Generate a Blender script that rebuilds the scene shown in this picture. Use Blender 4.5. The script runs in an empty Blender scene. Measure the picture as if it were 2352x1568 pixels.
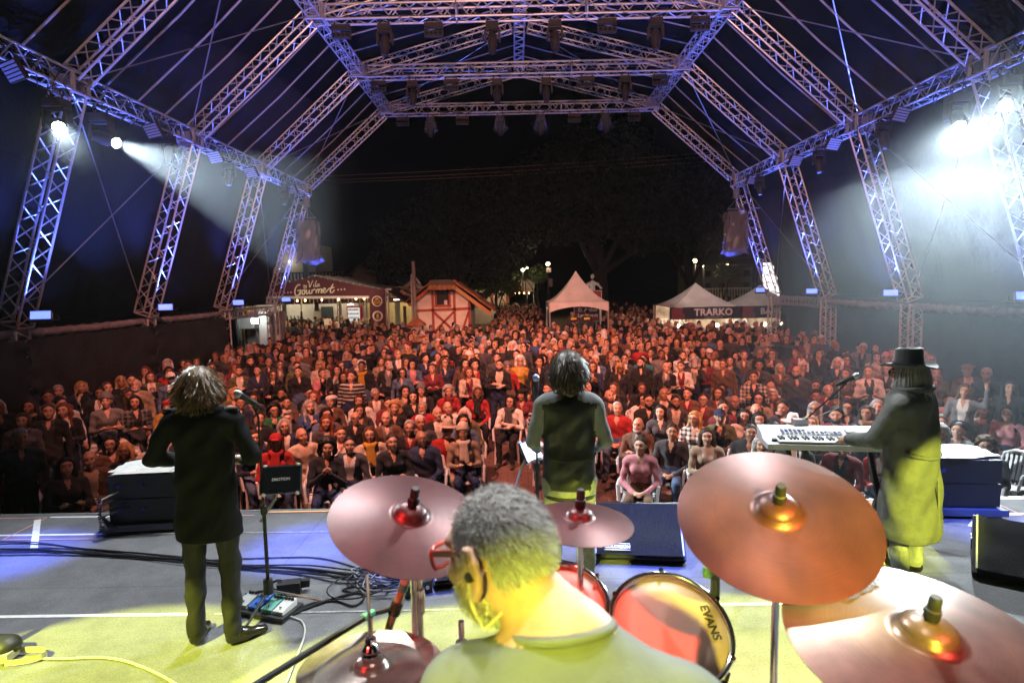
import bpy, bmesh, math, random
import numpy as np
from mathutils import Vector, Matrix

rnd = random.Random(7)
PI = math.pi
S = bpy.context.scene
COL = S.collection

# ------------------------------------------------------------------ camera
cam_d = bpy.data.cameras.new('camera')
cam = bpy.data.objects.new('camera', cam_d)
COL.objects.link(cam)
S.camera = cam
cam_d.sensor_width = 36.0
cam_d.lens = 36.0 * 1400 / 2352
cam_d.clip_start = 0.05
cam_d.clip_end = 600
_R = Vector((0.99979222, 0.0043555, -0.01991354))
_U = Vector((0.01942695, 0.09227279, 0.99554424))
_F = Vector((-0.00617357, 0.99572424, -0.092169))
CAM = Vector((-0.292, 0.0, 2.21))
cam.matrix_world = Matrix(((_R.x, _U.x, -_F.x, CAM.x), (_R.y, _U.y, -_F.y, CAM.y), (_R.z, _U.z, -_F.z, CAM.z), (0, 0, 0, 1)))
cam_d.dof.use_dof = True
cam_d.dof.focus_distance = 5.0
cam_d.dof.aperture_fstop = 3.2

# ------------------------------------------------------------------ world: night sky
W = bpy.data.worlds.new('World')
S.world = W
W.use_nodes = True
_nt = W.node_tree
_bg = _nt.nodes['Background']
_sky = _nt.nodes.new('ShaderNodeTexSky')
_sky.sky_type = 'NISHITA'
_sky.sun_disc = False
_sky.sun_elevation = math.radians(-6)
_sky.sun_rotation = math.radians(200)
_nt.links.new(_sky.outputs[0], _bg.inputs[0])
_bg.inputs[1].default_value = 0.005

S.view_settings.view_transform = 'Standard'
S.view_settings.look = 'None'
S.view_settings.exposure = 0.0
S.view_settings.gamma = 1.0
S.render.engine = 'CYCLES'
cy = S.cycles
cy.use_denoising = True
try:
    cy.denoiser = 'OPENIMAGEDENOISE'
    cy.denoising_input_passes = 'RGB_ALBEDO_NORMAL'
    cy.denoising_prefilter = 'ACCURATE'
except Exception:
    pass
cy.use_adaptive_sampling = True
cy.adaptive_threshold = 0.06
cy.adaptive_min_samples = 24
cy.max_bounces = 4
cy.diffuse_bounces = 1
cy.glossy_bounces = 2
cy.transmission_bounces = 4
cy.transparent_max_bounces = 8
cy.volume_bounces = 0
cy.use_light_tree = True
cy.sample_clamp_indirect = 4.0
cy.caustics_reflective = False
cy.caustics_refractive = False

# ------------------------------------------------------------------ stage lamps
def spot(name, loc, target, energy, color, angle, blend=0.3, radius=0.08):
    l = bpy.data.lights.new(name, 'SPOT')
    l.energy = energy
    l.color = color
    l.spot_size = math.radians(angle)
    l.spot_blend = blend
    l.shadow_soft_size = radius
    o = bpy.data.objects.new(name, l)
    COL.objects.link(o)
    o.location = loc
    o.rotation_euler = (Vector(target) - Vector(loc)).to_track_quat('-Z', 'Y').to_euler()
    return o

RED = (1.0, 0.33, 0.22)
YEL = (0.80, 0.85, 0.085)
BLUE = (0.10, 0.16, 1.0)
WHITE = (0.86, 0.97, 1.0)
# red-orange audience washes on the front truss, ahead of the players
spot('wash_lamp', (-3.4, 5.6, 8.2), (-2.6, 14.5, -0.4), 8600, RED, 82, 0.8, 0.25)
spot('wash_lamp', (3.4, 5.6, 8.2), (3.2, 15.5, -0.4), 7000, RED, 74, 0.85, 0.25)
spot('wash_lamp', (0.0, 5.6, 8.4), (-1.0, 22, -0.8), 7000, RED, 34, 0.9, 0.25)
# warm light thrown forward over the players' heads onto the roof trusses
spot('roof_lamp', (-1.8, -2.0, 5.5), (-1.5, 17, 8.3), 3400, (1.0, 0.49, 0.38), 66, 0.8, 0.2)
spot('roof_lamp', (1.8, -2.0, 5.5), (1.5, 17, 8.3), 3400, (1.0, 0.49, 0.38), 66, 0.8, 0.2)
# yellow profile beams on the deck, the drummer's back and the players' backs
spot('yellow_beam', (-5.0, -1.6, 6.2), (-3.0, 2.42, 0.0), 17000, YEL, 19.0, 0.05, 0.05)
spot('yellow_beam', (-4.2, -1.0, 6.2), (-1.0, 2.62, 0.0), 19000, YEL, 16.5, 0.05, 0.05)
spot('yellow_beam', (4.6, -1.0, 6.2), (1.45, 2.62, 0.0), 19000, YEL, 17.5, 0.05, 0.05)
spot('yellow_beam', (-1.0, -3.0, 3.3), (-0.17, 0.90, 1.42), 2900, YEL, 9.8, 0.15, 0.05)
spot('yellow_beam', (3.1, -3.2, 3.9), (2.76, 4.3, 0.55), 15000, YEL, 6.6, 0.15, 0.05)
spot('yellow_beam', (0.9, -3.2, 3.9), (0.16, 4.1, 0.36), 9000, YEL, 6.4, 0.15, 0.05)
# red beams on the drum kit
spot('red_beam', (3.4, -1.6, 5.2), (0.36, 1.42, 1.50), 1900, (1.0, 0.05, 0.05), 9.5, 0.6, 0.12)
spot('red_beam', (-3.4, -1.2, 5.2), (-0.50, 1.62, 1.55), 2600, (1.0, 0.05, 0.05), 9.0, 0.6, 0.12)
spot('red_beam', (1.6, -2.4, 4.6), (0.14, 1.62, 1.26), 3400, (1.0, 0.11, 0.04), 5.2, 0.6, 0.12)
# blue washes from overhead onto the deck
for _x, _y, _e in ((-4.6, 5.0, 4200), (-2.15, 5.05, 4600), (-1.0, 4.75, 4600), (0.75, 4.7, 3600), (3.9, 5.15, 3000), (-0.2, 5.15, 2600)):
    spot('blue_beam', (_x * 0.8, 3.2, 8.3), (_x, _y, 0), _e * 3.6, BLUE, 8.5, 0.9, 0.1)
# white front-truss wash on deck and players' shoulders, plus two fills added over the drummer
spot('deck_lamp', (-2.6, 7.11, 8.5), (-1.3, 3.0, 0), 3000, (0.92, 0.97, 1.0), 80, 0.6, 0.2)
spot('deck_lamp', (0.6, 0.6, 8.6), (-0.1, 1.6, 0.6), 550, (1.0, 0.96, 0.92), 44, 0.8, 0.2)  # soft fill added above the kit to lift hair and cymbals
spot('deck_lamp', (-1.0, 2.6, 8.7), (-0.33, 1.02, 1.72), 1900, (1.0, 0.98, 0.95), 7, 0.7, 0.15)  # narrow fill added to brighten the drummer's crown
spot('deck_lamp', (2.6, 7.11, 8.5), (1.6, 3.0, 0), 3000, (0.92, 0.97, 1.0), 80, 0.6, 0.2)

# ------------------------------------------------------------------ materials
MATS = {}
def mat(name, col=(0.5, 0.5, 0.5), rough=0.6, metal=0.0, noise=0.0, scale=8.0, bump=0.0, bscale=60.0, emit=None, estr=0.0, alpha=1.0, sheen=0.0, spec=0.5, trans=0.0, coat=0.0):
    if name in MATS:
        return MATS[name]
    m = bpy.data.materials.new(name)
    m.use_nodes = True
    nt = m.node_tree
    b = nt.nodes['Principled BSDF']
    b.inputs['Base Color'].default_value = (*col, 1)
    b.inputs['Roughness'].default_value = rough
    b.inputs['Metallic'].default_value = metal
    b.inputs['Specular IOR Level'].default_value = spec
    b.inputs['Alpha'].default_value = alpha
    b.inputs['Sheen Weight'].default_value = sheen
    b.inputs['Transmission Weight'].default_value = trans
    b.inputs['Coat Weight'].default_value = coat
    if emit:
        b.inputs['Emission Color'].default_value = (*emit, 1)
        b.inputs['Emission Strength'].default_value = estr
    if noise or bump:
        tc = nt.nodes.new('ShaderNodeTexCoord')
    if noise:
        n = nt.nodes.new('ShaderNodeTexNoise')
        n.inputs['Scale'].default_value = scale
        n.inputs['Detail'].default_value = 6
        nt.links.new(tc.outputs['Object'], n.inputs['Vector'])
        r = nt.nodes.new('ShaderNodeMix')
        r.data_type = 'RGBA'
        r.inputs[6].default_value = (*[max(0, c * (1 - noise)) for c in col], 1)
        r.inputs[7].default_value = (*[min(1, c * (1 + noise)) for c in col], 1)
        mp = nt.nodes.new('ShaderNodeMapRange')
        mp.inputs[1].default_value = 0.3
        mp.inputs[2].default_value = 0.7
        nt.links.new(n.outputs[0], mp.inputs[0])
        nt.links.new(mp.outputs[0], r.inputs[0])
        nt.links.new(r.outputs[2], b.inputs['Base Color'])
    if bump:
        n2 = nt.nodes.new('ShaderNodeTexNoise')
        n2.inputs['Scale'].default_value = bscale
        n2.inputs['Detail'].default_value = 4
        nt.links.new(tc.outputs['Object'], n2.inputs['Vector'])
        bp = nt.nodes.new('ShaderNodeBump')
        bp.inputs['Strength'].default_value = bump
        bp.inputs['Distance'].default_value = 0.02
        nt.links.new(n2.outputs[0], bp.inputs['Height'])
        nt.links.new(bp.outputs[0], b.inputs['Normal'])
    MATS[name] = m
    return m

# ------------------------------------------------------------------ mesh helpers
class MB:
    """collects boxes, bars, tubes, lathes and sheets; build() links them as one mesh object"""
    def __init__(s):
        s.v = []; s.f = []; s.m = []
    def add(s, vs, fs, mi=0):
        o = len(s.v)
        s.v += [tuple(p) for p in vs]
        s.f += [tuple(i + o for i in f) for f in fs]
        s.m += [mi] * len(fs)
        return s
    def box(s, c, size, rot=None, mi=0):
        hx, hy, hz = size[0] / 2, size[1] / 2, size[2] / 2
        pts = [Vector((x, y, z)) for z in (-hz, hz) for y in (-hy, hy) for x in (-hx, hx)]
        if rot is not None:
            pts = [rot @ p for p in pts]
        c = Vector(c)
        return s.add([p + c for p in pts], [(0, 2, 3, 1), (4, 5, 7, 6), (0, 1, 5, 4), (2, 6, 7, 3), (0, 4, 6, 2), (1, 3, 7, 5)], mi)
    def bar(s, a, b, w, h, up=(0, 0, 1), mi=0):
        a = Vector(a); b = Vector(b); d = (b - a)
        L = d.length; d.normalize()
        u = Vector(up)
        x = d.cross(u)
        if x.length < 1e-4:
            x = d.cross(Vector((1, 0, 0)))
        x.normalize(); u = x.cross(d)
        R = Matrix((x, d, u)).transposed()
        return s.box((a + b) / 2, (w, L, h), R, mi)
    def tube(s, pts, r, n=6, mi=0, cap=True, closed=False):
        pts = [Vector(p) for p in pts]
        m = len(pts)
        rs = r if isinstance(r, (list, tuple)) else [r] * m
        vs = []; fs = []
        prev = None
        for i, p in enumerate(pts):
            if closed:
                t = pts[(i + 1) % m] - pts[i - 1]
            else:
                t = pts[min(i + 1, m - 1)] - pts[max(i - 1, 0)]
            if t.length < 1e-9:
                t = Vector((0, 0, 1))
            t.normalize()
            if prev is None:
                prev = t.cross(Vector((0, 0, 1)))
                if prev.length < 1e-3:
                    prev = t.cross(Vector((1, 0, 0)))
            prev = prev - t * prev.dot(t)
            if prev.length < 1e-6:
                prev = t.orthogonal()
            prev.normalize()
            q = t.cross(prev)
            for k in range(n):
                a = 2 * PI * k / n
                vs.append(p + (prev * math.cos(a) + q * math.sin(a)) * rs[i])
        for i in range(m if closed else m - 1):
            j = (i + 1) % m
            for k in range(n):
                l = (k + 1) % n
                fs.append((i * n + k, i * n + l, j * n + l, j * n + k))
        if cap and not closed:
            fs.append(tuple(range(n - 1, -1, -1)))
            fs.append(tuple((m - 1) * n + k for k in range(n)))
        return s.add(vs, fs, mi)
    def lathe(s, prof, n=24, c=(0, 0, 0), rot=None, mi=0, cap=True):
        c = Vector(c); vs = []; fs = []
        for r, z in prof:
            for k in range(n):
                a = 2 * PI * k / n
                p = Vector((r * math.cos(a), r * math.sin(a), z))
                if rot is not None:
                    p = rot @ p
                vs.append(p + c)
        for i in range(len(prof) - 1):
            for k in range(n):
                l = (k + 1) % n
                fs.append((i * n + k, i * n + l, (i + 1) * n + l, (i + 1) * n + k))
        if cap:
            if prof[0][0] > 1e-4:
                fs.append(tuple(range(n - 1, -1, -1)))
            if prof[-1][0] > 1e-4:
                fs.append(tuple((len(prof) - 1) * n + k for k in range(n)))
        return s.add(vs, fs, mi)
    def prism(s, poly, a, b, axis='y', mi=0):
        """extrude a 2-D outline between a and b along an axis (poly in the other two)"""
        n = len(poly)
        def P(u, v, w):
            return {'y': (u, w, v), 'x': (w, u, v), 'z': (u, v, w)}[axis]
        vs = [P(u, v, a) for u, v in poly] + [P(u, v, b) for u, v in poly]
        fs = [tuple(range(n)), tuple(range(2 * n - 1, n - 1, -1))] + [(i, i + n, (i + 1) % n + n, (i + 1) % n) for i in range(n)]
        return s.add(vs, fs, mi)
    def grid(s, fn, nu, nv, mi=0):
        vs = [fn(i / nu, j / nv) for j in range(nv + 1) for i in range(nu + 1)]
        fs = [(j * (nu + 1) + i, j * (nu + 1) + i + 1, (j + 1) * (nu + 1) + i + 1, (j + 1) * (nu + 1) + i) for j in range(nv) for i in range(nu)]
        return s.add(vs, fs, mi)
    def mesh(s, name, mats, smooth=False, fix=True):
        me = bpy.data.meshes.new(name)
        me.from_pydata(s.v, [], s.f)
        for m in (mats if isinstance(mats, (list, tuple)) else [mats]):
            me.materials.append(m)
        me.polygons.foreach_set('material_index', s.m)
        if fix:
            bm = bmesh.new(); bm.from_mesh(me)
            bmesh.ops.recalc_face_normals(bm, faces=bm.faces)
            bm.to_mesh(me); bm.free()
        if smooth:
            me.polygons.foreach_set('use_smooth', [True] * len(me.polygons))
            if smooth != 'all':
                try:
                    me.set_sharp_from_angle(angle=math.radians(40))
                except Exception:
                    pass
        me.update()
        return me
    def build(s, name, mats, parent=None, smooth=False, loc=None):
        return link(name, s.mesh(name, mats, smooth), parent, loc)

def link(name, me, parent=None, loc=None, rotz=None):
    o = bpy.data.objects.new(name, me)
    COL.objects.link(o)
    if parent is not None:
        o.parent = parent
    if loc is not None:
        o.location = loc
    if rotz is not None:
        o.rotation_euler = (0, 0, rotz)
    return o

def tag(o, label, cat, group=None, kind=None):
    if label:
        o['label'] = label
    if cat:
        o['category'] = cat
    if group:
        o['group'] = group
    if kind:
        o['kind'] = kind
    return o

def thing(name, label, cat, loc=(0, 0, 0), rotz=0, group=None):
    o = bpy.data.objects.new(name, None)
    o.empty_display_size = 0.1
    COL.objects.link(o)
    o.location = loc
    o.rotation_euler = (0, 0, rotz)
    return tag(o, label, cat, group)

def copy_tree(o, parent=None):
    c = o.copy()
    COL.objects.link(c)
    c.parent = parent
    for ch in o.children:
        copy_tree(ch, c)
    return c

def text_mesh(body, size=1.0, font_shear=0.0, extrude=0.004, align='CENTER', bold=0.0, spacing=1.0):
    cu = bpy.data.curves.new('lettering', 'FONT')
    cu.body = body
    cu.size = size
    cu.shear = font_shear
    cu.extrude = extrude
    cu.offset = bold
    cu.align_x = align
    cu.align_y = 'CENTER'
    cu.space_character = spacing
    cu.resolution_u = 3
    o = bpy.data.objects.new('lettering', cu)
    COL.objects.link(o)
    dg = bpy.context.evaluated_depsgraph_get()
    me = bpy.data.meshes.new_from_object(o.evaluated_get(dg))
    bpy.data.objects.remove(o)
    bpy.data.curves.remove(cu)
    return me

def lettering(body, loc, rot, size, m, parent=None, name='lettering', **kw):
    me = text_mesh(body, size, **kw)
    me.materials.clear()
    me.materials.append(m)
    o = link(name, me, parent)
    o.location = loc
    o.rotation_euler = rot
    return o

# --- smooth-union bodies on a voxel grid (surface nets)
def sdf_mesh(prims, vox, pad=0.04, rule=None, noise=None, clip=None, default_k=0.03):
    """prims: dicts (t='c' capsule a,ra,b,rb | t='e' ellipsoid c,r,rot), m material, k blend, sub=True carves"""
    lo = np.full(3, 1e9); hi = -lo
    for p in prims:
        if p.get('sub'):
            continue
        if p['t'] == 'c':
            for q, r in ((p['a'], p['ra']), (p['b'], p['rb'])):
                q = np.array(q, float)
                lo = np.minimum(lo, q - r * max(p.get('s', (1, 1, 1)))); hi = np.maximum(hi, q + r * max(p.get('s', (1, 1, 1))))
        else:
            q = np.array(p['c'], float); r = np.array(p['r'], float)
            if p.get('rot') is not None:
                r = np.full(3, r.max())
            lo = np.minimum(lo, q - r); hi = np.maximum(hi, q + r)
    lo -= pad; hi += pad
    n = np.ceil((hi - lo) / vox).astype(int) + 1
    ax = [lo[i] + vox * np.arange(n[i]) for i in range(3)]
    X, Y, Z = np.meshgrid(*ax, indexing='ij')
    def ev(p, X, Y, Z):
        d = ev0(p, X, Y, Z)
        return np.maximum(d, p['zmin'] - Z) if p.get('zmin') is not None else d
    def ev0(p, X, Y, Z):
        if p['t'] == 'c':
            a = np.array(p['a'], float); b = np.array(p['b'], float); s = p.get('s', (1, 1, 1))
            d = b - a; L = (d @ d) + 1e-12
            px, py, pz = X - a[0], Y - a[1], Z - a[2]
            t = np.clip((px * d[0] + py * d[1] + pz * d[2]) / L, 0, 1)
            qx, qy, qz = (px - t * d[0]) / s[0], (py - t * d[1]) / s[1], (pz - t * d[2]) / s[2]
            return (np.sqrt(qx * qx + qy * qy + qz * qz) - (p['ra'] + t * (p['rb'] - p['ra']))) * min(s)
        c = p['c']; r = p['r']
        px, py, pz = X - c[0], Y - c[1], Z - c[2]
        if p.get('rot') is not None:
            R = np.array(p['rot']).T
            px, py, pz = R[0, 0] * px + R[0, 1] * py + R[0, 2] * pz, R[1, 0] * px + R[1, 1] * py + R[1, 2] * pz, R[2, 0] * px + R[2, 1] * py + R[2, 2] * pz
        k0 = np.sqrt((px / r[0]) ** 2 + (py / r[1]) ** 2 + (pz / r[2]) ** 2) + 1e-9
        k1 = np.sqrt((px / r[0] ** 2) ** 2 + (py / r[1] ** 2) ** 2 + (pz / r[2] ** 2) ** 2) + 1e-9
        return k0 * (k0 - 1) / k1
    D = None
    for p in prims:
        d = ev(p, X, Y, Z)
        k = p.get('k', default_k)
        if p.get('sub'):
            h = np.clip(0.5 - 0.5 * (D + d) / k, 0, 1)
            D = D * (1 - h) - d * h + k * h * (1 - h)
        elif D is None:
            D = d
        else:
            h = np.clip(0.5 + 0.5 * (d - D) / k, 0, 1)
            D = d * (1 - h) + D * h - k * h * (1 - h)
    if noise is not None:
        D = D + noise(X, Y, Z)
    if clip is not None:
        D = np.maximum(D, clip(X, Y, Z))
    # surface nets
    inside = D < 0
    c = np.zeros(tuple(n - 1), int)
    for i in (0, 1):
        for j in (0, 1):
            for k in (0, 1):
                c += inside[i:n[0] - 1 + i, j:n[1] - 1 + j, k:n[2] - 1 + k]
    cell = (c > 0) & (c < 8)
    idx = -np.ones(cell.shape, int)
    ci = np.argwhere(cell)
    idx[tuple(ci.T)] = np.arange(len(ci))
    acc = np.zeros((len(ci), 3)); cnt = np.zeros(len(ci))
    corners = [(i, j, k) for i in (0, 1) for j in (0, 1) for k in (0, 1)]
    for a in range(8):
        for b in range(a + 1, 8):
            if sum(abs(corners[a][q] - corners[b][q]) for q in range(3)) != 1:
                continue
            A = ci + corners[a]; B = ci + corners[b]
            da = D[tuple(A.T)]; db = D[tuple(B.T)]
            ok = (da < 0) != (db < 0)
            t = np.where(ok, da / np.where(ok, da - db, 1), 0)[:, None]
            acc += np.where(ok[:, None], A + t * (B - A), 0)
            cnt += ok
    V = lo + vox * acc / cnt[:, None]
    faces = []
    for q in range(3):
        sl0 = [slice(None)] * 3; sl1 = [slice(None)] * 3
        sl0[q] = slice(0, n[q] - 1); sl1[q] = slice(1, n[q])
        e = inside[tuple(sl0)] != inside[tuple(sl1)]
        E = np.argwhere(e)
        o1, o2 = (q + 1) % 3, (q + 2) % 3
        E = E[(E[:, o1] > 0) & (E[:, o2] > 0) & (E[:, o1] < n[o1] - 1) & (E[:, o2] < n[o2] - 1)]
        s = inside[tuple(E.T)]
        qd = []
        for d1, d2 in ((0, 0), (-1, 0), (-1, -1), (0, -1)):
            G = E.copy(); G[:, o1] += d1; G[:, o2] += d2
            qd.append(idx[tuple(G.T)])
        qd = np.stack(qd, 1)
        qd = np.where(s[:, None], qd, qd[:, ::-1])
        faces.append(qd)
    Fq = np.concatenate(faces)
    cen = V[Fq].mean(1)
    best = np.full(len(cen), 1e9); mi = np.zeros(len(cen), int)
    for p in prims:
        if p.get('sub'):
            continue
        d = ev(p, cen[:, 0], cen[:, 1], cen[:, 2])
        w = d < best
        best[w] = d[w]; mi[w] = p.get('m', 0)
    if rule is not None:
        mi = rule(cen, mi)
    return V, Fq, mi

def np_mesh(name, V, F, mi, mats, smooth=True):
    me = bpy.data.meshes.new(name)
    nv, nf = len(V), len(F)
    me.vertices.add(nv)
    me.vertices.foreach_set('co', np.asarray(V, np.float32).ravel())
    k = F.shape[1]
    me.loops.add(nf * k)
    me.loops.foreach_set('vertex_index', np.asarray(F, np.int32).ravel())
    me.polygons.add(nf)
    me.polygons.foreach_set('loop_start', np.arange(0, nf * k, k, dtype=np.int32))
    for m in mats:
        me.materials.append(m)
    me.polygons.foreach_set('material_index', np.asarray(mi, np.int32))
    me.polygons.foreach_set('use_smooth', np.full(nf, smooth))
    me.update()
    me.validate()
    return me

def capsule(a, ra, b, rb, m=0, k=0.03, s=(1, 1, 1), sub=False, zmin=None):
    return dict(t='c', a=a, ra=ra, b=b, rb=rb, m=m, k=k, s=s, sub=sub, zmin=zmin)
def ell(c, r, m=0, k=0.03, rot=None, sub=False):
    return dict(t='e', c=c, r=r, m=m, k=k, rot=rot, sub=sub)
# ------------------------------------------------------------------ ground, deck
GZ = -1.14
def mat_deck():
    m = mat('deck carpet', (0.175, 0.178, 0.185), 0.85, 0, 0.22, 90.0, 0.2, 500, spec=.2)
    nt = m.node_tree
    b = nt.nodes['Principled BSDF']
    tc = nt.nodes.new('ShaderNodeTexCoord')
    mpn = nt.nodes.new('ShaderNodeMapping')
    mpn.inputs['Scale'].default_value = (1.6, 5.0, 1)
    n = nt.nodes.new('ShaderNodeTexNoise')
    n.inputs['Scale'].default_value = 2.2
    n.inputs['Detail'].default_value = 8
    nt.links.new(tc.outputs['Object'], mpn.inputs[0])
    nt.links.new(mpn.outputs[0], n.inputs['Vector'])
    r = nt.nodes.new('ShaderNodeMapRange')
    r.inputs[1].default_value = 0.35
    r.inputs[2].default_value = 0.7
    r.inputs[3].default_value = 0.80
    r.inputs[4].default_value = 0.95
    nt.links.new(n.outputs[0], r.inputs[0])
    nt.links.new(r.outputs[0], b.inputs['Roughness'])
    # pale specks of litter
    v = nt.nodes.new('ShaderNodeTexVoronoi')
    v.inputs['Scale'].default_value = 9
    nt.links.new(tc.outputs['Object'], v.inputs['Vector'])
    lt = nt.nodes.new('ShaderNodeMath'); lt.operation = 'LESS_THAN'; lt.inputs[1].default_value = 0.028
    nt.links.new(v.outputs['Distance'], lt.inputs[0])
    mx = nt.nodes.new('ShaderNodeMix'); mx.data_type = 'RGBA'
    src = b.inputs['Base Color'].links[0].from_socket
    nt.links.new(src, mx.inputs[6])
    mx.inputs[7].default_value = (0.45, 0.45, 0.43, 1)
    nt.links.new(lt.outputs[0], mx.inputs[0])
    br = nt.nodes.new('ShaderNodeTexBrick')
    br.inputs['Scale'].default_value = 1.0; br.inputs['Brick Width'].default_value = 4.4; br.inputs['Row Height'].default_value = 2.2; br.inputs['Mortar Size'].default_value = .006
    br.inputs['Color1'].default_value = (1, 1, 1, 1); br.inputs['Color2'].default_value = (.90, .90, .92, 1); br.inputs['Mortar'].default_value = (.74, .74, .74, 1)
    nt.links.new(tc.outputs['Object'], br.inputs['Vector'])
    m2 = nt.nodes.new('ShaderNodeMix'); m2.data_type = 'RGBA'; m2.blend_type = 'MULTIPLY'; m2.inputs[0].default_value = 1
    nt.links.new(mx.outputs[2], m2.inputs[6]); nt.links.new(br.outputs[0], m2.inputs[7])
    sn = nt.nodes.new('ShaderNodeTexNoise'); sn.inputs['Scale'].default_value = 1.3; sn.inputs['Detail'].default_value = 10; sn.inputs['Roughness'].default_value = .72
    nt.links.new(tc.outputs['Object'], sn.inputs['Vector'])
    sr = nt.nodes.new('ShaderNodeMapRange'); sr.inputs[1].default_value = .38; sr.inputs[2].default_value = .66; sr.inputs[3].default_value = .72; sr.inputs[4].default_value = 1.22
    nt.links.new(sn.outputs[0], sr.inputs[0])
    m3 = nt.nodes.new('ShaderNodeVectorMath'); m3.operation = 'SCALE'
    nt.links.new(m2.outputs[2], m3.inputs[0]); nt.links.new(sr.outputs[0], m3.inputs['Scale'])
    nt.links.new(m3.outputs[0], b.inputs['Base Color'])
    return m

def mat_paving():
    m = mat('square paving', (0.16, 0.10, 0.085), 0.8)
    nt = m.node_tree; b = nt.nodes['Principled BSDF']
    tc = nt.nodes.new('ShaderNodeTexCoord')
    br = nt.nodes.new('ShaderNodeTexBrick')
    br.inputs['Scale'].default_value = 1.0
    br.inputs['Brick Width'].default_value = 0.24
    br.inputs['Row Height'].default_value = 0.12
    br.inputs['Mortar Size'].default_value = 0.008
    br.inputs['Color1'].default_value = (0.17, 0.105, 0.085, 1)
    br.inputs['Color2'].default_value = (0.12, 0.075, 0.062, 1)
    br.inputs['Mortar'].default_value = (0.05, 0.045, 0.04, 1)
    nt.links.new(tc.outputs['Object'], br.inputs['Vector'])
    nt.links.new(br.outputs[0], b.inputs['Base Color'])
    return m

g = MB().grid(lambda u, v: (-150 + 300 * u, -30 + 330 * v, 0), 12, 12).build('ground', mat_paving(), loc=(0, 0, GZ))
g['kind'] = 'structure'
EDGE = 5.93
M_DECK = mat_deck()
M_BLK = mat('black paint', (0.018, 0.018, 0.02), 0.5)
M_TAPE = mat('white floor tape', (0.82, 0.82, 0.80), 0.6, noise=0.1, scale=20)
M_RED = mat('red floor tape', (0.85, 0.10, 0.07), 0.5)
M_PINK = mat('pink floor line', (0.80, 0.36, 0.30), 0.6)  # thin pink outlines laid flat on the deck
deck = MB().box((0, (EDGE - 6) / 2, -0.06), (17.0, EDGE + 6, 0.12)).build('stage_deck', M_DECK)
deck['kind'] = 'structure'
sk = MB().box((0, (EDGE - 6.1) / 2, -0.63), (16.9, EDGE + 5.9, 1.02)).build('stage_skirt', M_BLK, deck)
lip = MB().box((0, EDGE + 0.016, -0.045), (17.0, 0.03, 0.1)).build('edge_trim', mat('edge trim', (0.35, 0.34, 0.33), 0.5, 0.6), deck)

def strip(a, b, w, m, name='tape_strip', z=0.004):
    a = Vector((*a, z)); b = Vector((*b, z))
    d = (b - a).normalized(); n = Vector((-d.y, d.x, 0)) * w / 2
    k = max(2, int((b - a).length / 0.25))
    mb = MB()
    rr = random.Random(int(a.x * 100 + b.y * 10))
    for q in range(k):
        p0 = a.lerp(b, q / k); p1 = a.lerp(b, (q + 1) / k)
        mb.add([p0 - n, p1 - n, p1 + n, p0 + n], [(0, 1, 2, 3)])
    return mb.build(name, m, deck)
for a, b, w, m, z in (
    ((-8.4, 5.46), (-3.3, 5.40), 0.034, M_TAPE, .004), ((-2.9, 5.39), (-1.8, 5.37), 0.02, mat('worn floor tape', (0.3, 0.3, 0.3), .7, noise=.4, scale=30), .004),
    ((-4.96, 5.86), (-4.2, 5.845), 0.03, M_TAPE, .004), ((-5.03, 5.79), (-4.50, 5.07), 0.055, M_TAPE, .008),
    ((-8.4, 4.03), (-2.55, 3.99), 0.036, M_TAPE, .004), ((-2.4, 3.99), (0.9, 4.0), 0.02, MATS['worn floor tape'], .004), ((1.0, 4.0), (1.75, 4.0), 0.034, M_TAPE, .004),
    ((3.4, 5.50), (8.4, 5.56), 0.036, M_TAPE, .004), ((4.42, 5.915), (3.70, 5.23), 0.05, M_TAPE, .008), ((4.1, 5.90), (8.4, 5.91), 0.03, M_TAPE, .004),
    ((-2.8, 5.9), (0.4, 5.9), 0.026, mat('yellowed tape', (0.75, 0.66, 0.3), .6), .004), ((-2.8, 5.875), (3.6, 5.875), 0.014, M_RED, .005)):
    strip(a, b, w, m, z=z)
for a, b in (((-8.2, 5.845), (-4.98, 5.845)), ((-4.98, 5.842), (-4.976, 5.318)), ((-4.976, 5.318), (-4.08, 5.30)), ((-4.08, 5.30), (-4.08, 5.823)), ((-4.08, 5.823), (-2.9, 5.81)),
             ((3.45, 5.885), (4.352, 5.885)), ((4.352, 5.885), (4.348, 5.473)), ((4.348, 5.473), (3.45, 5.43))):
    strip(a, b, 0.014, M_PINK, 'red_outline', z=0.006)

riser = thing('drum_riser', 'black carpeted drum riser under the drum kit', 'platform', (0.05, 0.3, 0))
MB().box((0, 0, 0.36), (3.0, 3.7, 0.08)).build('top', M_DECK, riser)
MB().box((0, 0, 0.162), (2.9, 3.6, 0.314)).build('base', M_BLK, riser)

# ------------------------------------------------------------------ stage roof of box trusses
FA, FB, FC = 9.5, 8.07, 4.88
ZF, ZB, ZC, ZR = 1.55, 5.91, 8.72, 9.99
FY = {n: 11.11 + 4 * (n - 1) for n in range(-1, 5)}
M_ALU = mat('truss aluminium', (0.72, 0.71, 0.72), 0.38, 0.55, 0.12, 30)
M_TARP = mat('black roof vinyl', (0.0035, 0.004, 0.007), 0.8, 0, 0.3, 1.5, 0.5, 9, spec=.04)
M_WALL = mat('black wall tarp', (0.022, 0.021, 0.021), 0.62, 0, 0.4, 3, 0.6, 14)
M_STRAP = mat('webbing strap', (0.45, 0.42, 0.45), 0.7)
M_WIRE = mat('steel wire', (0.5, 0.5, 0.52), 0.4, 0.8)

roof = thing('stage_roof', 'arched aluminium truss stage roof covered with black vinyl', 'stage roof')

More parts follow.
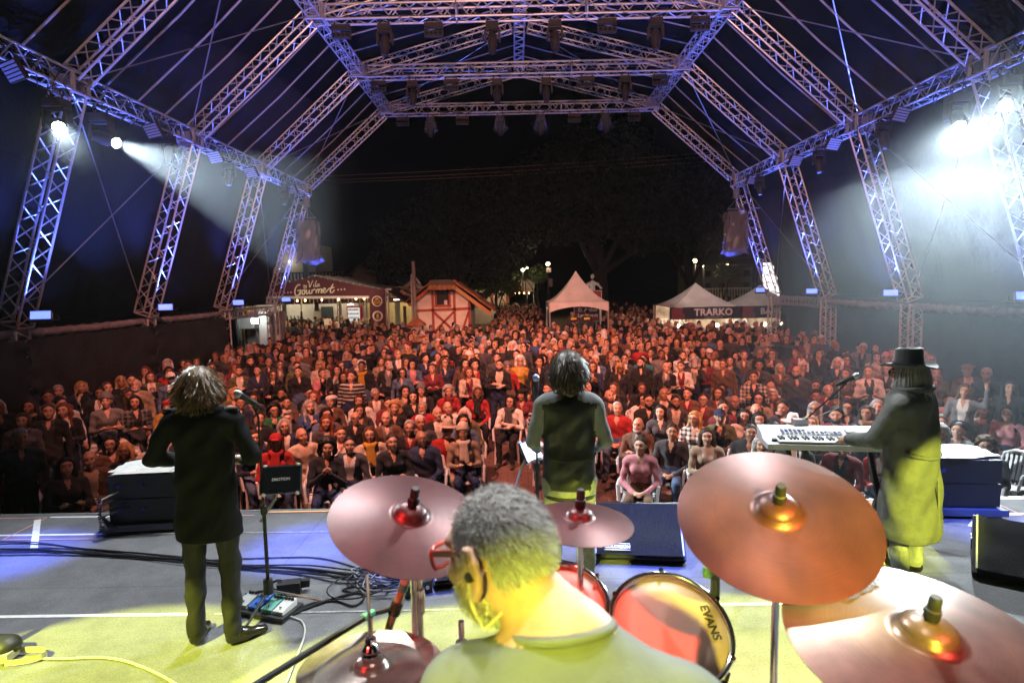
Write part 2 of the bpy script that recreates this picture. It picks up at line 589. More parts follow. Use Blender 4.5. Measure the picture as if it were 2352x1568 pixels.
def truss(name, A, B, w, side, parent, step=None, r=0.023, rb=0.0125, trim=0.0):
    """four chords + zig-zag lattice; side = a vector giving one face direction"""
    A = Vector(A); B = Vector(B)
    d = (B - A).normalized()
    A = A + d * trim; B = B - d * trim
    L = (B - A).length
    s = Vector(side); s = (s - d * s.dot(d)).normalized()
    t = d.cross(s).normalized()
    step = step or w * 1.6
    n = max(2, int(round(L / step)))
    lat = MB()
    cn = [(s * a + t * b) * (w / 2) for a, b in ((-1, -1), (1, -1), (1, 1), (-1, 1))]
    for f in range(4):
        c0, c1 = cn[f], cn[(f + 1) % 4]
        for i in range(n):
            p = A + d * (L * (i + 0.04) / n); q = A + d * (L * (i + 0.5) / n); e = A + d * (L * (i + 0.96) / n)
            lat.tube([p + c0, q + c1], rb, 5, cap=False)
            lat.tube([q + c1, e + c0], rb, 5, cap=False)
    for P in (A, B):
        for f in range(4):
            lat.tube([P + cn[f], P + cn[(f + 1) % 4]], r * 0.95, 5, cap=False)
    joints = max(1, int(L / 3.0))
    for j in range(1, joints):
        P = A + d * (L * j / joints)
        for f in range(4):
            lat.bar(P + cn[f], P + cn[(f + 1) % 4], 0.09, 0.03, up=d)
    o = lat.build(name, M_ALU, parent, smooth='all')
    for c in cn:
        MB().tube([A + c, B + c], r, 8).build('chord', M_ALU, o, smooth=True)
    return o

for n in range(0, 5):
    y = FY[n]
    for s in (-1, 1):
        truss('leg', (s * FA, y, ZF), (s * FB, y, ZB), 0.38, (0, 1, 0), roof, trim=0.12)
        truss('rafter', (s * FB, y, ZB), (s * FC, y, ZC), 0.34, (0, 1, 0), roof, trim=0.2)
        if n >= 1:
            truss('ridge_rafter', (s * FC, y, ZC), (s * 0.12, y, ZR), 0.32, (0, 1, 0), roof, trim=0.16)
        # gusset boxes where the trusses meet
        for X, Z in ((FB, ZB), (FC, ZC)):
            gm = MB()
            for dy in (-0.19, 0.19):
                gm.tube([(s * (X - .2), y + dy, Z - .2), (s * (X + .2), y + dy, Z - .2), (s * (X + .2), y + dy, Z + .16), (s * (X - .2), y + dy, Z + .16)], 0.03, 6, closed=True)
                gm.box((s * X, y + dy * 1.05, Z), (0.22, 0.012, 0.2))
            for dx in (-.2, .2):
                for dz in (-.2, .16):
                    gm.tube([(s * (X + dx), y - .19, Z + dz), (s * (X + dx), y + .19, Z + dz)], 0.03, 6)
            gm.build('corner_box', M_ALU, roof)
        if n >= 1:
            pm = MB()
            for dx in (-.16, .16):
                for dy in (-.16, .16):
                    pm.tube([(s * FA + dx, y + dy, GZ), (s * FA + dx, y + dy, ZF)], 0.025, 6)
            for i in range(9):
                z0 = GZ + (ZF - GZ) * i / 9; z1 = GZ + (ZF - GZ) * (i + .5) / 9; z2 = GZ + (ZF - GZ) * (i + 1) / 9
                for a, b in (((-.16, -.16), (.16, -.16)), ((.16, -.16), (.16, .16)), ((-.16, .16), (.16, .16)), ((-.16, -.16), (-.16, .16))):
                    pm.tube([(s * FA + a[0], y + a[1], z0), (s * FA + b[0], y + b[1], z1)], .013, 5, cap=False)
                    pm.tube([(s * FA + b[0], y + b[1], z1), (s * FA + a[0], y + a[1], z2)], .013, 5, cap=False)
            pm.build('post', M_ALU, roof)
    if n >= 1:
        truss('cross_beam', (-FC, y, ZC - 0.04), (FC, y, ZC - 0.04), 0.33, (0, 0, 1), roof, trim=0.26, step=0.62, r=0.03, rb=0.017)
    if n < 4:
        y2 = FY[n + 1]
        for s in (-1, 1):
            truss('eaves_beam', (s * FB, y, ZB), (s * FB, y2, ZB), 0.32, (0, 0, 1), roof, trim=0.2, step=0.56)
            truss('knee_beam', (s * FC, y, ZC), (s * FC, y2, ZC), 0.30, (0, 0, 1), roof, trim=0.2, step=0.5)
            if n == 3:
                truss('foot_beam', (s * FA, y, ZF - .1), (s * FA, y2, ZF - .1), 0.28, (0, 0, 1), roof, trim=0.15, step=0.3)
            else:
                fb = MB().tube([(s * FA, y, ZF - .06), (s * FA, (y + y2) / 2, ZF - .085), (s * FA, y2, ZF - .06)], 0.085, 10)
                fb.build('foot_beam', mat('rolled tarp edge', (0.30, 0.28, 0.27), 0.7, 0, .3, 6, .4, 20), roof, smooth=True)
                lw = MB()
                for k in range(10):
                    yk = y + 4 * (k + .5) / 10
                    lw.tube([(s * FA + .1 * math.cos(a), yk, ZF - .075 + .1 * math.sin(a)) for a in np.linspace(0, 2 * PI, 9)[:-1]], .008, 4, closed=True)
                lw.build('lacing', M_STRAP, roof)
        truss('ridge_beam', (0, y, ZR), (0, y2, ZR), 0.30, (0, 0, 1), roof, trim=0.17, step=0.5)
        # straps under the vinyl, parallel to the rafters
        for k in (1, 2, 3):
            yk = y + k
            for s in (-1, 1):
                nrm = Vector((s * (ZC - ZB), 0, FB - FC)).normalized() * 0.22
                a = Vector((s * FB, yk, ZB)) + nrm; b = Vector((s * FC, yk, ZC)) + nrm
                MB().tube([a, (a + b) / 2 - nrm * .25, b], 0.021, 6).build('roof_strap', M_STRAP, roof)
                n2 = Vector((s * (ZR - ZC), 0, FC)).normalized() * 0.2
                a = Vector((s * FC, yk, ZC)) + n2; b = Vector((0, yk, ZR + .2))
                MB().tube([a, (a + b) / 2 - n2 * .2, b], 0.018, 6).build('roof_strap', M_STRAP, roof)
        if n in (1, 3):
            for s in (-1, 1):
                for a, b in (((s * FB, y, ZB), (s * FC, y2, ZC)), ((s * FB, y2, ZB + .05), (s * FC, y, ZC + .05)),
                             ((s * FC, y, ZC), (0, y2, ZR)), ((s * FC, y2, ZC + .05), (0, y, ZR + .05)),
                             ((s * FA, y, ZF + .3), (s * FB, y2, ZB)), ((s * FA + s * .04, y2, ZF + .3), (s * FB + s * .04, y, ZB))):
                    MB().tube([a, b], 0.013, 5).build('bracing_wire', M_WIRE, roof)

# vinyl skin: roof panels sag between the straps; each bay its own sheet
def skin(name, P0, P1, y0, y1, out, m, amp, seed, nv=18, nu=34):
    P0 = Vector(P0); P1 = Vector(P1); out = Vector(out).normalized()
    rr = np.random.RandomState(seed)
    ph = rr.rand(6) * 6
    def fn(u, v):
        p = P0.lerp(P1, v)
        y = y0 + (y1 - y0) * u
        sag = -amp * abs(math.sin(PI * (y - y0))) * math.sin(PI * v) * .6
        edge = math.exp(-min(u, 1 - u) * 22)
        wr = edge * 0.045 * math.sin(v * 46 + ph[0] + 3 * math.sin(v * 9 + ph[1])) + 0.018 * math.sin(u * 17 + ph[2]) * math.sin(v * 11 + ph[3])
        q = p + out * (0.26 + sag + wr)
        return (q.x, y, q.z)
    return MB().grid(fn, nu, nv * 3).build(name, m, roof, smooth='all')
for n in range(-1, 4):
    y0, y1 = FY[n], FY[n] + 4
    if n == -1:
        y0 = -5.0
    for s in (-1, 1):
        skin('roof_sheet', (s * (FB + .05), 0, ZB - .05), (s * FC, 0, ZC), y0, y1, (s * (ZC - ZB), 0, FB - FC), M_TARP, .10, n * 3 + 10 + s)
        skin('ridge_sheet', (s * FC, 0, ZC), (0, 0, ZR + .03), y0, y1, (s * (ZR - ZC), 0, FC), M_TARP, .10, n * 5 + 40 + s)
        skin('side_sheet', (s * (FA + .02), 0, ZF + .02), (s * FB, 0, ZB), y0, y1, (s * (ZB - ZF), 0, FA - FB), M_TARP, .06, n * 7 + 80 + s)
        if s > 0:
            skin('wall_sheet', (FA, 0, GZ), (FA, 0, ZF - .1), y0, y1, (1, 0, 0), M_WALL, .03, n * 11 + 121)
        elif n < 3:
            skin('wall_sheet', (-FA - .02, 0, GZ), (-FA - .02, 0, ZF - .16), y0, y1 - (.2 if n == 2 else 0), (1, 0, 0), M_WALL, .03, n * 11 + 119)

# ------------------------------------------------------------------ luminaires
M_FIX = mat('fixture black', (0.045, 0.034, 0.026), 0.42, 0.1, .2, 30)
M_LENS = mat('dark lens', (0.02, 0.02, 0.025), 0.08, 0.0)
M_LIT = mat('lit white lens', (1, 1, 1), .5, emit=(0.93, 1.0, 1.0), estr=70)
M_BLUELIT = mat('lit blue panel', (.2, .3, 1), .5, emit=(0.09, 0.15, 1.0), estr=3.2)
M_CLEAR = mat('clear plastic bag', (0.3, 0.36, 0.5), 0.2, 0, alpha=0.22, bump=1.0, bscale=16)
M_CABLE = mat('black cable', (0.015, 0.015, 0.016), .5)

def mover_proto():
    b = MB(); b.box((0, 0, -.13), (.30, .26, .13)); b.box((0, 0, -.13), (.24, .29, .09))
    y = MB()
    for s in (-1, 1):
        y.prism([(s * .15, -.19), (s * .19, -.23), (s * .20, -.48), (s * .165, -.50), (s * .14, -.46), (s * .14, -.24)], -.07, .07, 'y')
    y.box((0, 0, -.205), (.32, .15, .04))
    cl = []
    for s in (-1, 1):
        c = MB().tube([(s * .1, 0, -.07), (s * .1, 0, .0)], .014, 6)
        c.tube([(s * .1, -.0 + .045 * math.cos(a), .03 + .045 * math.sin(a)) for a in np.linspace(0, 2 * PI, 9)[:-1]], .012, 5, closed=True)
        cl.append(c.mesh('clamp', M_FIX))
    return b.mesh('base', M_FIX), y.mesh('yoke', M_FIX), cl
_mb, _my, _mc = mover_proto()
_hd = MB().lathe([(.0, .16), (.085, .155), (.105, .09), (.115, .0), (.118, -.12), (.10, -.17), (.086, -.30), (.084, -.33), (.06, -.335)], 14)
_mh = _hd.mesh('head', M_FIX, True)
_ml = MB().lathe([(.0, -.334), (.08, -.334)], 14, cap=False).mesh('lens', M_LENS)
_mlit = MB().lathe([(.0, -.338), (.083, -.338)], 16, cap=False).mesh('lens', M_LIT)
_bag = MB().grid(lambda u, v: ((.13 + .15 * v + .02 * math.sin(9 * u * 2 * PI) * v) * math.cos(2 * PI * u), (.13 + .13 * v + .02 * math.cos(7 * u * 2 * PI) * v) * math.sin(2 * PI * u), -.08 - .50 * v + .02 * math.sin(5 * u * 2 * PI) * v), 40, 10).mesh('rain_cover', M_CLEAR, 'all')

def mover(x, y, z, label, aim=None, lit=False, bag=False, sc=1.0):
    t = thing('moving_head_light', label, 'stage light', (x, y, z), 0, 'moving head lights hung on the trusses')
    t.scale = (sc, sc, sc)
    link('base', _mb, t); link('yoke', _my, t); [link('clamp', q, t) for q in _mc]
    h = link('head', _mh, t, (0, 0, -.45))
    if aim is not None:
        dr = Vector(aim) - Vector((x, y, z - .45 * sc))
        h.rotation_euler = dr.to_track_quat('-Z', 'Y').to_euler()
    else:
        h.rotation_euler = (math.radians(-14), 0, 0)
    link('lens', _mlit if lit else _ml, h)
    if bag:
        link('rain_cover', _bag, t)
    return t
ORD = ['first', 'second', 'third', 'fourth', 'fifth', 'sixth', 'seventh', 'eighth', 'ninth', 'tenth', 'eleventh', 'twelfth', 'thirteenth', 'fourteenth', 'fifteenth', 'sixteenth', 'seventeenth', 'eighteenth', 'nineteenth', 'twentieth']
TRN = {2: 'upper', 3: 'middle', 4: 'lower'}
for n in (2, 3, 4):
    for i, x in enumerate((-3.27, -.71, .78, 3.17)):
        mover(x, FY[n], ZC - .25, ('black moving head light in a clear rain cover, %s from left on lower cross beam' if n == 4 else 'unlit black moving head light, %s from left on ' + TRN[n] + ' cross beam') % ORD[i], bag=(n == 4), sc=1.0)
    for i, x in enumerate((-4.3, -2.1, 2.02, 4.22)):
        t = thing('blinder_light', 'black two-row blinder lamp bar, %s from left on %s cross beam' % (ORD[i], TRN[n]), 'stage light', (x, FY[n], ZC - .24), 0, 'blinder bars on the cross beams')
        MB().box((0, 0, -.10), (.44, .12, .11)).build('housing', M_FIX, t)
        MB().box((0, -.02, -.30), (.44, .12, .12)).build('housing', M_FIX, t)
        for s in (-.16, .16):
            MB().tube([(s, 0, -.05), (s, 0, .03)], .014, 6).build('hook', M_FIX, t)
        for s in (-.22, .22):
            MB().box((s, 0, -.2), (.014, .05, .24)).build('bracket', M_FIX, t)
        for j in range(4):
            MB().lathe([(0, 0), (.042, .004)], 10, (-.16 + .107 * j, -.085, -.30), Matrix.Rotation(PI / 2, 3, 'X')).build('lens', M_LENS, t)

# lit profile movers on the eaves beams
A1 = (0.4, 2.6, 1.0)
for x, y, z, aim, e, an, lab in ((-8.0, 10.62, 5.56, (-1.4, 2.0, 1.6), 3200, 17, 'glaring white moving head light on left eaves beam beside the near leg'),
                             (-8.0, 11.75, 5.62, (1.6, 8.4, 1.2), 13000, 27, 'lit white moving head light on left eaves beam throwing a visible beam'),
                             (8.02, 10.62, 5.58, (1.2, 1.6, 1.6), 2200, 24, 'glaring white moving head light on right eaves beam in thick haze'),
                             (8.02, 11.75, 5.64, (4.6, 4.6, -0.4), 6300, 58, 'lit white moving head light on right eaves beam lighting the haze below')):
    m = mover(x, y, z, lab, aim=aim, lit=True, sc=1.1)
    h = Vector((x, y, z - .495)); d = (Vector(aim) - h).normalized()
    spot('beam', h + d * .40, aim, e, WHITE, an, .12, .07)
# unlit movers and LED panels along the eaves
for s, nm in ((-1, 'left'), (1, 'right')):
    for i, y in enumerate((14.0, 16.9, 20.9)):
        mover(s * 8.0, y, ZB - .2, 'unlit moving head light under the %s eaves beam, %s from stage' % (nm, ORD[i]), sc=.85)
    for i, y in enumerate((9.6, 13.2, 15.9, 18.0, 21.2)):
        t = thing('led_panel_light', 'small grid blinder panel on the %s eaves beam, %s from stage' % (nm, ORD[i]), 'stage light', (s * 7.86, y, ZB - .3), s * .5, 'grid panels along the eaves')
        MB().box((0, 0, 0), (.5, .06, .30), Matrix.Rotation(.5, 3, 'X')).build('housing', M_FIX, t)
        ln = MB()
        for a in range(8):
            for b in range(5):
                ln.box(Matrix.Rotation(.5, 3, 'X') @ Vector((-.2 + .057 * a, -.034, -.11 + .055 * b)), (.042, .008, .036), Matrix.Rotation(.5, 3, 'X'))
        ln.build('lens_grid', mat('pale reflector', (.5, .5, .55), .3), t)
    # cable loom lying on the eaves beam
    rr = random.Random(5 + s)
    lm = MB()
    for k in range(6):
        ox, oz = rr.uniform(-.12, .12), rr.uniform(.12, .2)
        lm.tube([(s * 8.07 + ox + rr.uniform(-.07, .07), 7.2 + .5 * i, ZB + oz + rr.uniform(-.06, .05)) for i in range(32)], .016, 5)
    for k in range(26):
        y = rr.uniform(7.4, 22.8)
        lm.tube([(s * 7.95 + rr.uniform(-.1, .1), y + .1 * q + rr.uniform(-.05, .05), ZB + .1 - .5 * math.sin(PI * q / 6) * rr.uniform(.6, 1)) for q in range(7)], .009, 4)
    tag(lm.build('cable_loom', M_CABLE), 'tangled black cable loom along the %s eaves beam' % nm, 'cable', 'cable looms on the trusses')
    # blue floods at the feet of the legs
    for i, n in enumerate((1, 2, 3, 4)):
        t = thing('flood_light', 'lit blue floodlight at the foot of %s leg on the %s, counted from stage' % (ORD[i], nm), 'flood light', (s * 8.97, FY[n], 1.82), 0, 'blue floodlights at the leg feet')
        R = Matrix.Rotation(s * -.5, 3, 'Z') @ Matrix.Rotation(math.radians(62), 3, 'X')
        MB().box(R @ Vector((0, 0, -.02)), (.34, .19, .10), R).build('housing', M_FIX, t)
        MB().box(R @ Vector((0, 0, .034)), (.30, .155, .006), R).build('lit_panel', M_BLUELIT, t)
        MB().tube([R @ Vector((-.25, 0, -.02)), R @ Vector((-.25, 0, -.18)), R @ Vector((.25, 0, -.18)), R @ Vector((.25, 0, -.02))], .012, 5).build('bracket', M_FIX, t)
        p = Vector((s * 8.90, FY[n] - .12, 1.90))
        spot('blue_flood', p, (s * 5.8, FY[n] - 1.6, 8.4), 2800, BLUE, 84, .7, .12)
for n in (2, 3, 4):
    rr = random.Random(60 + n)
    lm = MB()
    for k in range(4):
        lm.tube([(-4.6 + .25 * i, FY[n] - .15 + rr.uniform(-.05, .05), ZC - .17 + rr.uniform(-.06, .05)) for i in range(37)], .013, 5)
    tag(lm.build('cable_loom', M_CABLE), 'black cables taped along the %s cross beam' % TRN[n], 'cable', 'cable looms on the trusses')

# speakers wrapped in plastic, hung beside the outer legs
for s, nm in ((-1, 'left'), (1, 'right')):
    t = thing('hanging_speaker', 'hanging loudspeaker wrapped in clear plastic beside far %s leg' % nm, 'loudspeaker', (s * 7.83, 22.6, 3.2), 0, 'wrapped speakers hung from the eaves')
    for k in range(4):
        MB().box((0, .02 * k, .22 + .34 * k), (.62, .5, .32), Matrix.Rotation(.05 * (2 - k), 3, 'X')).build('cabinet', M_BLK, t)
    def bagf(u, v, s=s):
        a = 2 * PI * u
        w = .40 + .03 * math.sin(a * 5 + v * 7) + .02 * math.sin(a * 9 - v * 13) + (.06 if v < .08 else 0)
        return (w * math.copysign(abs(math.cos(a)) ** .6, math.cos(a)), .8 * w * math.copysign(abs(math.sin(a)) ** .6, math.sin(a)), -.05 + 1.55 * v + .05 * math.sin(3 * a) * (1 - v))
    MB().grid(bagf, 48, 22).build('plastic_wrap', mat('wrinkled plastic wrap', (0.30, 0.34, 0.46), .2, 0, alpha=.5, bump=1, bscale=9), t, smooth='all')
    rg = MB(); rg.tube([(-.3, 0, 1.6), (.3, 0, 1.6)], .03, 6); rg.tube([(0, 0, 1.6), (0, 0, 2.5)], .015, 6); rg.tube([(-.3, 0, 1.6), (0, 0, 1.95), (.3, 0, 1.6)], .012, 5)
    rg.lathe([(0, .2), (.12, .15), (.12, -.15), (0, -.2)], 10, (0, 0, 2.15))
    rg.tube([(-.6 * -s, 0, 1.62), (s * .9, 0, 1.62)], .02, 6)
    rg.build('rigging', M_WIRE, t)
# ------------------------------------------------------------------ the square beyond the roof
def point(name, loc, e, col=(1, .72, .42), r=.1):
    l = bpy.data.lights.new(name, 'POINT'); l.energy = e; l.color = col; l.shadow_soft_size = r
    o = bpy.data.objects.new(name, l); COL.objects.link(o); o.location = loc
    return o
M_BORD = mat('maroon vinyl', (0.095, 0.016, 0.020), .55, noise=.15, scale=2)
M_CREAM = mat('cream lettering', (0.86, 0.84, 0.66), .5)
M_WHT = mat('white paint', (0.78, 0.76, 0.72), .6, noise=.12, scale=3)
M_CANV = mat('white canvas', (0.72, 0.69, 0.66), .6, noise=.12, scale=2, bump=.3, bscale=6)
M_CANVG = mat('grey canvas', (0.50, 0.48, 0.46), .6, noise=.15, scale=2, bump=.3, bscale=6)
M_STEEL = mat('galvanised steel', (0.5, 0.48, 0.46), .45, .5)
M_WOODD = mat('dark timber', (0.06, 0.035, 0.022), .7, noise=.3, scale=9)
M_BULB = mat('warm bulb', (1, .8, .5), .4, emit=(1, .55, .2), estr=22)
M_LED = mat('lit disc lamp', (1, .9, .7), .4, emit=(1, .85, .55), estr=10)
M_PAPER = mat('paper notice', (0.7, 0.66, 0.62), .8, noise=.1, scale=20)
M_TERRA = mat('terracotta tile', (0.30, 0.12, 0.055), .75, noise=.4, scale=4, bump=.3, bscale=30)
M_TIMB = mat('red half-timber beam', (0.33, 0.055, 0.03), .65, noise=.2, scale=10)
M_PLAST = mat('cream plaster', (0.66, 0.58, 0.50), .85, noise=.12, scale=3, bump=.2, bscale=25)

def strokes(mb, pts_list, f, w, y, mi=0):
    for pts in pts_list:
        P = [Vector((f(p)[0], y, f(p)[1])) for p in pts]
        # smooth the polyline
        Q = []
        for i in range(len(P) - 1):
            p0 = P[max(i - 1, 0)]; p1 = P[i]; p2 = P[i + 1]; p3 = P[min(i + 2, len(P) - 1)]
            for k in range(4):
                t = k / 4
                Q.append(0.5 * ((2 * p1) + (p2 - p0) * t + (2 * p0 - 5 * p1 + 4 * p2 - p3) * t * t + (3 * p1 - p0 - 3 * p2 + p3) * t ** 3))
        Q.append(P[-1])
        mb.tube(Q, w, 6, mi)

def star(mb, cx, cz, r, y, mi=0):
    pts = [(cx + (r if k % 2 == 0 else r * .42) * math.sin(PI * k / 5), cz + (r if k % 2 == 0 else r * .42) * math.cos(PI * k / 5)) for k in range(10)]
    mb.prism(pts, y, y + .01, 'y', mi)

# --- food pavilion with the maroon gable
PX, PY, PZ = -10.14, 30.0, 2.86
pav = thing('food_pavilion', 'large tent pavilion with maroon gable reading Vila Gourmet over the food court', 'pavilion')
MB().prism([(PX - 3.6, 1.90), (PX - 3.6, 2.06), (PX, PZ), (PX + 3.6, 2.06), (PX + 3.6, 1.78)], PY, PY + .04, 'y').build('gable_banner', M_BORD, pav)
for s in (-1, 1):
    MB().grid(lambda u, v: (PX + s * (3.7 * u), PY - .05 + 7.5 * v, PZ + .02 - .80 * u - .10 * math.sin(PI * u) + .03 * math.sin(v * 25)), 10, 14).build('roof_sheet', M_CANVG, pav, smooth='all')
MB().bar((PX - 3.6, PY - .03, 1.86), (PX + 3.6, PY - .03, 1.74), .09, .12).build('eaves_rail', M_WHT, pav)
for x in (PX - 3.6, PX + 3.6, PX - 1.9, PX + .1, PX + 1.6):
    MB().tube([(x, PY + (.05 if abs(x - PX) > 3 else 3.5), GZ), (x, PY + (.05 if abs(x - PX) > 3 else 3.5), 2.0)], .05, 8).build('post', M_STEEL, pav)
MB().box((PX + 3.68, PY, 2.06), (.22, .2, .22)).build('corner_cap', M_WHT, pav)
sg = .00251
fz = lambda p: (PX + (p[0] - 790) * sg, PZ - (p[1] - 215) * sg)
lt = MB()
strokes(lt, [[(520, 400), (490, 385), (440, 430), (412, 500), (415, 570), (450, 597), (490, 570), (515, 525), (522, 498)], [(462, 505), (500, 495), (542, 492)], [(520, 500), (512, 560), (500, 592)],
             [(590, 490), (560, 505), (548, 545), (565, 575), (590, 570), (605, 535), (600, 500), (588, 490)], [(600, 510), (625, 505), (645, 490)],
             [(645, 490), (632, 540), (642, 570), (672, 555), (700, 490)], [(700, 490), (690, 540), (705, 565), (735, 545)],
             [(752, 488), (747, 530), (738, 565)], [(747, 530), (765, 495), (800, 480), (806, 500)],
             [(835, 490), (822, 560)], [(824, 540), (850, 490), (875, 480), (882, 500), (868, 557)], [(870, 540), (900, 485), (930, 478), (937, 500), (925, 548), (948, 550)],
             [(958, 520), (1000, 500), (1012, 475), (992, 462), (965, 490), (962, 530), (985, 552), (1030, 530), (1085, 470)],
             [(1170, 385), (1130, 450), (1105, 520), (1115, 552), (1150, 545), (1188, 500)], [(1085, 470), (1187, 452)]], fz, .030, PY - .02)
strokes(lt, [[(672, 335), (690, 320), (700, 360), (705, 440), (735, 390), (765, 325), (782, 312)], [(792, 380), (785, 425), (802, 432), (825, 410)], [(798, 350), (802, 353)], [(850, 312), (835, 340), (825, 400), (830, 430), (850, 422)],
             [(890, 375), (865, 385), (855, 415), (870, 428), (890, 400), (895, 375)], [(897, 375), (890, 420), (910, 410)],
             [(580, 405), (600, 400), (625, 410), (650, 402)], [(585, 425), (610, 420), (635, 428), (650, 422)], [(592, 440), (600, 458), (635, 458), (642, 440)]], fz, .018, PY - .02)
for cx, cy in ((213, 540), (275, 535), (337, 532), (1262, 497), (1325, 495), (1388, 492)):
    star(lt, *fz((cx, cy)), .055, PY - .03)
lt.build('lettering', M_CREAM, pav)
ib = MB()
for k in range(46):
    ib.box((PX - 3.5 + 7.0 * k / 45, PY - .06, 2.10 + .75 * (1 - abs(-1 + 2 * k / 45)) if k % 2 else 1.83 - .12 * k / 45), (.02, .02, .02))
ib.build('rope_light', mat('fairy light', (1, .95, .9), .4, emit=(1, .9, .8), estr=1.6), pav)
bl = MB()
for k, px in enumerate((430, 590, 917, 1246, 1586, 1748, 1914)):
    x, z = fz((px, 700 - k * 4))
    bl.lathe([(0, -.05), (.035, -.03), (.04, 0), (.02, .045), (.012, .07)], 8, (x, PY + .1, z))
bl.build('festoon_bulbs', M_BULB, pav)
dr = MB()
for k in range(34):
    x = PX - 3.3 + .19 * k
    if x < PX + 2.8:
        dr.tube([(x, PY + .05, 1.76), (x, PY + .05, 1.76 - .12 - .35 * ((k * 7) % 5) / 5)], .006, 4)
dr.build('icicle_lights', mat('icicle wire', (.5, .45, .4), .5, emit=(1, .7, .4), estr=.25), pav)
point('festoon_glow', (PX + 2.3, PY + .35, 1.62), 60)
point('festoon_glow', (PX - 1.0, PY + .35, 1.60), 45)
spot('sign_fill', (-4.5, 22.6, 5.6), (-9.3, 30, 1.9), 2400, (1, .74, .52), 34, .7, .1)  # fill spot added to brighten the gable lettering, no fixture there
pl = thing('banner_pillar', 'tall maroon banner pillar with three round food logos', 'banner', (PX + 3.16, PY - .35, GZ))
MB().box((0, 0, 1.56), (.74, .10, 3.1)).build('panel', M_BORD, pl)
MB().tube([(.42, .0, 0), (.42, 0, 3.2)], .03, 6).build('pole', M_STEEL, pl)
M_ORG = mat('orange print', (.75, .33, .05), .5); M_YLW = mat('yellow print', (.85, .60, .06), .5); M_REDP = mat('red print', (.70, .05, .03), .5); M_INK = mat('black print', (.02, .02, .02), .5)
RX = Matrix.Rotation(PI / 2, 3, 'X')
for zc, ring, inn in ((2.70, M_WHT, M_INK), (1.98, M_WHT, M_REDP), (1.26, M_YLW, M_INK)):
    b = MB().lathe([(0, 0), (.255, 0), (.255, .012)], 28, (0, -.053, zc), RX).build('badge', ring, pl)
    sc = MB()
    for k in range(20):
        a = 2 * PI * k / 20
        sc.lathe([(0, .016), (.035, .016)], 8, (.185 * math.cos(a), -.053, zc + .185 * math.sin(a)), RX)
    if ring is M_WHT and inn is M_INK:
        sc.lathe([(0, .016), (.19, .016)], 24, (0, -.053, zc), RX)
    else:
        sc = MB().lathe([(0, .016), (.205 if inn is M_INK else .17, .016)], 28, (0, -.053, zc), RX)
    sc.build('badge_field', inn, b)
    if zc > 2.5:
        MB().box((0, -.075, zc - .07), (.36, .006, .11)).build('ribbon', M_ORG, b)
        lettering('PIZZA', (0, -.082, zc - .07), (PI / 2, 0, 0), .10, M_INK, b, bold=.004)
        lettering('MASSA CHEF', (0, -.075, zc + .03), (PI / 2, 0, 0), .055, M_ORG, b, bold=.002)
        MB().prism([(-.07, zc + .07), (.07, zc + .07), (.09, zc + .13), (.04, zc + .16), (0, zc + .14), (-.05, zc + .16), (-.09, zc + .12)], -.08, -.073, 'y').build('emblem', M_ORG, b)
    elif zc > 1.5:
        lettering('BURGER', (0, -.075, zc + .215), (PI / 2, 0, 0), .04, M_REDP, b)
        MB().prism([(-.06, zc - .1), (.06, zc - .1), (.06, zc + .06), (.03, zc + .1), (-.03, zc + .09), (-.06, zc + .06)], -.08, -.073, 'y').build('emblem', M_YLW, b)
    else:
        lettering('DIVINO', (0, -.075, zc + .13), (PI / 2, 0, 0), .085, M_CREAM, b, bold=.003)
        lettering('PASTEL', (0, -.075, zc - .15), (PI / 2, 0, 0), .075, M_YLW, b, bold=.003)
        MB().prism([(-.10, zc - .07), (.08, zc - .09), (.10, zc + .05), (-.07, zc + .08)], -.08, -.073, 'y').build('emblem', M_YLW, b)

# --- food hall behind the pavilion
hall = thing('food_hall', 'low food hall with scalloped gables and lit shop counters', 'building', (0, 0, 0))
HY = 37.5
MB().box((-12.5, HY + 3.2, .55), (13.6, .15, 3.4)).build('back_wall', mat('shop wall white', (.75, .73, .68), .7), hall)
MB().box((-12.5, HY + .1, 1.45), (13.6, .2, .32)).build('fascia', M_BORD, hall)
MB().box((-12.5, HY + 1.7, 1.72), (13.6, 3.4, .08)).build('ceiling', M_WOODD, hall)
for i, x in enumerate((-16.2, -12.8, -9.4, -6.6)):
    w = 1.7
    MB().prism([(x - w, 1.62), (x, 2.62), (x + w, 1.62), (x, 2.35)], HY - .02, HY + .04, 'y').build('gable_trim', mat('gable trim', (.34, .30, .26), .7), hall)
    MB().prism([(x - w + .1, 1.62), (x, 2.4), (x + w - .1, 1.62)], HY + .06, HY + .12, 'y').build('gable_board', mat('gable board', (.10, .03, .03), .7, noise=.3, scale=6), hall)
    sc = MB()
    for k in range(16):
        for s in (-1, 1):
            t = (k + .5) / 16
            sc.lathe([(0, 0), (.055, 0), (.055, .02)], 8, (x + s * w * (1 - t), HY - .03, 1.60 + .76 * t), RX)
    sc.build('scallops', MATS['gable trim'], hall)
    MB().box((x - w, HY + .0, .2), (.2, .22, 2.7)).build('column', mat('column grey', (.25, .23, .21), .7), hall)
bays = [(-16.6, 1.6, (.85, .86, .85)), (-14.6, 2.2, (.82, .84, .85)), (-11.9, 2.6, (.85, .86, .86)), (-9.1, 1.8, (.80, .70, .42)), (-7.0, 1.7, (.80, .68, .36))]
for i, (x, w, c) in enumerate(bays):
    MB().box((x, HY + 2.6, .3), (w, .06, 2.3)).build('bay_wall', mat('bay wall %d' % i, c, .6, noise=.06, scale=4), hall)
    MB().box((x, HY + .7, -.62), (w, .5, 1.0)).build('counter', M_WOODD, hall)
    point('shop_lamp', (x, HY + 1.3, 1.45), 42 if i in (2, 1) else 34, (1, .80, .52) if i in (0, 1, 2) else (1, .75, .36), .25)
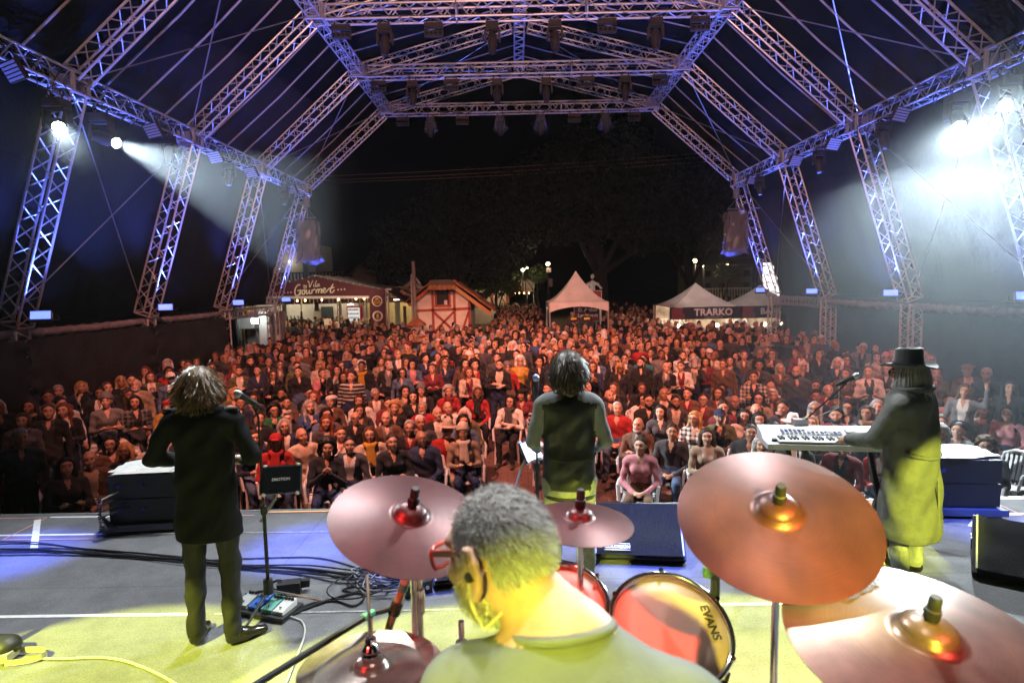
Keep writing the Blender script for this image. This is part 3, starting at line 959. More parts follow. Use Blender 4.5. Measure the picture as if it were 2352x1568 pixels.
fr = MB().box((-10.75, HY + 2.2, .1), (.9, .5, 1.9)); fridge = fr.build('fridge', mat('fridge red', (.4, .02, .03), .5), hall)
MB().box((-10.75, HY + 1.94, .15), (.76, .02, 1.6)).build('glass_front', mat('lit fridge glass', (.8, .85, .9), .3, emit=(.8, .9, 1), estr=.7), fridge)
rr = random.Random(3)
bt = [MB() for _ in range(3)]
for k in range(60):
    bt[k % 3].box((-11.08 + .07 * (k % 10), HY + 1.92, -.48 + .26 * (k // 10)), (.045, .02, .14))
for q, c in enumerate(((.6, .1, .05), (.1, .3, .12), (.65, .45, .1))):
    bt[q].build('bottle_row', mat('drink %d' % q, c, .4), fridge)
MB().box((-12.55, HY + 2.2, .05), (.7, .3, 2.0)).build('slate_panel', mat('slate panel', (.05, .065, .08), .6), hall)
MB().box((-13.3, HY + 2.5, .5), (.5, .04, .5)).build('menu_board', M_PAPER, hall)
for px, pz in ((975, 787), (1480, 758), (1862, 710)):
    x, z = PX + (px - 790) * sg * 1.17, PZ - (pz - 215) * sg * 1.1
    t = thing('pendant_lamp', 'lit flat pendant lamp over the food court, near %s' % {975: 'the stars sign', 1480: 'the middle post', 1862: 'the banner pillar'}[px], 'lamp', (x, 34.5, z), 0, 'pendant lamps of the food court')
    MB().lathe([(0, 0), (.17, 0), (.17, .02), (.05, .05), (0, .06)], 16).build('shade', M_LED, t)
    MB().tube([(0, 0, .05), (0, 0, 2.75 - z)], .006, 4).build('cord', M_INK, t)
    point('pendant_glow', (x, 34.5, z - .12), 35)
for x, z, m, txt in ((-16.4, .55, M_YLW, 'To Frito'), (-17.0, 1.02, None, 'Frito')):
    t = thing('round_sign', {True: 'round orange shop sign in the food court', False: 'round dark sign with yellow ring high by the roof leg'}[m is not None], 'sign', (x, HY - .3, z), 0, 'round signs of the food court')
    MB().lathe([(0, 0), (.42, 0), (.42, .05), (0, .05)], 28, (0, 0, 0), RX).build('disc', M_YLW if m else M_INK, t)
    if m is None:
        MB().tube([(.40 * math.cos(a), -.06, .40 * math.sin(a)) for a in np.linspace(0, 2 * PI, 29)[:-1]], .025, 5, closed=True).build('ring', M_YLW, t)
    lettering(txt, (0, -.07, 0), (PI / 2, 0, 0), .24 if m else .3, M_WOODD if m else M_YLW, t, font_shear=.2, bold=.008)
    MB().tube([(0, .05, .3), (0, .3, .9)], .02, 5).build('hanger', M_INK, t)
    point('sign_glow', (x, HY - 1.0, z + .5), 14)
ns = thing('notice_stand', 'two white notices on a stand before the food court', 'sign', (-10.05, 31.6, GZ))
MB().box((0, 0, 1.62), (.36, .02, .36)).build('notice', M_PAPER, ns); MB().box((0, 0, 1.2), (.32, .02, .34)).build('notice', M_PAPER, ns)
MB().tube([(0, .03, 0), (0, .03, 1.8)], .02, 5).build('stand', M_STEEL, ns)
fc = thing('iron_fence', 'dark iron fence of upright bars beside the food court', 'fence')
for k in range(16):
    MB().tube([(-13.1 + .17 * k, 29.2, GZ), (-13.1 + .17 * k, 29.2, .95 if k % 5 else 1.15)], .022 if k % 5 else .05, 5).build('bar', M_INK, fc)
for z in (-.7, .75):
    MB().bar((-13.2, 29.2, z), (-10.4, 29.2, z), .03, .04).build('rail', M_INK, fc)

# --- leaning timber shed roof between pavilion and kiosk
sh = thing('timber_shed', 'open shed with steep dark plank roof between pavilion and kiosk', 'shed')
for k in range(9):
    t0 = k / 9
    MB().bar((-6.35 + 1.45 * t0, 29.5, 2.0 - .95 * t0), (-6.35 + 1.45 * t0, 32.5, 2.15 - .95 * t0), .17, .04, up=(.55, 0, .83)).build('plank', M_WOODD, sh)
MB().bar((-5.8, 29.4, 2.05), (-4.6, 29.4, 1.35), .1, .14).build('rafter', mat('weathered timber', (.24, .16, .10), .8, noise=.3, scale=12), sh)
MB().box((-4.95, 29.4, .0), (.22, .22, 2.3)).build('post', MATS['weathered timber'], sh)
MB().box((-6.2, 32.6, .0), (.14, .14, 2.4)).build('post', M_WOODD, sh)

# --- half-timbered kiosk
HX, KY = -3.47, 27.0
ks = thing('half_timbered_kiosk', 'cream half-timbered kiosk with red beams and tiled roof', 'kiosk')
W2 = 1.2
MB().prism([(HX - W2, GZ), (HX + W2, GZ), (HX + W2, 1.62), (HX + .42, 2.22), (HX - .42, 2.22), (HX - W2, 1.55)], KY, KY + 3.0, 'y').build('wall', M_PLAST, ks)
zb = 1.18
def beam(a, b, w=.11, nm='beam'):
    return MB().bar((HX + a[0], KY - .02, a[1]), (HX + b[0], KY - .02, b[1]), .05, w, up=(0, 0, 1) if abs(a[0] - b[0]) > .05 else (1, 0, 0)).build(nm, M_TIMB, ks)
beam((-W2 - .02, zb - .02), (W2 + .02, zb + .04)); beam((-.46, GZ), (-.46, 2.16)); beam((.50, GZ), (.50, 2.16)); beam((W2 - .05, GZ), (W2 - .05, 1.55))
beam((-.42, zb - .1), (.46, .22), .1); beam((-.42, .22), (.46, zb - .1), .1); beam((-.46, .17), (.5, .19))
beam((-.42, -.65), (.46, .12), .1); beam((-.42, .12), (.46, -.65), .1); beam((-W2, zb - .2), (-.62, GZ + .3), .1); beam((W2 - .08, zb - .1), (.62, -.35), .1)
wn = MB()
for a, b, c, d in ((-.32, .0, -.27, 1.0), (.30, .0, .25, 1.0)):
    wn.box((HX + a, KY - .04, 1.73), (.09, .05, .78))
wn.box((HX - .01, KY - .04, 2.1), (.7, .05, .08)); wn.box((HX - .01, KY - .045, 1.36), (.74, .06, .09))
win = wn.build('window', M_TIMB, ks)
MB().box((HX - .01, KY - .03, 1.73), (.55, .02, .66)).build('pane', mat('dark window', (.03, .025, .02), .15), win)
lat = MB()
for k in range(9):
    lat.bar((HX - .27 + .065 * k, KY - .05, 1.42), (HX - .27 + .065 * k, KY - .05, 2.05), .012, .012)
lat.build('grille', M_INK, win)
MB().box((HX + .12, KY - .06, 1.50), (.14, .02, .2)).build('sticker', M_PAPER, win)
MB().box((HX + .78, KY - .02, .42), (.30, .03, .16)).build('plaque', mat('metal plaque', (.5, .45, .38), .5), ks)
MB().box((HX - .72, KY - .02, .05), (.13, .03, .13)).build('small_sign', M_INK, ks)
rk = thing('dummy', None, None) if False else ks
TIL = MB().grid(lambda u, v: (.11 * math.cos(PI * (1 - u)), v * .50, .055 * math.sin(PI * u)), 6, 1).mesh('tile', M_TERRA, 'all')
def tiles(P, right, down, ncol, nrow, colw=.215, roww=.42):
    right = Vector(right).normalized(); down = Vector(down).normalized(); nrm = right.cross(down).normalized()
    if nrm.z < 0:
        nrm = -nrm
    for r in range(nrow):
        for c in range(ncol):
            o = link('tile', TIL, ks)
            p = Vector(P) + right * (c * colw) + down * (r * roww) + nrm * (.012 * ((r * 7 + c * 3) % 3) + .03)
            M = Matrix((right, down, right.cross(down))).transposed()
            if (M @ Vector((0, 0, 1))).z < 0:
                M = Matrix((-right, down, -right.cross(down))).transposed()
            o.matrix_local = Matrix.Translation(p) @ M.to_4x4()
# front hip, left slope, right slope that sweeps down
tiles((HX - .50, KY + .10, 2.42), (1, 0, 0), (0, -.75, -.42), 6, 2, .2, .4)
tiles((HX - .55, KY - .3, 2.30), (0, 1, 0), (-.78, 0, -.62), 15, 3)
tiles((HX + .50, KY - .3, 2.36), (0, 1, 0), (.80, 0, -.60), 15, 5)
rs = MB()
rs.bar((HX + .42, KY + 1.4, 2.30), (HX + 2.05, KY + 1.4, 1.05), 3.3, .06); rs.bar((HX - .42, KY + 1.4, 2.28), (HX - 1.45, KY + 1.4, 1.46), 3.3, .06); rs.box((HX, KY + 1.5, 2.32), (.9, 2.9, .1))
rs.prism([(HX - .62, 2.2), (HX + .62, 2.2), (HX + .4, 2.5), (HX - .4, 2.5)], KY - .35, KY + .2, 'y')
rs.build('roof_boards', M_WOODD, ks)
MB().bar((HX + .42, KY - .27, 2.26), (HX + 2.1, KY - .27, .96), .06, .16).build('barge_board', mat('orange barge board', (.42, .20, .06), .6), ks)
MB().bar((HX - .42, KY - .27, 2.22), (HX - 1.48, KY - .27, 1.40), .06, .14).build('barge_board', M_TIMB, ks)
spot('kiosk_lamp', (-1.0, 22.8, 5.6), (HX, KY, 1.0), 420, (1, .62, .34), 34, .6, .1)

# --- utility pole and its little pillar
up_ = thing('utility_pole', 'tall utility pole with a pale dish beside the kiosk', 'pole', (-4.62, 26.3, GZ))
MB().tube([(0, 0, 0), (0, 0, 4.45)], [.10, .075], 8).build('shaft', mat('old concrete', (.22, .19, .16), .8, noise=.2, scale=5), up_, smooth=True)
MB().tube([(-.11, -.05, .9), (-.11, -.05, 3.7), (-.09, -.05, 3.9)], .03, 6).build('conduit', M_STEEL, up_)
MB().lathe([(0, 0), (.07, .01), (.17, .05), (.19, .07)], 14, (.16, -.1, 3.55), Matrix.Rotation(1.0, 3, 'Y')).build('dish', M_WHT, up_, smooth=True)
gp = thing('gate_pillar', 'stone gate pillar with a small tiled cap beside the kiosk', 'pillar', (-4.5, 25.9, GZ))
MB().box((0, 0, .85), (.5, .5, 1.7)).build('shaft', mat('pale stone', (.34, .30, .25), .85, noise=.25, scale=5), gp)
MB().lathe([(.55, 0), (.5, .05), (.22, .25), (.08, .34), (0, .36)], 4, (0, 0, 1.72), Matrix.Rotation(PI / 4, 3, 'Z')).build('cap', M_TERRA, gp)

# --- pagoda tents
def pagoda(name, label, cx, cy, hw, ze, zp, m, valance, legs=True, sway=0.0):
    t = thing(name, label, 'tent', (cx, cy, 0))
    def fn(u, v):
        # u round the four sides, v from eave to peak
        k = int(min(u * 4, 3.999)); f = u * 4 - k
        cs = [(-1, -1), (1, -1), (1, 1), (-1, 1), (-1, -1)]
        x = cs[k][0] + (cs[k + 1][0] - cs[k][0]) * f; y = cs[k][1] + (cs[k + 1][1] - cs[k][1]) * f
        s = (1 - v) ** 1.0
        h = v ** 1.75 * .78 + v * .22
        return (x * hw * s, y * hw * s, ze + (zp - ze) * h)
    MB().grid(fn, 32, 14).build('canopy', m, t, smooth=True)
    if valance:
        for k in range(4):
            cs = [(-1, -1), (1, -1), (1, 1), (-1, 1), (-1, -1)]
            def vf(u, v, k=k):
                x = cs[k][0] + (cs[k + 1][0] - cs[k][0]) * u; y = cs[k][1] + (cs[k + 1][1] - cs[k][1]) * u
                return (x * hw * 1.002, y * hw * 1.002, ze - v * (valance * (.42 + .58 * (2 * u - 1) ** 2)))
            MB().grid(vf, 16, 2).build('valance', m, t, smooth=True)
    for x in (-1, 1):
        for y in (-1, 1):
            MB().tube([(x * hw * .98, y * hw * .98, GZ), (x * hw * .98, y * hw * .98, ze)], .035, 6).build('post', M_STEEL, t)
    return t
pg = pagoda('pagoda_tent', 'white pagoda tent over two officers beside the maroon sign', 2.42, 27.2, 1.27, 1.42, 2.78, M_CANV, .42)
pf = thing('guard_platform', 'white-fronted platform and counter under the pagoda tent', 'platform', (2.42, 27.0, GZ))
MB().box((0, -.2, .25), (2.3, 1.9, .5)).build('deck', M_WOODD, pf)
MB().box((-.1, -1.18, .62), (1.9, .05, 1.25)).build('front_panel', mat('cream panel', (.62, .58, .52), .7, noise=.1, scale=3), pf)
MB().box((-.1, -1.15, 1.27), (1.95, .2, .05)).build('rail_top', M_WHT, pf)
gs = thing('square_name_sign', 'maroon street sign with white lettering reading Praça D. Arthur behind the pagoda tent', 'sign', (3.16, 29.0, GZ))
MB().box((0, 0, 2.28), (1.32, .04, 1.46)).build('panel', mat('sign maroon', (.20, .018, .035), .5), gs)
fm = MB()
for a, b in (((-.65, 1.56), (.65, 1.56)), ((.65, 1.56), (.65, 3.0)), ((.65, 3.0), (-.65, 3.0)), ((-.65, 3.0), (-.65, 1.56))):
    fm.bar((a[0], -.03, a[1]), (b[0], -.03, b[1]), .015, .03, up=(0, -1, 0))
fm.build('border', M_WHT, gs)
for k, tx in enumerate(('Praça', 'D. Arthur', 'Leonhardt')):
    lettering(tx, (.0, -.03, 2.36 - .26 * k), (PI / 2, 0, 0), .23, M_WHT, gs, bold=.006)
for x in (-.4, .4):
    MB().tube([(x, .05, 0), (x, .05, 2.9)], .04, 6).build('post', M_STEEL, gs)
spot('tent_fill', (0.3, 22.6, 6.2), (2.6, 27.2, 1.8), 260, (1, .66, .48), 38, .7, .1)

point('canopy_fill', (2.3, 27.5, 1.15), 9, (1, .9, .8))  # unseen point added under the canopy to light the maroon sign
M_NAVY = mat('navy banner', (.022, .026, .045), .6)
t1 = pagoda('pagoda_tent', 'grey pagoda tent with dark banner reading TRARKO', 7.85, 27.6, 1.55, 1.13, 2.15, M_CANVG, 0)
t2 = pagoda('pagoda_tent', 'grey pagoda tent with dark banner behind the far right leg', 10.75, 27.6, 1.45, 1.10, 2.0, M_CANVG, 0)
for t, cx, w, tx, sz in ((t1, 7.85, 3.1, 'TRARKO', .40), (t2, 10.75, 2.9, 'BARBA RIVA', .36)):
    bn = MB().box((.0, -1.57, .86), (w, .03, .52)).build('banner', M_NAVY, t)
    gt = MB().prism([(-w / 2 + .08, .62), (-w / 2 + .62, .62), (-w / 2 + .66, .75), (-w / 2 + .52, .92), (-w / 2 + .55, 1.1), (-w / 2 + .08, 1.1)], -1.60, -1.588, 'y').build('emblem', mat('faded maroon print', (.16, .05, .07), .6), bn)
    lettering(tx, (.3 if tx == 'TRARKO' else .42, -1.60, .88), (PI / 2, 0, 0), sz, mat('pale lettering', (.60, .56, .54), .6), bn, bold=.012, spacing=1.05)
    if tx == 'TRARKO':
        lettering('CERVEJARIA', (.3, -1.60, .67), (PI / 2, 0, 0), .08, MATS['pale lettering'], bn, spacing=1.9)
    MB().box((0, 1.3, .0), (w - .1, .05, 2.2)).build('back_wall', mat('printed stall wall', (.36, .29, .23), .7, noise=.7, scale=2.2), t)
    MB().box((0, -.9, -.55), (w - .3, .5, 1.1)).build('counter', mat('stall counter', (.3, .26, .22), .6), t)
    lettering('TRARKO' if tx == 'TRARKO' else 'BARBA', (-.6, 1.25, .35), (PI / 2, 0, 0), .34, M_WHT, t, bold=.01)
    for dx in (-.9, .0, .8):
        MB().lathe([(0, -.09), (.07, -.05), (.085, .02), (.05, .08), (0, .1)], 10, (dx, -.6, .25)).build('globe_lamp', M_LED, t)
    point('stall_lamp', (cx - .6, 27.4, .58), 75, (1, .80, .58), .1)
    point('stall_lamp', (cx + .8, 27.4, .58), 55, (1, .80, .58), .1)

spot('tent_fill', (5.5, 22.8, 6.0), (9.0, 27.6, 1.4), 900, (1, .86, .78), 46, .7, .1)  # fill spot added to brighten the grey canopies, no fixture there
# --- distant food tent at the end of the lane
vt = thing('lane_tent', 'distant white tent with banner reading Vila Gastronômica over the lane', 'tent', (0, 0, 0))
MB().prism([(-2.6, 1.9), (-.9, 2.35), (.2, 3.5), (1.5, 2.4), (1.5, 1.9)], 55, 58, 'y').build('canopy', M_CANV, vt)
MB().box((.15, 54.9, 1.95), (2.3, .05, .75)).build('banner', mat('pale banner', (.66, .58, .54), .6), vt)
lettering('VILA', (.2, 54.85, 2.12), (PI / 2, 0, 0), .34, M_REDP, vt); lettering('GASTRONÔMICA', (.25, 54.85, 1.80), (PI / 2, 0, 0), .27, M_REDP, vt)
for x in (-.9, 1.4):
    MB().tube([(x, 55.1, GZ), (x, 55.1, 1.9)], .05, 6).build('post', M_STEEL, vt)
bl = MB()
for k in range(5):
    bl.lathe([(0, -.06), (.06, 0), (0, .08)], 8, (-.7 + .42 * k, 55.2, 1.45))
bl.build('festoon_bulbs', M_BULB, vt)
point('lane_glow', (.2, 56, 1.3), 120)
lh = thing('lane_house', 'distant low half-timbered wall with red lattice by the lane', 'building', (0, 0, 0))
MB().box((-2.5, 53.6, .3), (3.4, .1, 2.9)).build('wall', M_PLAST, lh)
for x in (-3.9, -2.3, -.95):
    MB().box((x, 53.5, .9), (.24, .08, 1.3)).build('beam', M_TIMB, lh)
for x in (-3.1, -1.6):
    MB().bar((x - .55, 53.5, .4), (x, 53.5, 1.45), .06, .1).build('brace', M_TIMB, lh); MB().bar((x + .55, 53.5, .4), (x, 53.5, 1.45), .06, .1).build('brace', M_TIMB, lh)
MB().box((-2.5, 53.5, 1.75), (3.6, .5, .28)).build('roof_edge', mat('cream fascia', (.6, .55, .36), .6), lh)
point('lane_glow', (-2.0, 51.5, 2.3), 130)

# --- houses round the square
hl = thing('balcony_house', 'pale lit house with balcony behind the food pavilion', 'house', (0, 0, 0))
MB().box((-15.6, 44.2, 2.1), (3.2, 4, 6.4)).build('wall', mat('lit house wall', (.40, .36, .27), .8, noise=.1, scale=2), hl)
MB().box((-14.6, 42.0, 2.6), (5.4, .5, .12)).build('balcony_floor', M_WOODD, hl)
for k in range(22):
    MB().box((-17.1 + .24 * k, 41.8, 2.98), (.11, .05, .62)).build('baluster', M_WOODD, hl)
MB().box((-14.6, 41.8, 3.32), (5.4, .08, .08)).build('handrail', M_WOODD, hl)
MB().box((-14.6, 42.1, 3.6), (.3, .3, 2.0)).build('post', M_WOODD, hl)
MB().lathe([(0, -.09), (.08, 0), (0, .09)], 8, (-15.7, 42.0, 4.1)).build('porch_lamp', M_LED, hl)
point('porch_glow', (-15.7, 41.7, 4.1), 14, (1, .85, .55))
hd = thing('gable_house', 'unlit house with a broad gable in the dark behind the pavilion', 'house', (0, 0, 0))
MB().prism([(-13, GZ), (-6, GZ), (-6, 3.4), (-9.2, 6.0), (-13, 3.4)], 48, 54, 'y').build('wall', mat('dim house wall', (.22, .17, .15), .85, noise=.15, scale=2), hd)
for s, x0, z0 in ((-1, -13.4, 3.1), (1, -5.6, 3.1)):
    MB().bar((x0, 50.8, z0), (-9.2, 50.8, 6.15), 6.8, .15).build('roof', M_WOODD, hd)
for x in (-10.6, -7.6):
    w = MB().box((x, 47.97, 2.4), (1.0, .05, 1.3)).build('window', M_WOODD, hd)
    MB().box((x, 47.95, 2.4), (.8, .05, 1.1)).build('pane', MATS['dark window'], w)
hb = thing('office_building', 'pale distant building with small windows behind the grey tents', 'building', (0, 0, 0))
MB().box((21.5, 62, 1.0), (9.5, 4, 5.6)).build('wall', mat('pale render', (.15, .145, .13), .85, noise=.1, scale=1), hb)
for x in (18.6, 20.0, 22.4, 23.6):
    for z in (1.7, 2.9):
        w = MB().box((x, 59.97, z), (.62, .05, .62)).build('window', M_WOODD, hb)
        MB().box((x, 59.95, z), (.5, .05, .5)).build('pane', MATS['dark window'], w)
fw_ = thing('white_fence', 'white bar fence in front of the distant building', 'fence', (0, 0, 0))
for k in range(40):
    MB().box((15.8 + .25 * k, 56, .75), (.06, .04, 1.7)).build('bar', M_WHT, fw_)
for z in (.1, 1.5):
    MB().box((20.7, 56.04, z), (10, .04, .08)).build('rail', M_WHT, fw_)
ls = thing('lit_billboard', 'glowing white and red advertising screen seen through the far right leg', 'screen', (18.45, 45, 2.05))
MB().box((0, 0, 0), (1.3, .3, 2.9)).build('cabinet', M_INK, ls)
MB().box((0, -.17, .1), (1.2, .03, 2.6)).build('screen', mat('lit screen', (1, 1, 1), .5, emit=(1, .97, 1), estr=2.6), ls)
sr = MB()
for k, (a, b) in enumerate(((-.3, .55), (.1, .35), (.35, .1))):
    sr.tube([(a, -.2, b), (a + .2, -.2, b + .25), (a + .35, -.2, b)], .03, 5)
sr.build('print', M_REDP, ls)
lettering('24h', (.15, -.22, -1.3), (PI / 2, 0, 0), .34, mat('red neon', (1, .1, .05), .5, emit=(1, .08, .03), estr=4), ls)
MB().tube([(0, 0, -1.4), (0, 0, -3.19)], .12, 8).build('post', M_STEEL, ls)

# --- gate on the left between the outer legs: floodlit passage
gw = thing('floodlit_doorway', 'white lit panel and doorway beyond the left gate', 'wall', (-11.2, 26.2, GZ))
MB().box((-.2, .9, 1.2), (1.7, .1, 2.4)).build('back_wall', mat('passage wall', (.5, .49, .45), .7, noise=.3, scale=2), gw)
MB().box((.25, -.3, 1.2), (.42, .3, 2.5)).build('white_column', M_WHT, gw)
MB().tube([(.75, -.4, 0), (.75, -.4, 2.9)], .06, 8).build('pole', M_STEEL, gw)
MB().box((-.8, .2, 1.95), (.9, .4, .5)).build('awning', M_CANV, gw)
fl = thing('work_light', 'glaring white work light in the left gate', 'flood light', (-11.0, 25.0, .95))
MB().box((0, .05, 0), (.3, .12, .24)).build('housing', M_FIX, fl)
MB().box((0, -.02, 0), (.26, .02, .2)).build('lit_panel', M_LIT, fl)
MB().tube([(0, .08, -2.09), (0, .08, -.1)], .025, 6).build('stand', M_STEEL, fl)
point('work_glow', (-11.0, 25.15, 1.2), 30, (.95, 1, .95), .1)
tk = thing('tree', 'thick dark tree trunk standing in the left gate', 'tree', (-11.8, 24.4, GZ))
MB().tube([(0, 0, 0), (.05, 0, 1.5), (0, .1, 3.4), (-.3, .2, 6)], [.42, .36, .33, .25], 12).build('trunk', mat('bark', (.010, .008, .006), .9, noise=.4, scale=7, bump=.8, bscale=18), tk, smooth=True)

# --- street lamps
for i, (x, y, h, arm, lab) in enumerate(((.36, 48, 4.5, 0, 'first globe street lamp over the lane, leftmost of a close trio'), (.64, 52, 4.6, 0, 'second globe street lamp over the lane, middle of a close trio'), (.86, 56, 4.85, 0, 'third globe street lamp over the lane, highest of a close trio'),
                                         (1.79, 38, 4.6, 0, 'street lamp with box fittings beside the pagoda tent'), (14.4, 50, 5.0, 0, 'brightest street lamp above the grey tents'), (15.1, 50, 4.6, 1, 'street lamp on a tall pole right behind the TRARKO tent'),
                                         (17.0, 50, 4.6, 0, 'street lamp above the white fence'))):
    t = thing('street_lamp', lab, 'street lamp', (x, y, GZ), 0, 'street lamps round the square')
    MB().tube([(0, 0, 0), (0, 0, h - .08 + .4 * arm)], [.06, .035], 6).build('pole', M_INK, t)
    s = .12 if i != 4 else .16
    MB().lathe([(0, -s), (s * .8, -s * .6), (s, 0), (s * .8, s * .6), (0, s)], 10, (-.12 * arm, 0, h)).build('globe', mat('sodium globe', (1, .85, .5), .4, emit=(1, .78, .42), estr=16), t, smooth=True)
    if i == 3:
        MB().box((.03, -.12, h - .38), (.3, .2, .26)).build('fitting', M_WHT, t); MB().box((.14, -.12, h - 1.15), (.22, .2, .5)).build('loudspeaker', M_FIX, t)
    point('street_glow', (x - .12 * arm, y - .2, GZ + h), 130 if i != 3 else 90, (1, .76, .42), .1)

# --- statue
st = thing('statue', 'pale stone statue with spread arms behind the pagoda tent', 'statue', (3.9, 33, GZ))
V, Fq, mi = sdf_mesh([capsule((0, 0, 2.6), .20, (0, 0, 3.25), .13), capsule((0, 0, 3.25), .16, (0, 0, 3.45), .09), ell((0, 0, 3.72), (.10, .11, .14)), capsule((0, 0, 3.4), .1, (-.28, -.05, 3.3), .08), capsule((-.28, -.05, 3.3), .075, (-.22, -.25, 3.1), .05), capsule((0, 0, 3.4), .1, (.28, -.05, 3.3), .08), capsule((.28, -.05, 3.3), .075, (.45, -.2, 3.08), .05)], .04)
link('figure', np_mesh('figure', V, Fq, mi, [mat('weathered stone', (.45, .45, .43), .8, noise=.4, scale=6)]), st)
MB().box((0, 0, 1.2), (.6, .6, 2.4)).build('plinth', MATS['pale stone'], st)
spot('statue_lamp', (3.4, 30.5, 1.2), (3.9, 33, 2.2), 60, (.95, 1, .9), 50, .5)

# --- trees
M_BARK = MATS['bark']
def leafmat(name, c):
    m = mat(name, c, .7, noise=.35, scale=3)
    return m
M_LEAF = leafmat('dark leaves', (.009, .012, .006)); M_LEAFL = leafmat('lit leaves', (.07, .11, .03))  # night shade put into one leaf colour, lamplight into the other
def tree(label, loc, h, blobs, n, leaf, m, seed, trunk=.35, droop=0.0):
    r_ = np.random.RandomState(seed)
    t = thing('tree', label, 'tree', loc, 0, 'trees round the square')
    mb = MB()
    mb.tube([(0, 0, 0), (.1, 0, h * .25), (-.1, .1, h * .5), (.1, 0, h * .8)], [trunk, trunk * .8, trunk * .55, trunk * .2], 9)
    for bx, by, bz, br in blobs:
        mb.tube([(0, 0, h * .3), (bx * .4, by * .4, (h * .3 + bz) / 2 + .3), (bx, by, bz)], [trunk * .4, trunk * .25, .03], 6)
    mb.build('trunk', M_BARK, t, smooth=True)
    P = []
    for bx, by, bz, br in blobs:
        k = int(n * br ** 2 / sum(b[3] ** 2 for b in blobs))
        d = r_.normal(size=(k, 3)); d /= np.linalg.norm(d, axis=1)[:, None]
        rad = br * (.55 + .45 * r_.rand(k)) * (1 + .22 * np.sin(d[:, 0] * 5 + bx) * np.cos(d[:, 2] * 6 + by))
        q = d * rad[:, None]; q[:, 2] *= .75
        # cluster leaves into sprays
        q = q + r_.normal(size=(k, 3)) * .08
        P.append(q + np.array([bx, by, bz]))
    P = np.concatenate(P)
    k = len(P)
    a = r_.normal(size=(k, 3)); a[:, 2] -= droop; a /= np.linalg.norm(a, axis=1)[:, None]
    b = np.cross(a, r_.normal(size=(k, 3))); b /= np.linalg.norm(b, axis=1)[:, None]
    L = leaf * (.6 + .8 * r_.rand(k))[:, None]
    V = np.stack([P - a * L, P + b * L * .38, P + a * L, P - b * L * .38], 1).reshape(-1, 3)
    Fq = np.arange(4 * k).reshape(-1, 4)
    o = link('crown', np_mesh('crown', V, Fq, np.zeros(k, int), [m], False), t)
    return t
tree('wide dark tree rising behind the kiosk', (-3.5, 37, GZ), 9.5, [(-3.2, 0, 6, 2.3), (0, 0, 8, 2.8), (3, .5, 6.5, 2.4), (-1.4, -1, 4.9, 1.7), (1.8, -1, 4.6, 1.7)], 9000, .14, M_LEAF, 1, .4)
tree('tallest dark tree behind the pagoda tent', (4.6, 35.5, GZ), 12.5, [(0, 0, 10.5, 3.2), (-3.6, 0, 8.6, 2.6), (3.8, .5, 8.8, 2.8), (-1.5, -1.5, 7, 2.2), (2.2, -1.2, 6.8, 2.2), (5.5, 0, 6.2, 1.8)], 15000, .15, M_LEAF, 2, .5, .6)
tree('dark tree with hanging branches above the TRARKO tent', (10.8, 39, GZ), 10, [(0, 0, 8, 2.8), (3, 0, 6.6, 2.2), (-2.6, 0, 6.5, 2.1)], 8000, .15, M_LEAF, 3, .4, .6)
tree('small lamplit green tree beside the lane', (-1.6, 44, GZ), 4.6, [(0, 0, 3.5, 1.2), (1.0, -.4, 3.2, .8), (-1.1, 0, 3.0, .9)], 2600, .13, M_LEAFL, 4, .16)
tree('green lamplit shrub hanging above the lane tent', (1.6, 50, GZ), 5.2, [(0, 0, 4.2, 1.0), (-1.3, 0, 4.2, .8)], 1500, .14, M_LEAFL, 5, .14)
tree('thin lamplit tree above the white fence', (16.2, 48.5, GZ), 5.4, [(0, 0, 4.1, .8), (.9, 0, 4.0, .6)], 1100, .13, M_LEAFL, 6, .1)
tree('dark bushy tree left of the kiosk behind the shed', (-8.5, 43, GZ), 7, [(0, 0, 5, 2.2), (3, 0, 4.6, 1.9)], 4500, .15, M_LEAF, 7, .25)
cf = thing('conifer_tree', 'dark tiered conifer between the grey tents and the far right leg', 'tree', (14.2, 37, GZ), 0, 'trees round the square')
MB().tube([(0, 0, 0), (0, 0, 9.5)], [.22, .05], 8).build('trunk', M_BARK, cf)
r_ = np.random.RandomState(8); vs = []
for tier in range(15):
    z = 1.6 + .52 * tier; L = 2.3 * (1 - tier / 16)
    for k in range(9):
        a = 2 * PI * k / 9 + tier * .5
        for s in np.linspace(.15, 1, 26):
            p = np.array([math.cos(a) * L * s, math.sin(a) * L * s, z + .18 * s - .25 * s * s])
            for q in (-1, 1):
                d = np.array([math.cos(a + q * 1.1), math.sin(a + q * 1.1), -.25]) * (.20 * (1.1 - .6 * s))
                n = np.array([-d[1], d[0], 0]) * .14
                vs += [p - n, p + d, p + n * 1.0 + d * .2]
V = np.array(vs); link('crown', np_mesh('crown', V, np.arange(len(V)).reshape(-1, 3), np.zeros(len(V) // 3, int), [M_LEAF], False), cf)

# --- power lines
for i, (z, s, yy) in enumerate(((8.35, .30, 34.0), (8.15, .32, 34.2), (8.05, .2, 34.4))):
    tag(MB().tube([(x, yy, z + s * (x + 10) / 20 + .0012 * (x + 10) ** 2) for x in range(-40, 45, 5)], .018, 5).build('power_line', mat('cable grey', (.25, .17, .14), .6)), '%s of three thin overhead cables crossing the dark sky' % ('highest', 'middle', 'lowest')[i], 'cable', 'overhead cables')

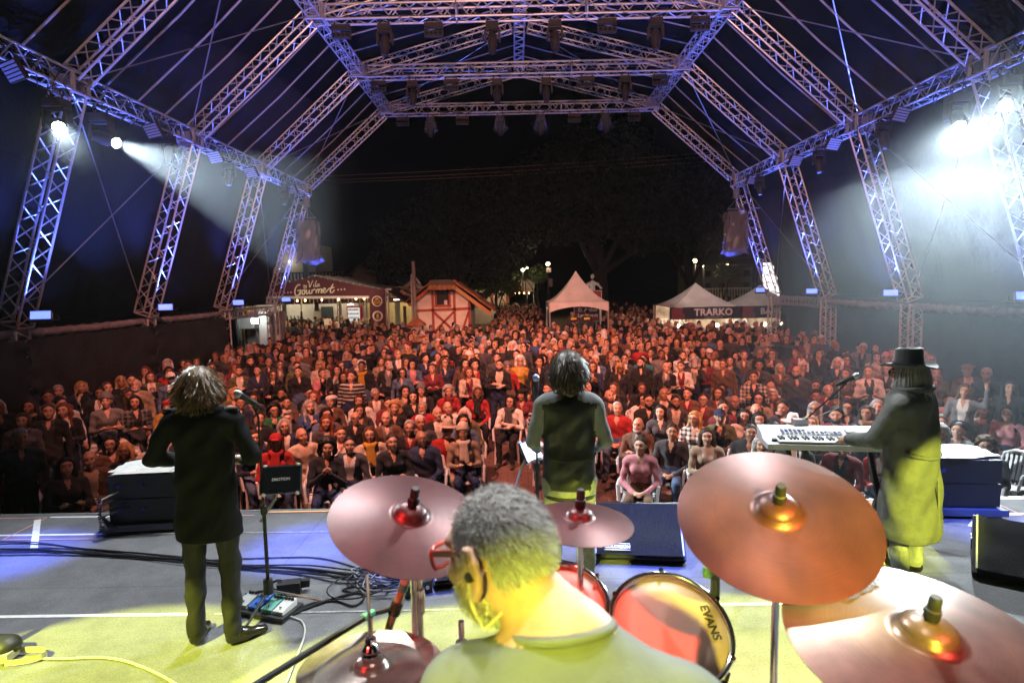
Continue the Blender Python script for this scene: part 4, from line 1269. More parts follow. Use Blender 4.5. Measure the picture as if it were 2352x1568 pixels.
# --- crowd barriers and the mixing position on the right
for i, (x, y, rz) in enumerate(((5.4, 18.6, .0), (7.6, 18.7, .05), (8.4, 16.0, 1.2))):
    t = thing('crowd_barrier', 'steel crowd barrier %s' % ('beside the mixing desk in the crowd', 'behind the mixing desk near the right wall', 'along the right wall by the mixing desk')[i], 'barrier', (x, y, GZ), rz, 'crowd barriers')
    MB().tube([(-1, 0, .12), (-1, 0, 1.05), (-.9, 0, 1.12), (.9, 0, 1.12), (1, 0, 1.05), (1, 0, .12)], .022, 6).build('frame', M_STEEL, t)
    for k in range(12):
        MB().tube([(-.92 + .167 * k, 0, .2), (-.92 + .167 * k, 0, 1.1)], .01, 5).build('bar', M_STEEL, t)
    MB().tube([(-1, 0, .2), (1, 0, .2)], .018, 6).build('bottom_rail', M_STEEL, t)
    for s in (-.8, .8):
        MB().tube([(s, -.25, 0), (s, 0, .14), (s, .25, 0)], .018, 5).build('foot', M_STEEL, t)
md = thing('mixing_desk', 'dark mixing desk with flight cases amid the right-hand crowd', 'mixing desk', (6.5, 16.8, GZ))
MB().box((0, 0, .45), (2.2, .9, .9)).build('table', M_BLK, md)
MB().prism([(-.4, .9), (.4, .9), (.4, 1.05), (-.4, 1.30)], -.9, .5, 'x').build('console', M_BLK, md)
MB().box((.85, .1, 1.2), (.5, .5, .6)).build('flight_case', M_BLK, md)
for k in range(14):
    MB().box((-.85 + .1 * k, -.2, 1.26), (.03, .06, .02)).build('fader', M_STEEL, md)
# ------------------------------------------------------------------ people: shared makers
def attr_mat(name, prop, rough=.8, var=.18, pattern=False, sheen=.0, spec=.25, sub=0.0):
    if name in MATS:
        return MATS[name]
    m = bpy.data.materials.new(name); m.use_nodes = True
    nt = m.node_tree; b = nt.nodes['Principled BSDF']
    b.inputs['Roughness'].default_value = rough
    b.inputs['Specular IOR Level'].default_value = spec
    b.inputs['Sheen Weight'].default_value = sheen
    a = nt.nodes.new('ShaderNodeAttribute'); a.attribute_type = 'OBJECT'; a.attribute_name = prop
    tc = nt.nodes.new('ShaderNodeTexCoord')
    n = nt.nodes.new('ShaderNodeTexNoise'); n.inputs['Scale'].default_value = 14; n.inputs['Detail'].default_value = 5
    nt.links.new(tc.outputs['Object'], n.inputs['Vector'])
    mr = nt.nodes.new('ShaderNodeMapRange'); mr.inputs[1].default_value = .3; mr.inputs[2].default_value = .7; mr.inputs[3].default_value = 1 - var; mr.inputs[4].default_value = 1 + var
    nt.links.new(n.outputs[0], mr.inputs[0])
    mul = nt.nodes.new('ShaderNodeVectorMath'); mul.operation = 'SCALE'
    nt.links.new(a.outputs['Vector'], mul.inputs[0]); nt.links.new(mr.outputs[0], mul.inputs['Scale'])
    out = mul.outputs[0]
    if pattern:
        pa = nt.nodes.new('ShaderNodeAttribute'); pa.attribute_type = 'OBJECT'; pa.attribute_name = 'pattern'
        pc = nt.nodes.new('ShaderNodeAttribute'); pc.attribute_type = 'OBJECT'; pc.attribute_name = 'second'
        sx = nt.nodes.new('ShaderNodeSeparateXYZ'); nt.links.new(tc.outputs['Object'], sx.inputs[0])
        def band(sock, f):
            k = nt.nodes.new('ShaderNodeMath'); k.operation = 'MULTIPLY'; k.inputs[1].default_value = f; nt.links.new(sock, k.inputs[0])
            s = nt.nodes.new('ShaderNodeMath'); s.operation = 'SINE'; nt.links.new(k.outputs[0], s.inputs[0])
            g = nt.nodes.new('ShaderNodeMath'); g.operation = 'GREATER_THAN'; g.inputs[1].default_value = .2; nt.links.new(s.outputs[0], g.inputs[0])
            return g.outputs[0]
        bz = band(sx.outputs['Z'], 85); bx = band(sx.outputs['X'], 85)
        # pattern 1 = stripes, 2 = checks
        g1 = nt.nodes.new('ShaderNodeMath'); g1.operation = 'GREATER_THAN'; g1.inputs[1].default_value = .5; nt.links.new(pa.outputs['Fac'], g1.inputs[0])
        g2 = nt.nodes.new('ShaderNodeMath'); g2.operation = 'GREATER_THAN'; g2.inputs[1].default_value = 1.5; nt.links.new(pa.outputs['Fac'], g2.inputs[0])
        f1 = nt.nodes.new('ShaderNodeMath'); f1.operation = 'MULTIPLY'; nt.links.new(bz, f1.inputs[0]); nt.links.new(g1.outputs[0], f1.inputs[1])
        f2 = nt.nodes.new('ShaderNodeMath'); f2.operation = 'MULTIPLY'; nt.links.new(bx, f2.inputs[0]); nt.links.new(g2.outputs[0], f2.inputs[1])
        ad = nt.nodes.new('ShaderNodeMath'); ad.operation = 'ADD'; nt.links.new(f1.outputs[0], ad.inputs[0]); nt.links.new(f2.outputs[0], ad.inputs[1])
        hf = nt.nodes.new('ShaderNodeMath'); hf.operation = 'MULTIPLY'; hf.inputs[1].default_value = .6; nt.links.new(ad.outputs[0], hf.inputs[0])
        mx = nt.nodes.new('ShaderNodeMix'); mx.data_type = 'RGBA'
        nt.links.new(hf.outputs[0], mx.inputs[0]); nt.links.new(out, mx.inputs[6]); nt.links.new(pc.outputs['Vector'], mx.inputs[7])
        out = mx.outputs[2]
    nt.links.new(out, b.inputs['Base Color'])
    MATS[name] = m
    return m
A_SKIN = attr_mat('person skin', 'skin', .5, .10, spec=.4)
A_TOP = attr_mat('person top', 'top', .85, .25, True, sheen=.1)
A_LEG = attr_mat('person trousers', 'legs', .85, .2)
A_INN = attr_mat('person inner shirt', 'inner', .85, .12)
A_TINT = attr_mat('tinted hair', 'tint', .55, .45)
A_HAT = attr_mat('tinted cloth', 'tint', .85, .2)
M_SHOE = mat('dark shoes', (.03, .027, .025), .45)
M_EYE = mat('eye dark', (.085, .05, .038), .3)
M_LIP = mat('lips', (.36, .13, .11), .5)
M_TEETH = mat('teeth', (.75, .72, .66), .35)
PMATS = [A_SKIN, A_TOP, A_LEG, M_SHOE, A_INN, M_EYE, M_LIP]

def rotz(p, a, c=(0, 0)):
    x, y = p[0] - c[0], p[1] - c[1]
    return (c[0] + x * math.cos(a) - y * math.sin(a), c[1] + x * math.sin(a) + y * math.cos(a), p[2])

def head_prims(hc, yaw=0, tilt=0, fem=False, sk=0, fine=False):
    """face looks to -Y; hc is the head centre"""
    def P(x, y, z):
        y2 = y * math.cos(tilt) - z * math.sin(tilt); z2 = y * math.sin(tilt) + z * math.cos(tilt)
        q = rotz((x, y2, z2), yaw)
        return (hc[0] + q[0], hc[1] + q[1], hc[2] + q[2])
    R = (Matrix.Rotation(yaw, 3, 'Z') @ Matrix.Rotation(tilt, 3, 'X'))
    Rn = [list(r) for r in R]
    j = .9 if fem else 1.0
    L = [ell(P(0, .008, .018), (.076, .098, .098), sk, .02, Rn), ell(P(0, -.032, -.05), (.056 * j, .058, .066), sk, .03, Rn), ell(P(0, -.07, -.088), (.024 * j, .022, .024), sk, .02, Rn),
         ell(P(0, -.078, .03), (.052, .02, .02), sk, .02, Rn), capsule(P(0, -.092, .012), .008, P(0, -.112, -.022), .0135, sk, .012),
         ell(P(.037, -.072, -.025), (.024, .02, .022), sk, .02, Rn), ell(P(-.037, -.072, -.025), (.024, .02, .022), sk, .02, Rn),
         ell(P(.031, -.094, .012), (.017, .014, .011), sk, .008, Rn, True), ell(P(-.031, -.094, .012), (.017, .014, .011), sk, .008, Rn, True),
         ell(P(.079, .012, -.005), (.011, .022, .034), sk, .008, Rn), ell(P(-.079, .012, -.005), (.011, .022, .034), sk, .008, Rn),
         ell(P(0, -.088, -.055), (.026, .014, .011), sk, .01, Rn)]
    return L, P

def head_rule(cen, mi, hc, yaw, tilt, eye=5, lip=6, sk=0):
    q = cen - np.array(hc)
    c, s = math.cos(-yaw), math.sin(-yaw)
    x = q[:, 0] * c - q[:, 1] * s; y = q[:, 0] * s + q[:, 1] * c; z = q[:, 2]
    c, s = math.cos(-tilt), math.sin(-tilt)
    y, z = y * c - z * s, y * s + z * c
    fr = (y < -.055) & (mi == sk)
    e = fr & (np.abs(np.abs(x) - .031) < .0125) & (np.abs(z - .010) < .0072)
    b = fr & (np.abs(np.abs(x) - .031) < .020) & (np.abs(z - .037) < .0040)
    l = fr & (np.abs(x) < .025) & (np.abs(z + .057) < .0085)
    mi = mi.copy(); mi[e | b] = eye; mi[l] = lip
    return mi

def arm(L, sh, el, wr, hd, m=1, r=.05, skin=0, bare=False, fingers=False, k=.03):
    L.append(capsule(sh, r * 1.12, el, r * .9, m, k)); L.append(capsule(el, r * .9, wr, r * .66, skin if bare else m, .02))
    d = Vector(hd) - Vector(wr); dn = d.normalized()
    pm = Vector(wr) + dn * .045
    L.append(capsule(tuple(Vector(wr) + dn * .01), .026, tuple(pm + dn * .03), .034, skin, .012))
    side = dn.cross(Vector((0, 0, 1)))
    side = side.normalized() if side.length > .1 else Vector((1, 0, 0))
    for q in range(4):
        b = pm + dn * .035 + side * (.019 * (q - 1.5)); t = b + dn * (.058 - .008 * abs(q - 1.4)) - Vector((0, 0, .012))
        L.append(capsule(tuple(b), .0105, tuple(t), .0085, skin, .004))
    L.append(capsule(tuple(pm + side * .025), .012, tuple(pm + side * .052 + dn * .035), .009, skin, .006))

def body(pose, armp, build=1.0, fem=False, yaw=0.0, tilt=0.0, vox=.016, jacket=True):
    """pose stand/sit, faces -Y, feet at z=0 (sit: seat height .44)"""
    L = []
    b = build
    if pose == 'stand':
        pz, cz, hz_, hy = .95, 1.27, 1.575, -.01
        L += [capsule((0, 0, .93), .135 * b, (0, 0, 1.06), .125 * b, 2, .05, (1.12, .85, 1)), capsule((0, .0, 1.04), .130 * b, (0, -.005, 1.30), .150 * b, 1, .05, (1.14, .76, 1))]
        for s in (-1, 1):
            L += [capsule((s * .085, 0, .92), .088 * b, (s * .098, -.012, .50), .062, 2, .03), capsule((s * .098, -.012, .50), .062, (s * .10, .02, .09), .047, 2, .02), capsule((s * .10, .035, .045), .042, (s * .115, -.13, .032), .036, 3, .015)]
        ty = 0
    else:
        pz, cz, hz_, hy = .52, .86, 1.165, .03
        L += [capsule((0, .10, .53), .135 * b, (0, .10, .64), .13 * b, 2, .05, (1.15, .95, 1)), capsule((0, .10, .64), .133 * b, (0, .055, .89), .150 * b, 1, .05, (1.14, .80, 1))]
        for s in (-1, 1):
            L += [capsule((s * .09, .06, .52), .088 * b, (s * .13, -.36, .50), .066, 2, .03), capsule((s * .13, -.36, .50), .064, (s * .13, -.33, .09), .047, 2, .02), capsule((s * .13, -.32, .045), .042, (s * .14, -.47, .032), .036, 3, .015)]
        ty = .05
    sz = cz + .105
    L += [capsule((-.125, ty, sz), .075, (.125, ty, sz), .075, 1, .05, (1, .9, .9)), capsule((0, ty + .01, sz + .0), .058, (0, hy + .012, hz_ - .08), .049, 0, .02)]
    S = [(s * .185 * (.5 + .5 * b), ty, sz - .015) for s in (-1, 1)]
    for i, s in enumerate((-1, 1)):
        o = np.array([0, ty, cz])
        if armp == 'down':
            arm(L, S[i], (s * .245, .03, cz - .19), (s * .25, -.04, cz - .42), (s * .24, -.07, cz - .6))
        elif armp == 'cross':
            arm(L, S[i], (s * .24, -.06, cz - .17), (-s * .03, -.23, cz - .11 + .03 * s), (-s * .16, -.20, cz - .06))
        elif armp == 'lap':
            arm(L, S[i], (s * .24, .0, cz - .20), (s * .08, -.20, cz - .27), (s * -.02, -.26, cz - .30))
        elif armp == 'chin':
            if s < 0:
                arm(L, S[i], (s * .20, -.14, cz - .19), (s * .05, -.20, cz + .10), (0, -.14, cz + .20))
            else:
                arm(L, S[i], (s * .23, -.07, cz - .18), (-s * .06, -.23, cz - .19), (-s * .18, -.20, cz - .17))
        elif armp == 'clap':
            arm(L, S[i], (s * .22, -.08, cz - .18), (s * .05, -.26, cz + .02), (s * .008, -.30, cz + .12))
        elif armp == 'phone':
            if s > 0:
                arm(L, S[i], (s * .23, -.18, cz - .06), (s * .10, -.30, cz + .20), (s * .08, -.33, cz + .30))
            else:
                arm(L, S[i], (s * .24, .0, cz - .19), (s * .20, -.15, cz - .33), (s * .10, -.22, cz - .36))
        elif armp == 'hold':
            arm(L, S[i], (s * .23, .0, cz - .19), (s * .12, -.22, cz - .14), (s * .06, -.29, cz - .10))
        elif armp == 'wave':
            if s > 0:
                arm(L, S[i], (s * .30, -.04, cz + .10), (s * .30, -.08, cz + .36), (s * .28, -.09, cz + .5))
            else:
                arm(L, S[i], (s * .24, .02, cz - .19), (s * .22, -.08, cz - .40), (s * .20, -.12, cz - .56))
    hc = (0, hy, hz_)
    H, _P = head_prims(hc, yaw, tilt, fem)
    L += H
    if fem:
        for s in (-1, 1):
            L.insert(1, ell((s * .065, ty - .085, cz - .02), (.06, .05, .06), 1, .05))
    def rule(cen, mi):
        mi = head_rule(cen, mi, hc, yaw, tilt)
        fr = (mi == 1) & (cen[:, 1] < ty - .05)
        if jacket:
            w = .025 + .055 * np.clip((cen[:, 2] - (cz - .28)) / .36, 0, 1)
            mi[fr & (np.abs(cen[:, 0]) < w) & (cen[:, 2] > cz - .3)] = 4
        vneck = fr & (np.abs(cen[:, 0]) < .032 * np.clip((cen[:, 2] - (cz + .02)) / .1, 0, 1)) & (cen[:, 2] > cz + .02)
        mi[vneck] = 0
        return mi
    V, Fq, mi = sdf_mesh(L, vox, rule=rule)
    # cloth folds
    fold = np.isin(np.arange(len(V)), np.unique(Fq[(mi == 1) | (mi == 2)]))
    a = V[fold]
    V[fold] = a + .005 * np.stack([np.sin(a[:, 2] * 38 + a[:, 0] * 25), np.sin(a[:, 2] * 44 + a[:, 0] * 31 + 1), np.zeros(len(a))], 1)
    return np_mesh('person', V, Fq, mi, PMATS), hc, yaw, tilt

def wav(f, a, seed=0):
    return lambda X, Y, Z: a * (np.sin(X * f + seed) * np.sin(Y * f * 1.1 + 2 * seed) * np.sin(Z * f * .6 + seed) + .5 * np.sin(X * f * 2.3 + seed) * np.sin(Y * f * 2.1) * np.sin(Z * f * 1.2))
def hair_mesh(kind, vox=.014):
    cap = [ell((0, .016, .034), (.086, .104, .098), 0)]
    cl = lambda t: (lambda X, Y, Z: -(Y * .75 + Z * .66 - t))
    if kind == 'short':
        r = sdf_mesh(cap, vox, noise=wav(60, .005, 1), clip=cl(.004))
    elif kind == 'thin':
        r = sdf_mesh([ell((0, .016, .022), (.084, .104, .092), 0)], vox, noise=wav(60, .004, 2), clip=lambda X, Y, Z: np.maximum(-(Y * .95 + Z * .25 - .0), Z - .075))
    elif kind == 'quiff':
        r = sdf_mesh(cap + [ell((0, -.045, .115), (.065, .05, .032), 0)], vox, noise=wav(70, .007, 3), clip=cl(.000))
    elif kind == 'curly':
        r = sdf_mesh([ell((0, .02, .04), (.125, .125, .125), 0), ell((.08, .03, -.05), (.06, .07, .07), 0), ell((-.08, .03, -.05), (.06, .07, .07), 0)], vox, noise=wav(75, .016, 4), clip=lambda X, Y, Z: np.minimum(-(Y * .75 + Z * .66 - .004), np.maximum(-(Y - .0), -(np.abs(X) - .07))))
    elif kind == 'bob':
        r = sdf_mesh(cap + [capsule((s * .082, .01, .02), .03, (s * .088, .005, -.12), .03, 0) for s in (-1, 1)] + [capsule((0, .06, .03), .07, (0, .07, -.10), .06, 0, .03, (1.3, .8, 1))], vox, noise=wav(55, .006, 5), clip=lambda X, Y, Z: np.minimum(-(Y * .75 + Z * .66 - .000), np.maximum(-(Y + .045), -(np.abs(X) - .062))))
    elif kind in ('long', 'wavy'):
        a = .006 if kind == 'long' else .014
        r = sdf_mesh(cap + [capsule((s * .08, .02, .02), .032, (s * .105, -.02 if kind == 'wavy' else .0, -.26), .035, 0) for s in (-1, 1)] + [capsule((0, .06, .03), .07, (0, .10, -.30), .06, 0, .03, (1.5, .7, 1))], vox, noise=wav(45, a, 6), clip=lambda X, Y, Z: np.minimum(-(Y * .75 + Z * .66 - .000), np.maximum(-(Y + .055), -(np.abs(X) - .060))))
    elif kind == 'bun':
        r = sdf_mesh(cap + [ell((0, .10, .10), (.045, .045, .045), 0, .01)], vox, noise=wav(60, .004, 7), clip=cl(.003))
    elif kind == 'beanie':
        r = sdf_mesh([ell((0, .012, .05), (.092, .112, .115), 0), capsule((0, .012, .05), .093, (0, .012, .052), .093, 0, .01, (1.02, 1.2, .25))], vox, clip=lambda X, Y, Z: -(Z * .95 + Y * .30 - .022))
    elif kind == 'cap':
        r = sdf_mesh([ell((0, .012, .045), (.09, .108, .092), 0), ell((0, -.12, .052), (.068, .075, .012), 0, .01)], vox * .8, clip=lambda X, Y, Z: -(Z - .034))
    elif kind == 'fedora':
        r = sdf_mesh([ell((0, .012, .06), (.165, .175, .014), 0, .01), capsule((0, .012, .07), .088, (0, .012, .13), .078, 0, .012, (1, 1.12, .8)), ell((0, .0, .205), (.02, .08, .03), 0, .02, None, True)], vox * .85)
    elif kind == 'beret':
        r = sdf_mesh([ell((.02, .02, .075), (.115, .125, .055), 0, .01), ell((0, .012, .05), (.09, .108, .05), 0, .02)], vox, clip=lambda X, Y, Z: -(Z - .025))
    V, Fq, mi = r
    return np_mesh(kind, V, Fq, mi, [A_HAT if kind in ('beanie', 'cap', 'fedora', 'beret') else A_TINT])
HAIR = {k: hair_mesh(k) for k in ('short', 'thin', 'quiff', 'curly', 'bob', 'long', 'wavy', 'bun', 'beanie', 'cap', 'fedora', 'beret')}
HATS = ('beanie', 'cap', 'fedora', 'beret')
_g = MB()
for s in (-1, 1):
    _g.tube([(s * .033 + .024 * math.cos(a), -.106, .010 + .019 * math.sin(a)) for a in np.linspace(0, 2 * PI, 13)[:-1]], .003, 4, closed=True)
    _g.tube([(s * .057, -.104, .014), (s * .082, .0, .014)], .003, 4)
_g.tube([(-.009, -.108, .012), (.009, -.108, .012)], .003, 4)
GLASSES = _g.mesh('glasses', mat('glasses frame', (.03, .03, .03), .3))
_V, _F, _m = sdf_mesh([capsule((-.06, -.075, -.145), .035, (.06, -.075, -.145), .035, 0), capsule((-.07, .05, -.12), .035, (.07, .05, -.12), .035, 0), capsule((.075, -.04, -.135), .034, (.075, .04, -.125), .034, 0), capsule((-.075, -.04, -.135), .034, (-.075, .04, -.125), .034, 0), capsule((.03, -.11, -.16), .033, (.045, -.13, -.42), .04, 0, .02, (1, .5, 1)), capsule((-.03, -.11, -.16), .033, (-.04, -.13, -.38), .04, 0, .02, (1, .5, 1))], .017)
SCARF = np_mesh('scarf', _V, _F, _m, [A_HAT])
_V, _F, _m = sdf_mesh([ell((0, -.06, -.085), (.055, .045, .045), 0), ell((.045, -.03, -.06), (.025, .04, .045), 0), ell((-.045, -.03, -.06), (.025, .04, .045), 0)], .013, noise=wav(80, .004), clip=lambda X, Y, Z: np.maximum(Z + .035, -(np.sqrt((X / .03) ** 2 + ((Z + .057) / .012) ** 2) - 1) * .01))
BEARD = np_mesh('beard', _V, _F, _m, [A_TINT])

BODY = {}
for key, args in {
        'stand_down': ('stand', 'down', 1.0, False, .1), 'stand_cross': ('stand', 'cross', 1.06, False, -.15), 'stand_clap': ('stand', 'clap', .96, True, .0), 'stand_phone': ('stand', 'phone', .98, False, .05),
        'stand_hold': ('stand', 'hold', .92, True, -.25), 'stand_chin': ('stand', 'chin', 1.0, True, .2), 'stand_wide': ('stand', 'down', 1.16, False, -.3), 'stand_slim': ('stand', 'down', .9, True, .3), 'stand_wave': ('stand', 'wave', .97, True, .0),
        'sit_lap': ('sit', 'lap', 1.0, False, .12), 'sit_cross': ('sit', 'cross', 1.05, False, -.12), 'sit_chin': ('sit', 'chin', .98, True, .1), 'sit_fem': ('sit', 'lap', .92, True, -.2), 'sit_clap': ('sit', 'clap', .97, True, .05), 'sit_wide': ('sit', 'lap', 1.18, False, .25), 'sit_phone': ('sit', 'hold', .97, True, -.05)}.items():
    BODY[key] = body(args[0], args[1], args[2], args[3], args[4], -.05, .0135, jacket=key not in ('stand_wide', 'sit_fem', 'stand_slim', 'sit_wide'))
    BODY[key + '_plain'] = None

COLS = {'black': (.014, .014, .016), 'charcoal': (.045, .045, .05), 'navy': (.018, .026, .06), 'grey': (.13, .13, .135), 'white': (.56, .54, .51), 'cream': (.42, .36, .29), 'red': (.30, .02, .022), 'maroon': (.13, .02, .028), 'green': (.015, .10, .04), 'blue': (.035, .07, .17), 'denim': (.07, .11, .19),
        'beige': (.24, .18, .125), 'brown': (.10, .055, .032), 'pink': (.42, .17, .19), 'mustard': (.34, .20, .03), 'olive': (.09, .09, .04), 'teal': (.02, .15, .17), 'orange': (.55, .18, .04)}
HAIRC = {'black': (.012, .010, .009), 'dark brown': (.035, .020, .012), 'brown': (.075, .042, .022), 'blonde': (.36, .22, .09), 'grey': (.30, .29, .28), 'white': (.55, .54, .52), 'auburn': (.13, .04, .018)}
SKINS = [(.46, .26, .18), (.52, .31, .22), (.40, .21, .13), (.30, .15, .09), (.20, .095, .055), (.50, .28, .20), (.44, .24, .16)]

def person(key, loc, rz, spec, label, group, scale=1.0, sz=1.0):
    me, hc, yaw, tilt = BODY[key]
    o = link('person', me, None, loc, rz)
    o.scale = (scale, scale, scale * sz)
    tag(o, label, 'person', group)
    o['skin'] = spec['skin']; o['top'] = COLS[spec['top']]; o['legs'] = COLS[spec['legs']]; o['inner'] = COLS[spec['inner']]
    o['pattern'] = float(spec.get('pattern', 0)); o['second'] = COLS[spec.get('second', 'grey')]
    def put(nm, mesh, col=None, s=1.0):
        c = link(nm, mesh, o)
        c.location = hc; c.rotation_euler = (tilt, 0, yaw); c.scale = (s, s, s)
        if col is not None:
            c['tint'] = col
        return c
    if spec['hair'] != 'bald':
        if spec['hat'] and spec['hair'] in ('short', 'quiff', 'bun', 'curly', 'thin'):
            pass
        else:
            put('hair', HAIR[spec['hair']], HAIRC[spec['hcol']])
    if spec['hat']:
        put('hat', HAIR[spec['hat']], COLS[spec['hatc']], 1.03)
    if spec.get('glasses'):
        put('glasses', GLASSES)
    if spec.get('scarf'):
        put('scarf', SCARF, COLS[spec['scarf']])
    if spec.get('beard'):
        put('beard', BEARD, HAIRC[spec['hcol']])
    return o

def rspec(r, fem):
    top = r.choices(['black', 'charcoal', 'navy', 'grey', 'white', 'cream', 'red', 'maroon', 'green', 'blue', 'denim', 'beige', 'brown', 'pink', 'mustard', 'olive', 'teal'], [44, 18, 12, 5, 2.2, 2.2, 1.6, 4, .8, .8, 4, 3, 5, .8, .5, 3, .5])[0]
    hair = r.choices(['long', 'wavy', 'bob', 'bun', 'curly', 'short'], [34, 20, 18, 10, 12, 4])[0] if fem else r.choices(['short', 'quiff', 'thin', 'bald', 'curly'], [48, 16, 14, 14, 4])[0]
    hcol = r.choices(['black', 'dark brown', 'brown', 'blonde', 'grey', 'white', 'auburn'], [26, 28, 16, 14 if fem else 4, 12, 6, 5 if fem else 1])[0]
    if hair == 'thin':
        hcol = r.choice(['grey', 'white', 'dark brown'])
    hat = r.choices([None, 'cap', 'beanie', 'fedora', 'beret'], [90, 3.5 if not fem else 1, 3, 1.2, 1.2])[0]
    return dict(skin=r.choices(SKINS, [8, 8, 6, 4, 2, 8, 8])[0], top=top, legs=r.choices(['black', 'navy', 'denim', 'charcoal', 'beige'], [40, 18, 22, 15, 5])[0],
                inner=r.choices(['white', 'black', 'grey', 'cream', 'maroon', top], [10, 34, 10, 6, 6, 34])[0], hair=hair, hcol=hcol, hat=hat, hatc=r.choice(['black', 'grey', 'maroon', 'white', 'navy', 'beige']),
                glasses=r.random() < .24, scarf=(r.choice(['black', 'grey', 'beige', 'maroon', 'mustard']) if r.random() < (.12 if fem else .04) else None), beard=(not fem) and r.random() < .28,
                pattern=r.choices([0, 1, 2], [94, 2, 4])[0], second=r.choice(['grey', 'white', 'red', 'black']))
HN = {'long': 'long', 'wavy': 'wavy', 'bob': 'bobbed', 'bun': 'pinned-up', 'curly': 'curly', 'short': 'short', 'quiff': 'swept-up', 'thin': 'thinning'}
def look(s):
    g = {1: 'striped ', 2: 'checked '}.get(s['pattern'], '') + s['top'] + ' top'
    if s['hat']:
        h = s['hatc'] + ' ' + s['hat']
    elif s['hair'] == 'bald':
        h = 'bald head'
    else:
        h = HN[s['hair']] + ' ' + s['hcol'] + ' hair'
    return '%s in %s' % ('person with ' + h, g)
